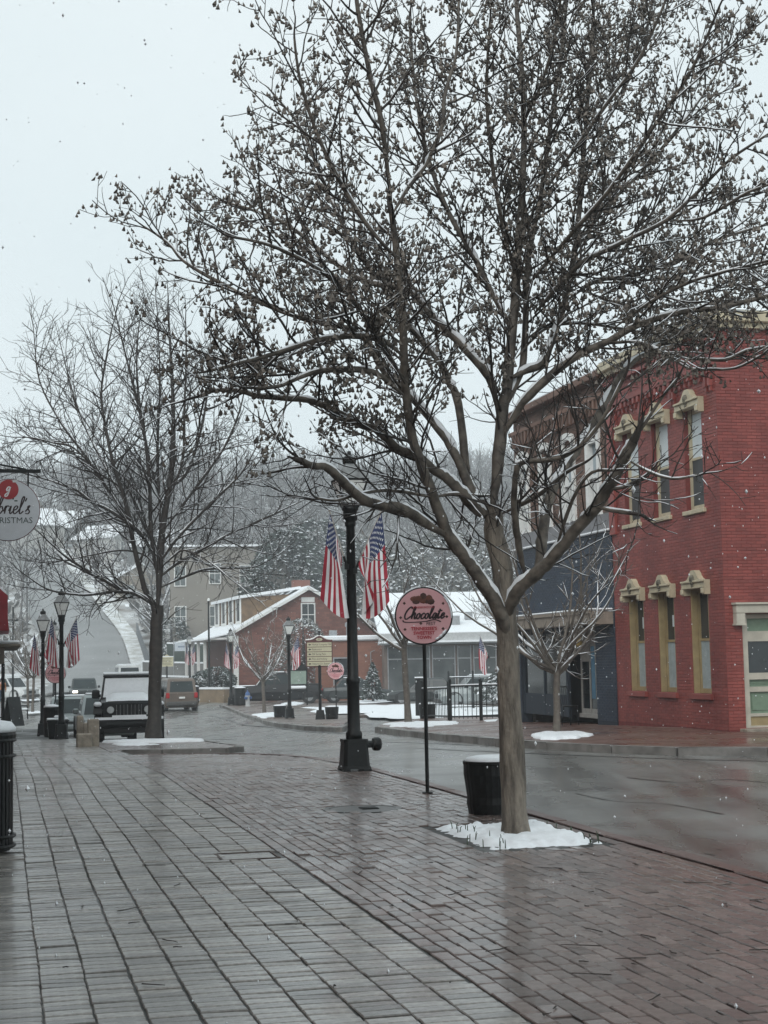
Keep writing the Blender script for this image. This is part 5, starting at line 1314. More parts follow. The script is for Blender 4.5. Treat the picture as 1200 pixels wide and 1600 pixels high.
# ---- pink festival signs
PINK = mat('pink_board', (.66, .36, .38), .45, var=.05, vscale=5); CHOC = mat('chocolate_print', (.055, .020, .014), .4, var=.4, vscale=20); CHOC2 = mat('milk_chocolate_print', (.12, .038, .022), .4, var=.3, vscale=20); INK = mat('dark_ink', (.022, .010, .012), .5); REDINK = mat('red_ink', (.42, .018, .035), .5)
def pink_sign(base, label, rz, zc, r, poleh, full=True, polem=BLACK):
    t = thing('festival_sign', label, 'sign', base, rz, 'round pink festival signs')
    q = MB(); q.tube([(0, 0, 0), (0, 0, poleh)], .022, 8); q.box(-.06, .06, -.06, .06, 0, .015); obj('pole', q, polem, t)
    M_ = Matrix.Translation((0, -.03, zc)) @ Matrix.Rotation(math.pi / 2, 4, 'X')
    q = MB(); q.M = M_; q.lathe([(r * .985, -.012), (r * .985, .012)], 48); obj('board', q, PINK, t)
    q = MB(); q.M = M_; n = 48; q.tube([(r * math.cos(a * 2 * math.pi / n), r * math.sin(a * 2 * math.pi / n), .0) for a in range(n + 1)], .013 if r > .3 else .012, 6, cap=False); rim = obj('rim', q, BLACK, t)
    k = r / .345; y0 = -.0465
    s = MB()
    for sg in (1, -1):
        a0 = math.pi / 2 - sg * .1; arcp = [(r * 1.02 * math.cos(a0 - sg * a), .0, zc + r * 1.02 * math.sin(a0 - sg * a)) for a in np.linspace(0, 1.1, 12)]
        s.tube([(p[0], -.03, p[2] + .008) for p in arcp], [.006 + .010 * random.random() for _ in arcp], 5)
    s.tube([(r * .93 * math.cos(a), -.052, zc + r * .93 * math.sin(a)) for a in np.linspace(-1.15, -.55, 8)], [.004, .014, .01, .018, .012, .02, .012, .004], 5)
    s.tube([(r * .985 * math.cos(a), -.05, zc + r * .985 * math.sin(a)) for a in np.linspace(-.1, .75, 9)], [.003, .006, .012, .008, .011, .006, .009, .006, .003], 5)
    obj('rim_snow', s, SNOW, t)
    w = MB(); script(w, 'Chocolate', -.255 * k, zc - .035 * k, .098 * k, .017 * k, .28, y0); ribbon(w, [(-.26 * k, zc - .05 * k), (-.22 * k, zc - .075 * k), (0, zc - .07 * k), (.13 * k, zc - .05 * k), (.21 * k, zc - .075 * k)], .014 * k, y0)
    obj('lettering', w, INK, t)
    if full:
        text('lettering', 'JONESBOROUGH', .034 * k, REDINK, t, (0, y0, zc + .105 * k), ext=.001)
        text('lettering', 'FEST', .058 * k, INK, t, (.085 * k, y0, zc - .098 * k), ext=.001, shear=.1)
        for s_, z_, sz_ in (("TENNESSEE'S", -.158, .056), ('SWEETEST', -.212, .056), ('TOWN', -.266, .056)): text('lettering', s_, sz_ * k, REDINK, t, (0.0, y0, zc + z_ * k), ext=.001, bold=.0012)
    else:
        text('lettering', 'SWEETEST', .075 * k, REDINK, t, (0, y0, zc - .17 * k), ext=.001); text('lettering', 'TOWN', .075 * k, REDINK, t, (0, y0, zc - .24 * k), ext=.001)
    b1 = MB(); b2 = MB()
    for x, z, rx, rz_, mb in ((-.11, .21, .055, .035, b2), (-.06, .215, .06, .035, b2), (-.09, .175, .05, .03, b1), (.0, .235, .045, .05, b1), (.0, .185, .05, .035, b2), (.07, .21, .045, .05, b2), (.09, .175, .05, .04, b1), (.04, .18, .04, .03, b1)):
        mb.M = Matrix.Translation((x * k, y0 + .002, zc + z * k)); mb.lathe([(.001, -rz_ * k), (rx * k * .7, -rz_ * .7 * k), (rx * k, 0), (rx * k * .7, rz_ * .7 * k), (.001, rz_ * k)], 10, sy=.07)
    for a in (2.55, 3.2, 3.75, .55, -.05, -.6, -1.95):
        mb = b1; rr = .285 if a != -1.95 else .1; mb.M = Matrix.Translation((rr * k * math.cos(a), y0 + .002, zc + rr * k * math.sin(a))); mb.lathe([(.001, -.019 * k), (.02 * k, 0), (.001, .019 * k)], 8, sy=.12)
    obj('chocolate_picture', b1, CHOC, t); obj('chocolate_picture', b2, CHOC2, t); return t
b = at(668, 1240, 17.9); b.z = gz(b.x, b.y)
pink_sign(tuple(b), 'large round pink chocolate festival sign on a thin black pole in front', -.02, 2.035, .325, 1.72)
g_ = gp(525, 62); pink_sign((g_.x, g_.y, g_.z), 'small round pink festival sign on a stake in the tub beside the directory sign', .0, 1.92, .335, 1.6, False)
g_ = gp(87, 53); pink_sign((g_.x, g_.y, g_.z), 'round pink festival sign half hidden behind the flagged lamp post on the left', .12, 2.15, .345, 1.8, False)

# ---- black tubs and bins
def barrel(base, label, r, h, group, ribs=30):
    t = thing('planter_tub', label, 'planter', base, random.uniform(0, 1), group)
    q = MB(); prof = [(.86, 0), (.88, .08), (.92, .2), (.90, .32), (.94, .5), (1.0, .75), (1.0, .93), (1.02, .95), (1.02, 1.0), (.95, 1.0), (.94, .9)]
    n = ribs * 2; vs = []; fs = []
    for rr, z in prof:
        for i in range(n): a = 2 * math.pi * i / n; k = r * rr * (1 if i % 2 else .99); vs.append((k * math.cos(a), k * math.sin(a), z * h))
    for k in range(len(prof) - 1):
        for i in range(n): j = (i + 1) % n; fs.append((k * n + i, k * n + j, (k + 1) * n + j, (k + 1) * n + i))
    q.add(vs, fs); obj('tub', q, BLACK, t)
    q = MB(); q.lathe([(r * .93, h * .9), (r * .95, h * 1.0), (r * .9, h * 1.06), (r * .6, h * 1.09), (r * .2, h * 1.10)], 24); obj('snow_cap', q, SNOW, t, True); return t
b = at(773, 1275, 15.5); b.z = gz(b.x, b.y)
barrel(tuple(b), 'big black barrel planter with snowy top right behind the big tree', .30, .52, 'black barrel planters')
for px, Y, r, h, lab in ((437, 70, .30, .52, 'small black planter left of the lamp post with one flag'), (518, 62.5, .28, .50, 'black planter tub at the foot of the small pink sign'), (667, 53.5, .30, .50, 'black planter tub beside the iron railings across the road')):
    g_ = gp(px, Y); barrel(tuple(g_), lab, r, h, 'black barrel planters', 14)
def slat_bin(base, label, r, h, dome=.1, name='litter_bin'):
    t = thing(name, label, 'litter bin', base, 0, 'black iron litter bins')
    n = 36
    for k in range(1): pass
    q = MB(); q.lathe([(r * .93, .02), (r * .93, h * .96)], 24); obj('liner', q, RUBBER, t)
    q = MB()
    for i in range(n):
        a = 2 * math.pi * i / n; c, s_ = math.cos(a), math.sin(a); w = r * .06
        q.add([(r * .96 * c + w * s_, r * .96 * s_ - w * c, .05), (r * .96 * c - w * s_, r * .96 * s_ + w * c, .05), (r * .96 * c - w * s_, r * .96 * s_ + w * c, h * .95), (r * .96 * c + w * s_, r * .96 * s_ - w * c, h * .95),
               (r * 1.0 * c + w * s_, r * 1.0 * s_ - w * c, .05), (r * 1.0 * c - w * s_, r * 1.0 * s_ + w * c, .05), (r * 1.0 * c - w * s_, r * 1.0 * s_ + w * c, h * .95), (r * 1.0 * c + w * s_, r * 1.0 * s_ - w * c, h * .95)],
              [(4, 5, 6, 7), (0, 4, 7, 3), (5, 1, 2, 6), (3, 7, 6, 2), (0, 1, 5, 4)])
    obj('slats', q, BLACK, t)['kind'] = 'stuff'
    for z in (.06, .14, .80, .93):
        q = MB(); q.tube([(r * 1.05 * math.cos(a * math.pi / 16), r * 1.05 * math.sin(a * math.pi / 16), z * h) for a in range(33)], .016, 6, cap=False); obj('hoop', q, BLACK, t)
    q = MB(); q.lathe([(r * 1.08, h * .945), (r * 1.1, h * .975), (r * 1.06, h)], 28); obj('rim', q, BLACK, t)
    q = MB(); q.lathe([(r * 1.07, h * 1.0), (r * 1.09, h + .03), (r * .95, h + dome * .8), (r * .5, h + dome), (.02, h + dome)], 28); obj('snow_cap', q, SNOW, t, True); return t
b = at(-32, 1335, 13.0); b.z = gz(b.x, b.y); slat_bin(tuple(b), 'nearest black slatted litter bin with a snow dome at the left edge', .27, 1.0, .10)
def drum_bin(px, Y, r, h, lab):
    g_ = gp(px, Y); t = thing('litter_bin', lab, 'litter bin', tuple(g_), 0, 'black iron litter bins')
    q = MB(); q.lathe([(r * .95, 0), (r, .05), (r, h * .9), (r * 1.06, h * .91), (r * 1.06, h)], 20); obj('drum', q, BLACK, t)
    q = MB(); q.lathe([(r * 1.05, h), (r * 1.0, h + .05), (r * .4, h + .09), (.02, h + .09)], 18); obj('snow_cap', q, SNOW, t, True)
    q = MB(); q.tube([(r * 1.02 * math.cos(a * math.pi / 10), r * 1.02 * math.sin(a * math.pi / 10), h * .5) for a in range(21)], .02, 5, cap=False); obj('hoop', q, BLACK, t)
drum_bin(81, 51.5, .26, .98, 'black drum bin with a snow cap between the left lamp posts')
drum_bin(304, 98, .28, 1.0, 'dark drum bin with a snow cap right of the brown car')
drum_bin(375, 90, .32, 1.0, 'dark drum bin beside the hydrant lamp post')
# square planter box at the left lamp
g_ = gp(90, 47.6); t = thing('planter_box', 'square black planter box with snowy rim at the foot of the left lamp post', 'planter', tuple(g_), TH)
q = MB(); q.loft([[(-.26, -.26, 0), (.26, -.26, 0), (.26, .26, 0), (-.26, .26, 0)], [(-.31, -.31, .52), (.31, -.31, .52), (.31, .31, .52), (-.31, .31, .52)]]); q.box(-.34, .34, -.34, .34, .521, .56); obj('box', q, BLACK, t)
q = MB(); q.box(-.33, .33, -.33, .33, .561, .62, ch=.03); obj('snow_cap', q, SNOW, t)
q = MB(); q.box(-.1, .25, -.2, .2, .621, .7, ch=.03); obj('snow_lump', q, SNOW, t)
# slender post with snow cap right of the bare tree
g_ = gp(253, 44.5); t = thing('bollard', 'slim black bollard with a snow cap beside the bare tree trunk', 'bollard', (g_.x, g_.y, g_.z - .1), 0)
q = MB(); q.lathe([(.07, 0), (.065, .1), (.06, .78), (.075, .8), (.075, .86)], 12); obj('shaft', q, BLACK, t); q = MB(); q.lathe([(.078, .86), (.08, .95), (.05, 1.02), (.01, 1.03)], 12); obj('snow_cap', q, SNOW, t, True)
# weathered stone blocks
def stone(px, Y, w, d, h, lab, rz=TH):
    g_ = gp(px, Y); t = obj('stone_block', MB().box(-w / 2, w / 2, -d / 2, d / 2, -.05, h, ch=.025), CONC, None, loc=tuple(g_), rz=rz); tag(t, lab, 'stone block', 'weathered stone blocks'); return t
stone(131.5, 36.3, .36, .3, .31, 'low squat stone block at the front of the cluster'); stone(145.5, 36.6, .27, .3, .64, 'tall broad stone block, right of the cluster'); stone(125, 37.6, .16, .2, .72, 'narrow upright stone block at the back left of the cluster'); stone(134, 37.4, .13, .2, .55, 'thin stone block wedged between the taller two')

# ---- hanging shop sign over the left pavement
c = at(13, 797, 22.3); t = thing('hanging_shop_sign', 'round white hanging shop sign with a red ornament and black script', 'shop sign', tuple(c), TH)
q = MB(); q.M = Matrix.Rotation(math.pi / 2, 4, 'X'); q.lathe([(.445, -.015), (.445, .015)], 48); obj('board', q, mat('white_board', (.50, .53, .56), .4, var=.04), t)
q = MB(); q.tube([(.448 * math.cos(a * math.pi / 24), 0, .448 * math.sin(a * math.pi / 24)) for a in range(49)], .008, 6, cap=False); obj('rim', q, mat('dull_red_rim', (.12, .03, .03), .5), t)
q = MB(); q.M = Matrix.Translation((0, -.017, .30)) @ Matrix.Rotation(math.pi / 2, 4, 'X'); q.lathe([(.145, -.002), (.145, .002)], 32); orn = obj('red_ornament', q, mat('ornament_red', (.30, .022, .028), .35), t)
q = MB(); script(q, 'g', -.045, .255, .115, .016, .25, -.0205); obj('lettering', q, FW, t)
q = MB(); q.M = Matrix.Translation((.09, -.0175, .42)); q.box(-.03, .03, -.002, .002, -.015, .02); q.tube([(0, -.001, .02), (.02, -.001, .045), (.04, -.001, .03), (.03, -.001, .01)], .006, 5); obj('ornament_cap', q, CHROME, t)
q = MB(); script(q, "Gabriel's", -.415, -.055, .165, .017, .18, -.017); obj('lettering', q, INK, t)
q = MB(); q.M = Matrix.Translation((.085, -.0165, .155)) ; q.box(-.03, -.005, 0, .001, 0, .05); q.box(0, .045, 0, .001, -.03, -.01); obj('holly_print', q, mat('holly_print', (.02, .05, .03), .5), t)
text('lettering', 'CHRISTMAS', .125, mat('grey_green_ink', (.05, .075, .07), .5), t, (0.02, -.0165, -.155), ext=.001)
for x in (-.28, .28):
    q = MB(); q.tube([(x, 0, math.sqrt(.445 ** 2 - x * x) - .01), (x, 0, .55)], .012, 6); obj('hanger', q, IRON, t)
q = MB(); q.box(-1.75, .46, -.025, .025, .55, .60); q.tube([(-1.7, 0, .95), (.25, 0, .60)], .014, 6); obj('arm', q, IRON, t)

# ---- red awning and snowy canopy reaching out of the left shops
wl_ = lambda s, u, z: (u, s, z)
t = thing('awning', 'dark red cloth awning dusted with snow at the left edge of the view', 'awning', (0, 0, 0), TH)
q = MB(); zA = 2.28
q.yprism([(-1.35, 3.55), (-.05, 3.30), (.12, 3.15), (.12, 2.62), (.15, 2.35), (-1.35, 2.35)], 36.2, 40.5); fixn(obj('cloth', q, mat('red_awning_cloth', (.22, .012, .020), .6, var=.15, vscale=3), t))
q = MB(); q.box(.121, .13, 36.2, 40.5, 2.92, 2.95); obj('piping', q, FW, t)
q = MB(); q.yprism([(-1.35, 3.55), (-.05, 3.30), (.08, 3.19), (.08, 3.25), (-.05, 3.36), (-1.35, 3.62)], 36.2, 40.5); fixn(obj('awning_snow', q, SNOW, t))
t = thing('porch_canopy', 'flat snow topped porch canopy on slim posts at the left edge', 'canopy', (0, 0, 0), TH)
q = MB(); q.box(-1.35, .42, 37.0, 46, 1.98, 2.06, ch=.02); q.box(-1.35, .05, 37.1, 46, 1.6, 1.979); obj('canopy_roof', q, mat('canopy_wood', (.13, .11, .085), .6, var=.2), t)
q = MB(); q.box(-1.35, .40, 37.05, 46, 2.061, 2.14, ch=.03); obj('canopy_snow', q, SNOW, t)
for s in (37.4, 41.5, 45.6): 
    q = MB(); q.box(-.02, .06, s, s + .1, gz(*xy(s, 0)) - .05, 1.6); obj('post', q, IRON, t)
q = MB()
for k in range(5): q.tube([(-.9 + k * .2, 37.3, -.45), (-.9 + k * .2, 37.3, .35)], .012, 5)
q.tube([(-1.2, 37.3, .35), (-.02, 37.3, .35)], .015, 5); q.tube([(-1.2, 37.3, -.3), (-.02, 37.3, -.3)], .015, 5); obj('porch_rail', q, IRON, t)
# black folded sandwich board + bench on the left walk
g_ = gp(21, 66); t = thing('sandwich_board', 'dark folding sandwich board standing before the iron bench', 'sandwich board', tuple(g_), .9)
q = MB(); q.xprism([(-.35, 0), (-.31, 0), (.02, 1.22), (-.02, 1.22)], -.32, .32); fixn(obj('front_board', q, BLACK, t)); q = MB(); q.xprism([(.31, 0), (.35, 0), (.06, 1.2), (.025, 1.2)], -.32, .32); fixn(obj('back_board', q, BLACK, t))
g_ = gp(34, 74); t = thing('iron_bench', 'black iron bench with snow on its seat beside the small bare trees', 'bench', tuple(g_), TH + math.pi / 2)
for i in range(6):
    q = MB(); q.box(-.75, .75, -.30 + i * .085, -.24 + i * .085, .43, .455); obj('seat_slat', q, BLACK, t)
for i in range(4):
    q = MB(); q.box(-.75, .75, .22 + i * .02, .245 + i * .02, .55 + i * .1, .62 + i * .1); obj('back_slat', q, BLACK, t)
for x in (-.68, .68):
    q = MB(); q.tube([(x, -.28, 0), (x, -.26, .43), (x, -.28, .62), (x, .1, .64), (x, .22, .5)], .022, 6); q.tube([(x, .3, 0), (x, .2, .43), (x, .31, .95)], .022, 6); obj('end_frame', q, BLACK, t)
q = MB(); q.box(-.7, .7, -.29, .18, .456, .50, ch=.02); obj('seat_snow', q, SNOW, t)

# ---- directory sign, notice board, hydrant, railings on the far corner
g_ = gp(500, 63); t = thing('directory_sign', 'cream and maroon directory sign with five arrowed lines on a black post', 'direction sign', tuple(g_), .0)
CR = mat('cream_board', (.50, .47, .33), .5, var=.05); MAR = mat('maroon_board', (.09, .028, .026), .5)
q = MB(); sq(q, .20, .15, 0, .38); obj('pedestal', q, BLACK, t); q = MB(); q.tube([(0, 0, .38), (0, 0, 2.2)], .065, 10); obj('post', q, BLACK, t)
q = MB(); n = 16; arch = [(-.56 + 1.12 * i / n, 3.22 + .17 * math.exp(-((i / n - .5) * 5) ** 2)) for i in range(n + 1)]
q.yprism([(-.54, 2.12), (.54, 2.12)] + [(x * .97, z) for x, z in reversed(arch)], -.03, .03); fixn(obj('back_board', q, MAR, t))
q = MB(); q.tube([(x, 0, z + .01) for x, z in arch], .035, 6); obj('arched_top', q, WHITE, t)
q = MB(); q.M = Matrix.Translation((0, -.035, 3.24)); q.lathe([(.001, -.06), (.09, -.05), (.14, 0), (.09, .05), (.001, .06)], 14, sy=.1); obj('crest', q, CR, t)
text('crest_print', 'm', .13, INK, t, (0, -.06, 3.26), ext=.001)
q = MB(); q.lathe([(.03, 3.4), (.05, 3.46), (.03, 3.52), (.045, 3.56), (.01, 3.62)], 10); obj('finial', q, BLACK, t)
for i, s_ in enumerate(('Market Company Mill', 'Restrooms', 'Mill Spring Park', 'Post and Parking', 'Historic Co. Station')):
    z = 3.035 - i * .195
    q = MB(); q.box(-.50, .50, -.045, -.031, z - .085, z + .085); pl_ = obj('name_plate', q, CR, t)
    q = MB(); q.yprism([(-.45, z), (-.40, z + .045), (-.40, z + .022), (-.34, z + .022), (-.34, z - .022), (-.40, z - .022), (-.40, z - .045)], -.048, -.0452); fixn(obj('arrow', q, INK, pl_))
    text('lettering', s_, .105, INK, pl_, (-.30, -.047, z), ext=.001, align='LEFT', sx=.85)
g_ = gp(466, 88); t = thing('notice_board', 'dark framed notice board with a pale green sheet and arched top beside the pickup', 'notice board', tuple(g_), .05)
q = MB()
for x in (-.5, .5): q.box(x - .04, x + .04, -.04, .04, 0, 2.15)
q.yprism([(-.54, 1.95), (.54, 1.95), (.54, 2.18), (.3, 2.3), (.2, 2.42), (-.2, 2.42), (-.3, 2.3), (-.54, 2.18)], -.05, .05); fixn(obj('frame', q, BLACK, t))
q = MB(); q.box(-.46, .46, -.02, .02, 1.2, 1.949); obj('notice_sheet', q, mat('pale_green_sheet', (.24, .31, .26), .3, var=.12, vscale=3), t)
text('crest_print', 'm', .16, FW, t, (0, -.052, 2.18), ext=.001)
q = MB(); q.box(-.46, .46, -.14, .02, .78, .92, ch=.02); obj('shelf', q, BLACK, t); q = MB(); q.box(-.45, .45, -.15, .02, .921, 1.10, ch=.05); obj('shelf_snow', q, SNOW, t)
g_ = G(387, 1104); t = thing('fire_hydrant', 'white fire hydrant with blue bonnet and caps at the kerb', 'hydrant', tuple(g_), .2)
HW_ = mat('hydrant_white', (.45, .46, .46), .45, var=.15); HB_ = mat('hydrant_blue', (.04, .10, .25), .4, var=.2)
q = MB(); q.lathe([(.17, 0), (.17, .06), (.12, .07), (.11, .55), (.15, .56), (.15, .62)], 14); obj('barrel', q, HW_, t)
q = MB(); q.lathe([(.15, .621), (.14, .70), (.09, .80), (.04, .84), (.035, .92), (.01, .93)], 14); obj('bonnet', q, HB_, t)
for a in (0, 2.1, 4.2):
    q = MB(); q.lathe([(.065, .10), (.065, .17), (.085, .171), (.085, .22), (.03, .24)], 10); o = obj('cap', q, HB_, t, loc=(0, 0, .48)); o.rotation_euler = (0, math.pi / 2, a)
def railing(name, lab, pts, h, step=.16, group='black iron railings on the snowy square', post=True):
    P = [Vector(G(*p)) for p in pts] if len(pts[0]) == 2 else [Vector(p) for p in pts]
    o0 = P[0].copy(); t = thing(name, lab, 'railing', tuple(o0), 0, group)
    for a, b in zip(P[:-1], P[1:]):
        a = a - o0; b = b - o0; d = b - a; L = d.length; n = max(2, int(L / step))
        for z in (.12, h * .92):
            q = MB(); q.tube([a + Vector((0, 0, z)), b + Vector((0, 0, z))], .026, 5); obj('rail', q, IRON, t)
        for i in range(1, n):
            p = a + d * i / n; q = MB(); q.tube([p + Vector((0, 0, .05)), p + Vector((0, 0, h * .97))], .011, 5); obj('picket', q, IRON, t)
        q = MB(); q.tube([a + Vector((0, 0, h * .92 + .03)), b + Vector((0, 0, h * .92 + .03))], .024, 5); obj('rail_snow', q, SNOW, t)
    for p in P:
        p = p - o0; q = MB(); q.box(p.x - .05, p.x + .05, p.y - .05, p.y + .05, 0, h * 1.06); q.sphere((p.x, p.y, h * 1.08), .06, 8, 5); obj('post', q, IRON, t)
    return t
railing('iron_railing', 'front black iron railing with snow on its top rail near the big trunk', [(704, 1126), (752, 1125.4), (788, 1124.8)], 1.15)
railing('iron_railing', 'left black iron railing returning behind the round pink sign', [(702, 1125), (660, 1123.8)], 1.1)
railing('iron_railing', 'rear black iron railing of the fenced corner with tall pickets', [(702, 1109), (740, 1108), (782, 1107)], 1.7, .3)
g_ = gp(655, 62); t = thing('notice_post', 'dark upright information panel standing behind the round pink sign pole', 'information panel', tuple(g_), .1)
q = MB(); q.box(-.16, .16, -.05, .05, .0, 1.55); obj('panel', q, BLACK, t); q = MB(); q.box(-.17, .17, -.06, .06, 1.551, 1.6); obj('snow_cap', q, SNOW, t)
# ================================================================== VEHICLES  (local: front towards -y, wheels on z = 0)
def paint(name, col, rough=.28, metal=.0): return mat(name, col, rough, metal, var=.1, vscale=2.5, spec=.6)
def wheel(parent, x, y, r, w, rim=GREY, dark=False):
    wl2 = MB(); M_ = Matrix.Translation((x, y, r)) @ Matrix.Rotation(math.pi / 2, 4, 'Y'); wl2.M = M_
    wl2.lathe([(r * .62, -w / 2), (r * .94, -w / 2), (r, -w * .36), (r, w * .36), (r * .94, w / 2), (r * .62, w / 2)], 20, cap=False)
    o = obj('wheel', wl2, RUBBER, parent)
    g = MB(); g.M = M_; g.lathe([(r * .62, -w * .42), (r * .55, -w * .3), (r * .2, -w * .34), (r * .2, w * .34), (r * .55, w * .3), (r * .62, w * .42)], 14); obj('rim', g, rim, o)
def body_loft(st, mi=0):
    """stations (y, half width, z low, z shoulder, z top, half width at top)"""
    q = MB(); rings = []
    for y, w, zl, zs, zt, wt in st:
        h = [(w * .90, zl), (w, zl + .14), (w * 1.0, zs), (wt, zt)]
        rings.append([(x, y, z) for x, z in h] + [(-x, y, z) for x, z in reversed(h)])
    q.loft(rings); return q
def cabin(y, zb, zt, wb, wt):
    """y = (front base, front top, rear top, rear base)"""
    q = MB(); f0, f1, r1, r0 = y
    V = [(-wb, f0, zb), (wb, f0, zb), (wb, r0, zb), (-wb, r0, zb), (-wt, f1, zt - .06), (wt, f1, zt - .06), (wt, r1, zt - .06), (-wt, r1, zt - .06), (-wt * .9, f1 + .12, zt), (wt * .9, f1 + .12, zt), (wt * .9, r1 - .12, zt), (-wt * .9, r1 - .12, zt)]
    q.add(V, [(0, 1, 5, 4), (1, 2, 6, 5), (2, 3, 7, 6), (3, 0, 4, 7), (4, 5, 9, 8), (5, 6, 10, 9), (6, 7, 11, 10), (7, 4, 8, 11), (8, 9, 10, 11), (3, 2, 1, 0)]); return q
def glassquad(a, b, c, d, ins=.1, out=.012, insz=.1):
    """pane inset from the four corners of a flat cabin side and standing just proud of it"""
    A, B, Cc, D = map(Vector, (a, b, c, d)); n = (B - A).cross(D - A).normalized(); ctr = (A + B + Cc + D) / 4
    def I(u, v): return (A * (1 - u) + B * u) * (1 - v) + (D * (1 - u) + Cc * u) * v
    P = [I(ins, insz), I(1 - ins, insz), I(1 - ins, 1 - insz), I(ins, 1 - insz)]
    q = MB(); q.add([tuple(p + n * out) for p in P] + [tuple(p - n * .02) for p in P], [(0, 1, 2, 3), (0, 4, 5, 1), (1, 5, 6, 2), (2, 6, 7, 3), (3, 7, 4, 0)]); return q
def vehicle(name, label, loc, rz, body, dims, style, snow=True, lit=None, group='cars on the snowy street', plate=True, rear_lit=False, rim=GREY, roof_mat=None, cat='car'):
    Lh, W, H = dims; L2, w = Lh / 2, W / 2
    t = thing(name, label, cat, tuple(loc), rz, group)
    if style == 'sedan':
        zb, bt, hood, trunk = .86, .95, .78, .92; cy = (-L2 + 1.15, -L2 + 1.85, L2 - 1.35, L2 - .75)
    elif style == 'suv':
        zb, bt, hood, trunk = 1.0, 1.08, .98, 1.05; cy = (-L2 + 1.15, -L2 + 1.75, L2 - .32, L2 - .08)
    elif style == 'van':
        zb, bt, hood, trunk = 1.12, 1.15, .98, 1.15; cy = (-L2 + .55, -L2 + 1.25, L2 - .14, L2 - .05)
    elif style == 'pickup':
        zb, bt, hood, trunk = 1.15, 1.16, 1.12, 1.15; cy = (-L2 + 1.65, -L2 + 2.2, L2 - 2.2, L2 - 1.95)
    st = [(-L2, w * .84, .34, .52, .62 if style == 'sedan' else .86, w * .74), (-L2 + .12, w * .93, .24, .60, hood - .06, w * .82), (-L2 + .5, w * .98, .20, .66, hood, w * .86), (cy[0] + .1, w, .20, .72, zb, w * .90),
          (0, w, .20, .74, bt, w * .93), (cy[3] - .1, w, .20, .74, trunk, w * .92), (L2 - .2, w * .97, .24, .72, trunk - .01, w * .90), (L2 - .02, w * .92, .36, .70, trunk - .06, w * .86)]
    obj('body', body_loft(st), body, t)
    wb, wt = w * .905, w * .76
    if style in ('van', 'suv'): wt = w * .80
    obj('cabin', cabin(cy, zb - .05, H, wb, wt), roof_mat or body, t)
    f0, f1, r1, r0 = cy; zt = H - .06; z0 = zb - .05
    obj('windshield', glassquad((-wb, f0, z0), (wb, f0, z0), (wt, f1, zt), (-wt, f1, zt), .06, .014, .07), CGLASS, t)
    obj('rear_window', glassquad((wb, r0, z0), (-wb, r0, z0), (-wt, r1, zt), (wt, r1, zt), .10, .014, .14), CGLASS, t)
    for sx in (1, -1):
        n = 2 if style in ('sedan', 'pickup') else 3
        for i in range(n):
            u0, u1 = (i + .03) / n, (i + .97) / n
            A = Vector((sx * wb, f0 + (r0 - f0) * u0, z0)); B = Vector((sx * wb, f0 + (r0 - f0) * u1, z0)); D = Vector((sx * wt, f1 + (r1 - f1) * u0, zt)); E_ = Vector((sx * wt, f1 + (r1 - f1) * u1, zt))
            if sx > 0: g = glassquad(A, B, E_, D, .06, .012, .12)
            else: g = glassquad(B, A, D, E_, .06, .012, .12)
            obj('side_window', g, CGLASS, t)
        q = MB(); q.box(sx * (w * .97) - .09 + sx * .08, sx * (w * .97) + .09 + sx * .08, f0 + .42, f0 + .56, zb + .0, zb + .18, ch=.04); obj('mirror', q, body, t)
        q = MB(); q.box(sx * w - .012, sx * w + .012, -.2, .0, bt - .22, bt - .19, ch=.005); obj('door_handle', q, CHROME, t)
    r = .34 if style == 'sedan' else .38
    for sx in (-1, 1):
        for y in (-L2 + .82, L2 - .82):
            wheel(t, sx * (w - .13), y, r, .23, rim)
            q = MB(); q.M = Matrix.Translation((sx * (w + .003), y, r + .02)) @ Matrix.Rotation(math.pi / 2, 4, 'Y'); q.lathe([(r * 1.16, -.02), (r * 1.16, .006), (r * 1.02, .008), (r * 1.0, -.02)], 20, cap=False); obj('wheel_arch', q, RUBBER, t)
        q = MB(); hz_ = (.60 if style == 'sedan' else .78); q.box(sx * w * .66 - .17, sx * w * .66 + .17, -L2 - .02, -L2 + .12, hz_ - .07, hz_ + .08, ch=.03); obj('headlight', q, LITWH if (lit == 'both' or (lit == 'left' and sx < 0)) else CLEARL, t)
        q = MB(); tz = (.72 if style == 'sedan' else .82)
        if style == 'van': q.box(sx * w * .90 - .07, sx * w * .90 + .07, L2 - .12, L2 + .012, .85, 1.25, ch=.03)
        elif style == 'suv': q.box(sx * w * .84 - .10, sx * w * .84 + .10, L2 - .12, L2 + .012, .72, 1.02, ch=.03)
        else: q.box(sx * w * .74 - .17, sx * w * .74 + .17, L2 - .14, L2 + .012, tz - .06, tz + .09, ch=.03)
        obj('taillight', q, LITRED if rear_lit else REDL, t)
    q = MB(); q.box(-w * .46, w * .46, -L2 - .025, -L2 + .1, .52, .74 if style != 'sedan' else .58, ch=.02); obj('grille', q, BLACK, t)
    q = MB(); q.box(-w * .92, w * .92, -L2 - .06, -L2 + .2, .26, .48, ch=.06); q2 = MB(); q2.box(-w * .92, w * .92, L2 - .2, L2 + .06, .30, .54, ch=.06)
    bm_ = body if style in ('sedan', 'van') else mat('bumper_grey', (.06, .058, .055), .55, var=.2)
    obj('front_bumper', q, bm_, t); obj('rear_bumper', q2, bm_, t)
    q = MB(); q.box(-.16, .16, L2 + (.0 if style != 'sedan' else -.01), L2 + .022, .70, .80); obj('licence_plate', q, WHITE, t)
    if snow:
        q = MB(); q.box(-wt * .86, wt * .86, f1 + .16, r1 - .16, H + .001, H + .06, ch=.025); obj('roof_snow', q, SNOW, t)
    return t
def on_road(px, Y, dz=-.12): return gp(px, Y, dz)
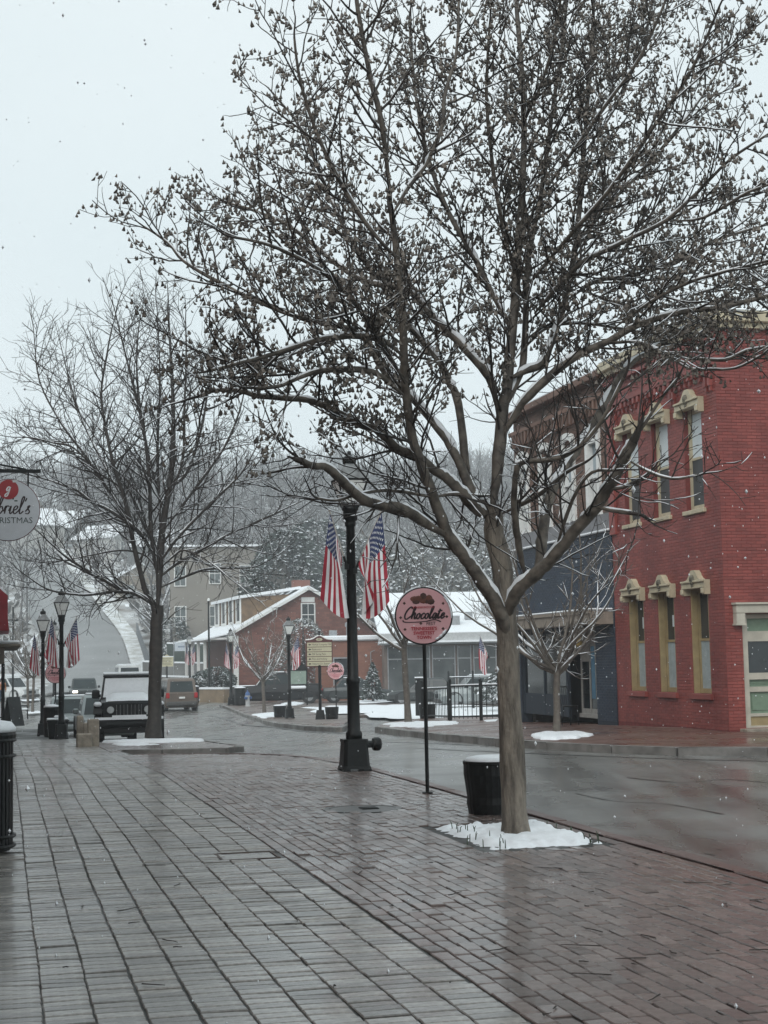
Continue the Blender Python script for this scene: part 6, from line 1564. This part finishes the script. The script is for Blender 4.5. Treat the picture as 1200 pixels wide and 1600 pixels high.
SILVER = paint('silver_paint', (.30, .33, .33), .3, .3); DKGREEN = paint('dark_grey_paint', (.035, .042, .042)); VANW = paint('white_car_paint', (.58, .60, .60)); BROWNP = paint('taupe_paint', (.135, .105, .085), .3, .2); BLK = mat('black_car_paint', (.008, .009, .010), .34, var=.1, vscale=2.5, spec=.3); MIDG = paint('mid_grey_paint', (.14, .155, .16), .3, .3)
vehicle('parked_car', 'silver sedan parked right behind the snowy black off-roader', on_road(163, 50.0), TH, SILVER, (4.4, 1.76, 1.45), 'sedan', True)
vehicle('parked_car', 'pale silver sedan behind the left lamp post, its windscreen clear of snow', on_road(110, 59), TH, SILVER, (4.5, 1.8, 1.46), 'sedan', True)
vehicle('oncoming_car', 'dark grey car coming down the road with one headlight lit', on_road(131, 107), TH * .9, DKGREEN, (4.7, 1.9, 1.68), 'suv', False, lit='left')
vehicle('white_van', 'white van driving away with red lights glowing', on_road(199, 118), TH + math.pi, VANW, (4.9, 2.0, 2.35), 'van', True, rear_lit=True, cat='van')
vehicle('grey_car', 'grey sedan with a red brake light just behind the white van', on_road(224, 106), TH + math.pi, MIDG, (4.5, 1.8, 1.42), 'sedan', False, rear_lit=True)
vehicle('brown_car', 'taupe brown car seen from behind to the right of the bare tree trunk', on_road(275, 87), TH + math.pi + .03, BROWNP, (4.7, 1.84, 1.80), 'suv', False)
pk = on_road(432, 96); pk.z = gz(pk.x, pk.y) - .1
pick = vehicle('black_pickup', 'black pickup parked side on beyond the hydrant with a snowy bonnet', pk, R(-87), BLK, (5.7, 1.95, 1.92), 'pickup', True, cat='pickup truck')
q = MB(); q.box(-.82, .82, -2.7, -1.3, 1.09, 1.15, ch=.03); obj('hood_snow', q, SNOW, pick); q = MB(); q.add([(-.78, -1.2, 1.16), (.78, -1.2, 1.16), (.68, -.72, 1.78), (-.68, -.72, 1.78), (-.78, -1.24, 1.18), (.78, -1.24, 1.18), (.68, -.76, 1.81), (-.68, -.76, 1.81)], [(4, 5, 6, 7), (0, 4, 7, 3), (1, 2, 6, 5), (0, 1, 5, 4), (3, 7, 6, 2)]); obj('windshield_snow', q, SNOW, pick); q = MB(); q.box(-.84, .84, .95, 2.7, 1.161, 1.19, ch=.02); obj('bed_cover', q, BLACK, pick)
vehicle('dark_car', 'dark car behind the tallest lamp post in front of the brick annexe', on_road(556, 97), R(96), DKGREEN, (4.5, 1.8, 1.5), 'sedan', True)
vehicle('dark_grey_car', 'dark grey car before the shop row, left of the snowy silver one', on_road(668, 89), R(-92), DKGREEN, (4.6, 1.82, 1.5), 'sedan', False)
cw = vehicle('silver_car', 'silver car with snowy windscreen parked before the shop row behind the railings', on_road(748, 83), R(-82), SILVER, (4.6, 1.85, 1.68), 'suv', True)
vehicle('white_car', 'white car at the far left beyond the porch post', on_road(12, 112), R(60), VANW, (4.6, 1.85, 1.75), 'suv', True)

# ---- the off-roader, face on, heaped with snow
g_ = at(202, 1157, 42.2); g_.z = gz(g_.x, g_.y) - .12
jp = thing('off_roader', 'black square off-roader parked face on, windscreen and bonnet under snow', 'car', tuple(g_), TH * .75, 'cars on the snowy street')
hw = .80
q = MB(); q.loft([[(-.74, .25, .55), (.74, .25, .55), (.74, .25, 1.12), (.55, .25, 1.16), (-.55, .25, 1.16), (-.74, .25, 1.12)], [(-.76, 1.35, .55), (.76, 1.35, .55), (.76, 1.35, 1.20), (.6, 1.35, 1.24), (-.6, 1.35, 1.24), (-.76, 1.35, 1.20)]]); obj('hood', q, BLK, jp)
q = MB(); q.box(-.80, .80, 1.351, 4.1, .50, 1.22, ch=.04); obj('body', q, BLK, jp)
q = MB(); q.loft([[(-.76, 1.36, 1.221), (.76, 1.36, 1.221), (.76, 4.08, 1.221), (-.76, 4.08, 1.221)], [(-.68, 1.62, 1.80), (.68, 1.62, 1.80), (.68, 4.02, 1.80), (-.68, 4.02, 1.80)]]); q.box(-.70, .70, 1.56, 4.05, 1.801, 1.86, ch=.03); obj('cabin', q, BLK, jp)
g = glassquad((-.76, 1.36, 1.221), (.76, 1.36, 1.221), (.68, 1.62, 1.80), (-.68, 1.62, 1.80), .06, .012, .08); obj('windshield', g, CGLASS, jp)
sm = MB(); n = 14
for i in range(n + 1):
    for j in range(8):
        u, v = i / n, j / 7; zz = 1.25 + .55 * v; yy = 1.36 + .26 * v - .03 - .018 * mnoise.noise(Vector((u * 3, v * 3, 1))); x = (-.70 + 1.40 * u) * (1 - .1 * v); sm.v.append((x, yy, zz - .02 * (j == 7)))
for i in range(n):
    for j in range(7): a = i * 8 + j; sm.f.append((a, a + 8, a + 9, a + 1)); sm.m.append(0)
obj('windshield_snow', sm, SNOW, jp, True)
sm = MB()
for i in range(13):
    for j in range(9):
        u, v = i / 12, j / 8; e = min(u, 1 - u, v * .8 + .05, 1); x = -.62 + 1.24 * u; sm.v.append((x, .30 + 1.05 * v, 1.15 + .13 * v + .10 * sstep(0, .18, e) + .012 * mnoise.noise(Vector((u * 5, v * 5, 7)))))
for i in range(12):
    for j in range(8): a = i * 9 + j; sm.f.append((a, a + 9, a + 10, a + 1)); sm.m.append(0)
obj('hood_snow', sm, SNOW, jp, True)
q = MB(); q.box(-.71, .71, 1.58, 4.0, 1.861, 1.94, ch=.035); obj('roof_snow', q, SNOW, jp)
g = MB(); g.box(-.72, .72, .12, .249, .68, 1.14, ch=.03); gr = obj('grille', g, BLK, jp)
for k in range(7):
    q = MB(); x = -.30 + k * .10; q.box(x - .048, x - .028, .085, .118, .74, 1.07, ch=.008); obj('grille_bar', q, mat('dull_chrome', (.20, .20, .20), .35, .5), gr)
q = MB(); q.box(.322, .342, .085, .118, .74, 1.07, ch=.008); obj('grille_bar', q, MATS['dull_chrome'], gr)
for sx in (-1, 1):
    q = MB(); q.M = Matrix.Translation((sx * .50, .12, .93)) @ Matrix.Rotation(math.pi / 2, 4, 'X'); q.lathe([(.13, -.02), (.135, .03), (.105, .035)], 20, cap=False); q.lathe([(.02, .0), (.11, .005)], 20); h = obj('headlight', q, BLACK, jp)
    q = MB(); q.M = Matrix.Translation((sx * .50, .10, .93)) @ Matrix.Rotation(math.pi / 2, 4, 'X'); q.lathe([(.10, 0), (.085, .022), (.04, .03), (.01, .032)], 18); obj('lens', q, CLEARL, h)
    q = MB(); xa, xb = (sx * .73, sx * .96) if sx > 0 else (sx * .96, sx * .73)
    q.xprism([(.02, .84), (.10, .98), (.30, 1.04), (.95, 1.04), (1.2, .85), (1.2, .78), (.9, .94), (.32, .95), (.15, .88)], xa, xb); fixn(obj('fender', q, BLACK, jp))
    q = MB(); q.box(xa + .01, xb - .01, .06, .95, 1.03, 1.14, ch=.04); obj('fender_snow', q, SNOW, jp)
    q = MB(); q.box(sx * .90 - .11, sx * .90 + .11, 1.50, 1.60, 1.22, 1.46, ch=.03); q.box(min(sx * .76, sx * .86), max(sx * .76, sx * .86), 1.53, 1.57, 1.26, 1.32); obj('mirror', q, BLACK, jp)
    for y in (.62, 3.4): wheel(jp, sx * .80, y, .40, .28, IRON)
    q = MB(); q.tube([(sx * .15 - .16 if sx < 0 else .12, 1.30, 1.235), (sx * .15 - .02 if sx < 0 else .26, 1.315, 1.275), (sx * .15 + .14 if sx < 0 else .42, 1.335, 1.25)], .016, 5); obj('wiper', q, RUBBER, jp)
    q = MB(); q.box(sx * .60 - .07, sx * .60 + .07, -.015, .03, .60, .68, ch=.02); obj('fog_light', q, CLEARL, jp)
q = MB(); q.box(-.93, .93, -.10, .11, .46, .67, ch=.05); q.box(-.62, .62, -.14, .05, .50, .60, ch=.03); obj('front_bumper', q, BLACK, jp)
q = MB(); q.xprism([(-.08, .671), (.10, .671), (.09, .73), (-.06, .74)], -.92, -.46); q.xprism([(-.10, .671), (.10, .671), (.08, .78), (-.07, .79)], -.459, .459); q.xprism([(-.08, .671), (.10, .671), (.09, .73), (-.06, .74)], .46, .92); fixn(obj('bumper_snow', q, SNOW, jp))
q = MB(); q.box(-.70, .70, .0, .25, .30, .459, ch=.03); obj('skid_plate', q, RUBBER, jp)
# ================================================================== BEYOND: walls, signs, shrubs, the wooded hill
def wall_line(name, lab, cat, pts, h, w, m, snow=True, group=None, dz=0):
    P = [gp(px, Y, dz) for px, Y in pts]; o0 = P[0].copy(); t = thing(name, lab, cat, tuple(o0), 0, group); q = MB(); s = MB()
    for a, b in zip(P[:-1], P[1:]):
        a = a - o0; b = b - o0; d = (b - a); n = Vector((-d.y, d.x, 0)).normalized() * w / 2
        vs = [tuple(v + Vector((0, 0, z))) for z in (-.6, h) for v in (a - n, b - n, b + n, a + n)]; q.add(vs, [(3, 2, 1, 0), (4, 5, 6, 7), (0, 1, 5, 4), (1, 2, 6, 5), (2, 3, 7, 6), (3, 0, 4, 7)])
        k = 1.25; vs = [tuple(v + Vector((0, 0, z))) for z in (h + .002, h + .13) for v in (a - n * k, b - n * k, b + n * k, a + n * k)]; s.add(vs, [(3, 2, 1, 0), (4, 5, 6, 7), (0, 1, 5, 4), (1, 2, 6, 5), (2, 3, 7, 6), (3, 0, 4, 7)])
    fixn(obj('wall', q, m, t))
    if snow: fixn(obj('wall_snow', s, SNOW, t))
    return t
STW = mat('brown_stone', (.13, .10, .08), .8, col2=(.19, .155, .13), vscale=1.5, bump=.5)
wall_line('stone_wall', 'low brown stone wall with snow on top behind the brown car', 'wall', [(222, 124), (300, 118), (345, 112)], 1.15, .4, STW)
wall_line('upper_wall', 'upper grey terrace wall with snow on top above the low stone wall', 'wall', [(226, 134), (262, 131), (335, 128)], 1.9, .4, mat('grey_terrace', (.15, .15, .145), .8, var=.2, vscale=.8))
wall_line('planter_wall', 'low tan planter wall with snow on top in front of the dark shrubs', 'wall', [(312, 103), (354, 101)], .75, .45, mat('tan_stone', (.20, .15, .10), .8, var=.25, vscale=1.5, bump=.4))
wall_line('grey_fence', 'dark grey fence running up the slope beside the climbing road', 'fence', [(246, 138), (234, 150), (224, 163), (214, 175)], 1.5, .12, mat('grey_fence_paint', (.10, .11, .12), .6, var=.2), snow=False)
wall_line('green_bank_wall', 'dark green screen fence above the terrace wall', 'fence', [(262, 142), (336, 138)], 3.2, .12, mat('dark_green_screen', (.035, .05, .04), .7, var=.3))
g_ = gp(261, 102); t = thing('historic_marker', 'cream historic marker plaque with scrolled top on a black post', 'marker sign', tuple(g_), .05)
q = MB(); q.tube([(0, 0, 0), (0, 0, 2.35)], .05, 8); obj('post', q, BLACK, t)
q = MB(); q.yprism([(-.42, 2.3), (.42, 2.3), (.42, 2.92), (.3, 2.98), (.14, 3.0), (0, 3.12), (-.14, 3.0), (-.3, 2.98), (-.42, 2.92)], -.04, .04); fixn(obj('plaque', q, CR, t))
for k in range(5):
    q = MB(); q.box(-.32, .32 - .06 * (k % 2), -.046, -.042, 2.40 + k * .10, 2.44 + k * .10); obj('text_line', q, mat('faded_print', (.22, .20, .14), .6), t)
q = MB(); q.box(-.44, .44, -.06, .06, 2.921, 2.98, ch=.02); obj('plaque_snow', q, SNOW, t)
g_ = gp(288, 128); t = thing('white_banner', 'white banner hanging from a snowy rail behind the far lamp post', 'banner', tuple(g_), 0)
q = MB(); q.box(-.78, .78, -.03, .03, 3.0, 3.75); obj('banner_cloth', q, mat('pale_blue_banner', (.50, .55, .60), .6, var=.05), t)
q = MB(); q.tube([(-.85, 0, 0), (-.85, 0, 3.9)], .04, 6); q.tube([(.85, 0, 0), (.85, 0, 3.9)], .04, 6); obj('frame', q, GREY, t); q = MB(); q.box(-.5, .5, -.04, -.031, 3.3, 3.42); obj('print', q, mat('blue_grey_print', (.2, .25, .32), .6), t)
g_ = gp(327, 103); t = thing('utility_pole', 'thin tall dark pole in front of the porch of the dormered house', 'pole', tuple(g_), 0)
q = MB(); q.lathe([(.13, 0), (.13, .4), (.075, .45), (.06, 6.6)], 10); obj('shaft', q, IRON, t); q = MB(); q.lathe([(.02, 6.6), (.09, 6.62), (.09, 6.75), (.02, 6.8)], 10); obj('lamp_head', q, FROST, t)
g_ = gp(20, 96); t = thing('utility_pole', 'slim grey pole with a small arm lamp left of the climbing road', 'pole', tuple(g_), 0)
q = MB(); q.lathe([(.07, 0), (.05, 6.2)], 8); obj('shaft', q, IRON, t); q = MB(); q.tube([(-.5, 0, 5.4), (.3, 0, 5.4)], .03, 5); q.box(.0, .3, -.08, .08, 5.3, 5.42); obj('arm_lamp', q, IRON, t)
for i, (px, Y, h, w, lab) in enumerate(((318, 106, 1.6, 2.0, 'dark evergreen shrub with snow at the left end of the planter wall'), (338, 105, 1.9, 2.2, 'snowy evergreen shrub in front of the porch posts'), (352, 107, 1.5, 1.6, 'small snowy shrub by the corner of the dormered house'))):
    g_ = gp(px, Y, .3); conifer('evergreen_shrub', lab, g_, h, w, 2200, 30 + i, .15, False, NEED, 'snowy shrubs before the dormered house', 'shrub')
g_ = gp(475, 109, .0); conifer('frosted_bush', 'tall frosted bush against the gable of the dormered house', g_, 5.4, 3.6, 4500, 40, .17, False, LEAFD, None, 'bush')
g_ = gp(788, 72, .3); conifer('snowy_bush', 'round snow loaded bush behind the iron railing by the big trunk', g_, 1.5, 2.2, 900, 45, .22, False, mat('heavy_snow_needles', (.05, .06, .055), .7, col2=(.1, .11, .1), vscale=5, snow=.62, snow_scale=2, island=.3), None, 'bush')
g_ = gp(268, 150, 1.0); conifer('snowy_bush', 'domed snow capped bush behind the bare tree trunk', g_, 4.2, 3.6, 2600, 46, .22, False, NEED, None, 'bush')
# big dark evergreens and frosted trees behind the low roofs
for i, (px, Y, h, w, n, m_, lab, dz) in enumerate((
        (452, 150, 13.5, 8.5, 3000, NEED, 'broad dark evergreen with snowy boughs left of the tallest lamp post', 0), (500, 156, 14.5, 9.0, 3000, NEED, 'tall snowy evergreen directly behind the left flag', 0), (405, 165, 12, 6.0, 1800, NEED, 'narrow evergreen beside the beige block', -1),
        (640, 150, 12.0, 9.0, 2600, LEAFD, 'grey green frosted tree above the snowy shop roof behind the round sign', -1), (700, 158, 13, 10, 2600, LEAFD, 'large frosted tree between the big trunk and its left limb', 0), (580, 165, 12, 8, 2200, LEAFD, 'frosted tree right of the right flag', 0), (760, 152, 11, 8, 2000, LEAFD, 'frosted tree behind the big tree trunk', 0))):
    g_ = gp(px, Y, dz); conifer('evergreen_tree', lab, g_, h, w, int(n * 2.2), 60 + i, .48, False, m_, 'frosted trees behind the low roofs')
# bare woods over the whole hill: one far mass
WOOD = mat('far_branches', (.115, .11, .105), .85, col2=(.19, .185, .18), vscale=.2, snow=.48, snow_scale=.5)
rngH = np.random.default_rng(3); T = Tubes()
def wood_tree(x, y, h, r):
    z = gz(x, y) - .3; nb = 13; top = np.array([x + rngH.normal(0, .5), y, z + h]); T.add([np.array([x, y, z]), np.array([x + rngH.normal(0, .2), y, z + h * .5]), top], [r, r * .7, .05], 4)
    for k in range(nb):
        f = rngH.uniform(.22, .92); p = np.array([x, y, z + h * f]); a = rngH.uniform(0, 6.283); L = h * (.42 * (1 - f) + .12) * rngH.uniform(.7, 1.3); d = np.array([math.cos(a) * .75, math.sin(a) * .75, rngH.uniform(.35, .95)])
        Q, qr = branch(rngH, p, d, L, r * .4, .03, 4, .35, .16); T.add(Q, qr, 3)
        for j in range(5):
            i = rngH.integers(1, 5); d2 = side_dir(rngH, unit(Q[i] - Q[i - 1]), rngH.uniform(.5, 1.0), .3); S, sr = branch(rngH, Q[i], d2, L * rngH.uniform(.25, .5), .04, .018, 3, .2, .15); T.add(S, sr, 3)
cnt = 0
for k in range(900):
    Y = rngH.uniform(158, 330) if k % 3 else rngH.uniform(225, 340); px = rngH.uniform(-60, 860); p = at(px, 900, Y)
    if px < 300 and Y < 265:
        s_, e_ = np.interp(Y, [118, 150, 190, 216, 240, 262], [62, 82, 42, 20, 6, -20]), np.interp(Y, [118, 150, 190, 216, 240, 262], [335, 250, 195, 135, 112, 90])
        if s_ - 12 < px < e_ + 6: continue
        if k % 2: continue
    if 260 < px < 490 and Y < 175: continue
    wood_tree(p.x, p.y, rngH.uniform(8, 14), rngH.uniform(.12, .22)); cnt += 1
stuff(obj('far_woods', T.mesh('far_woods', WOOD), None)); print('woods', cnt)
# brushy undergrowth and drifts of frosted twigs low on the hill
V = []; F = []; k = 0
for i in range(9000):
    px = rngH.uniform(-40, 850); Y = rngH.uniform(150, 300) ; p = at(px, 900, Y)
    if px < 300 and Y < 265:
        s_, e_ = np.interp(Y, [118, 150, 190, 216, 240, 262], [62, 82, 42, 20, 6, -20]), np.interp(Y, [118, 150, 190, 216, 240, 262], [335, 250, 195, 135, 112, 90])
        if s_ - 10 < px < e_ + 4: continue
    if 255 < px < 490 and Y < 168: continue
    h = rngH.uniform(.0, 2.8) ** 1.0; c = np.array([p.x, p.y, gz(p.x, p.y) + h]); o = unit(rngH.normal(0, 1, 3)); q_ = unit(np.cross(o, rngH.normal(0, 1, 3))); s_ = rngH.uniform(.3, .9)
    for vv in (c - o * s_, c + q_ * s_ * .5, c + o * s_, c - q_ * s_ * .5): V.append(tuple(vv))
    F.append((k, k + 1, k + 2, k + 3)); k += 4
me = bpy.data.meshes.new('hill_brush'); me.from_pydata(V, [], F); me.materials.append(mat('frosted_brush', (.13, .125, .115), .85, col2=(.22, .215, .205), vscale=.3, snow=.58, snow_scale=.6, island=.35)); stuff(obj('hill_brush', me, None))
# a few tall bare trees one can tell apart on the left
for i, (px, Y, h, lab) in enumerate(((150, 205, 11, 'tall bare tree beside the white hill house'), (35, 200, 10, 'bare tree left of the climbing road under the round sign'), (245, 165, 12, 'tall bare tree behind the tan hill house'), (300, 172, 13, 'tall bare tree left of the beige block'))):
    g_ = gp(px, Y, -.2); young_tree('hill_tree', lab, g_, h, h * .3, .2, .9, 9, 70 + i, 'bare trees on the hill', DARKB, .6, (1.2, 2.6), .8)

# ---- a walker in an orange brown jacket and jeans, half behind the porch post
g_ = gp(3, 104, -.02); pr = thing('person', 'person in orange brown jacket and blue jeans walking at the far left', 'person', tuple(g_), .5)
def skin(name, verts, edges, rad, m, parent, root=0):
    me = bpy.data.meshes.new(name); me.from_pydata(verts, edges, []); o = bpy.data.objects.new(name, me); C.objects.link(o)
    md = o.modifiers.new('s', 'SKIN'); 
    for i, r_ in enumerate(rad): me.skin_vertices[0].data[i].radius = (r_, r_ * .85)
    me.skin_vertices[0].data[root].use_root = True
    sb = o.modifiers.new('d', 'SUBSURF'); sb.levels = 1; sb.render_levels = 1
    bpy.context.view_layer.update(); me2 = bpy.data.meshes.new_from_object(o.evaluated_get(bpy.context.evaluated_depsgraph_get())); bpy.data.objects.remove(o); me2.name = name; me2.materials.clear(); me2.materials.append(m)
    for p_ in me2.polygons: p_.use_smooth = True
    o = bpy.data.objects.new(name, me2); C.objects.link(o); o.parent = parent; return o
SKINM = mat('skin', (.42, .27, .20), .6, var=.05); JACK = mat('orange_jacket', (.34, .13, .035), .8, var=.2, vscale=9); JEAN = mat('blue_jeans', (.045, .07, .115), .85, var=.2); HAIR = mat('dark_hair', (.03, .022, .016), .7)
skin('body', [(0, 0, .95), (0, 0, 1.2), (0, 0, 1.42), (0, -.01, 1.52), (0, -.02, 1.60), (0, -.03, 1.70), (.19, 0, 1.40), (.25, .06, 1.13), (.24, -.04, .90), (.24, -.07, .80), (-.19, 0, 1.40), (-.25, -.04, 1.13), (-.23, -.14, .92), (-.23, -.18, .83), (.09, 0, .88), (.10, -.12, .48), (.10, -.06, .08), (.10, -.20, .04), (-.09, 0, .88), (-.10, .08, .48), (-.10, .22, .10), (-.10, .12, .04)],
     [(0, 1), (1, 2), (2, 3), (3, 4), (4, 5), (2, 6), (6, 7), (7, 8), (8, 9), (2, 10), (10, 11), (11, 12), (12, 13), (0, 14), (14, 15), (15, 16), (16, 17), (0, 18), (18, 19), (19, 20), (20, 21)],
     [.14, .14, .13, .055, .09, .085, .065, .05, .04, .045, .065, .05, .04, .045, .095, .065, .045, .045, .095, .065, .045, .045], SKINM, pr)
skin('jacket', [(0, 0, .88), (0, 0, 1.2), (0, 0, 1.42), (.20, 0, 1.40), (.26, .06, 1.13), (.25, -.04, .90), (-.20, 0, 1.40), (-.26, -.04, 1.13), (-.24, -.14, .92)], [(0, 1), (1, 2), (2, 3), (3, 4), (4, 5), (2, 6), (6, 7), (7, 8)], [.17, .165, .155, .085, .07, .058, .085, .07, .058], JACK, pr)
skin('jeans', [(0, 0, .96), (.09, 0, .88), (.10, -.12, .48), (.10, -.06, .09), (-.09, 0, .88), (-.10, .08, .48), (-.10, .22, .11)], [(0, 1), (1, 2), (2, 3), (0, 4), (4, 5), (5, 6)], [.15, .11, .08, .065, .11, .08, .065], JEAN, pr)
q = MB(); q.sphere((0, -.005, 1.69), .105, 12, 8, 1.05); obj('hair', q, HAIR, pr, True)
q = MB(); q.sphere((0, -.125, 1.65), .018, 6, 4); obj('nose', q, SKINM, pr, True)
# ================================================================== FALLING SNOW AND THE AIR
rngS = np.random.default_rng(9); V = []; F = []; k = 0
for i in range(12000):
    Y = 2.5 + 60 * rngS.random() ** 1.3; x = rngS.uniform(-.36, .36) * (Y + 4); z = rngS.uniform(-1, 16)
    if z > EYE + .5 * Y + 1: continue
    if z < gz(x, Y) : continue
    r = rngS.uniform(.003, .0085) * (1 if Y > 8 else .6); c = np.array([x, Y, z]); st = rngS.uniform(1, 1.9)
    vs = [(r, 0, 0), (-r, 0, 0), (0, r, 0), (0, -r, 0), (0, 0, r * st), (0, 0, -r * st)]
    V += [tuple(c + np.array(v)) for v in vs]; F += [tuple(k + a for a in f) for f in ((0, 2, 4), (2, 1, 4), (1, 3, 4), (3, 0, 4), (2, 0, 5), (1, 2, 5), (3, 1, 5), (0, 3, 5))]; k += 6
me = bpy.data.meshes.new('snowflakes'); me.from_pydata(V, [], F); me.materials.append(SNOW); stuff(obj('snowflakes', me, None))
hz = MB(); hz.box(-174, 174, -46, 446, -4, 66)
hm = bpy.data.materials.new('haze_air'); hm.use_nodes = True; nt = hm.node_tree; nt.nodes.clear()
out = nt.nodes.new('ShaderNodeOutputMaterial'); pv = nt.nodes.new('ShaderNodeVolumePrincipled')
pv.inputs['Color'].default_value = (.92, .96, 1.0, 1); pv.inputs['Density'].default_value = HAZE; pv.inputs['Anisotropy'].default_value = .0
nt.links.new(pv.outputs[0], out.inputs['Volume'])
stuff(obj('haze', hz, hm))
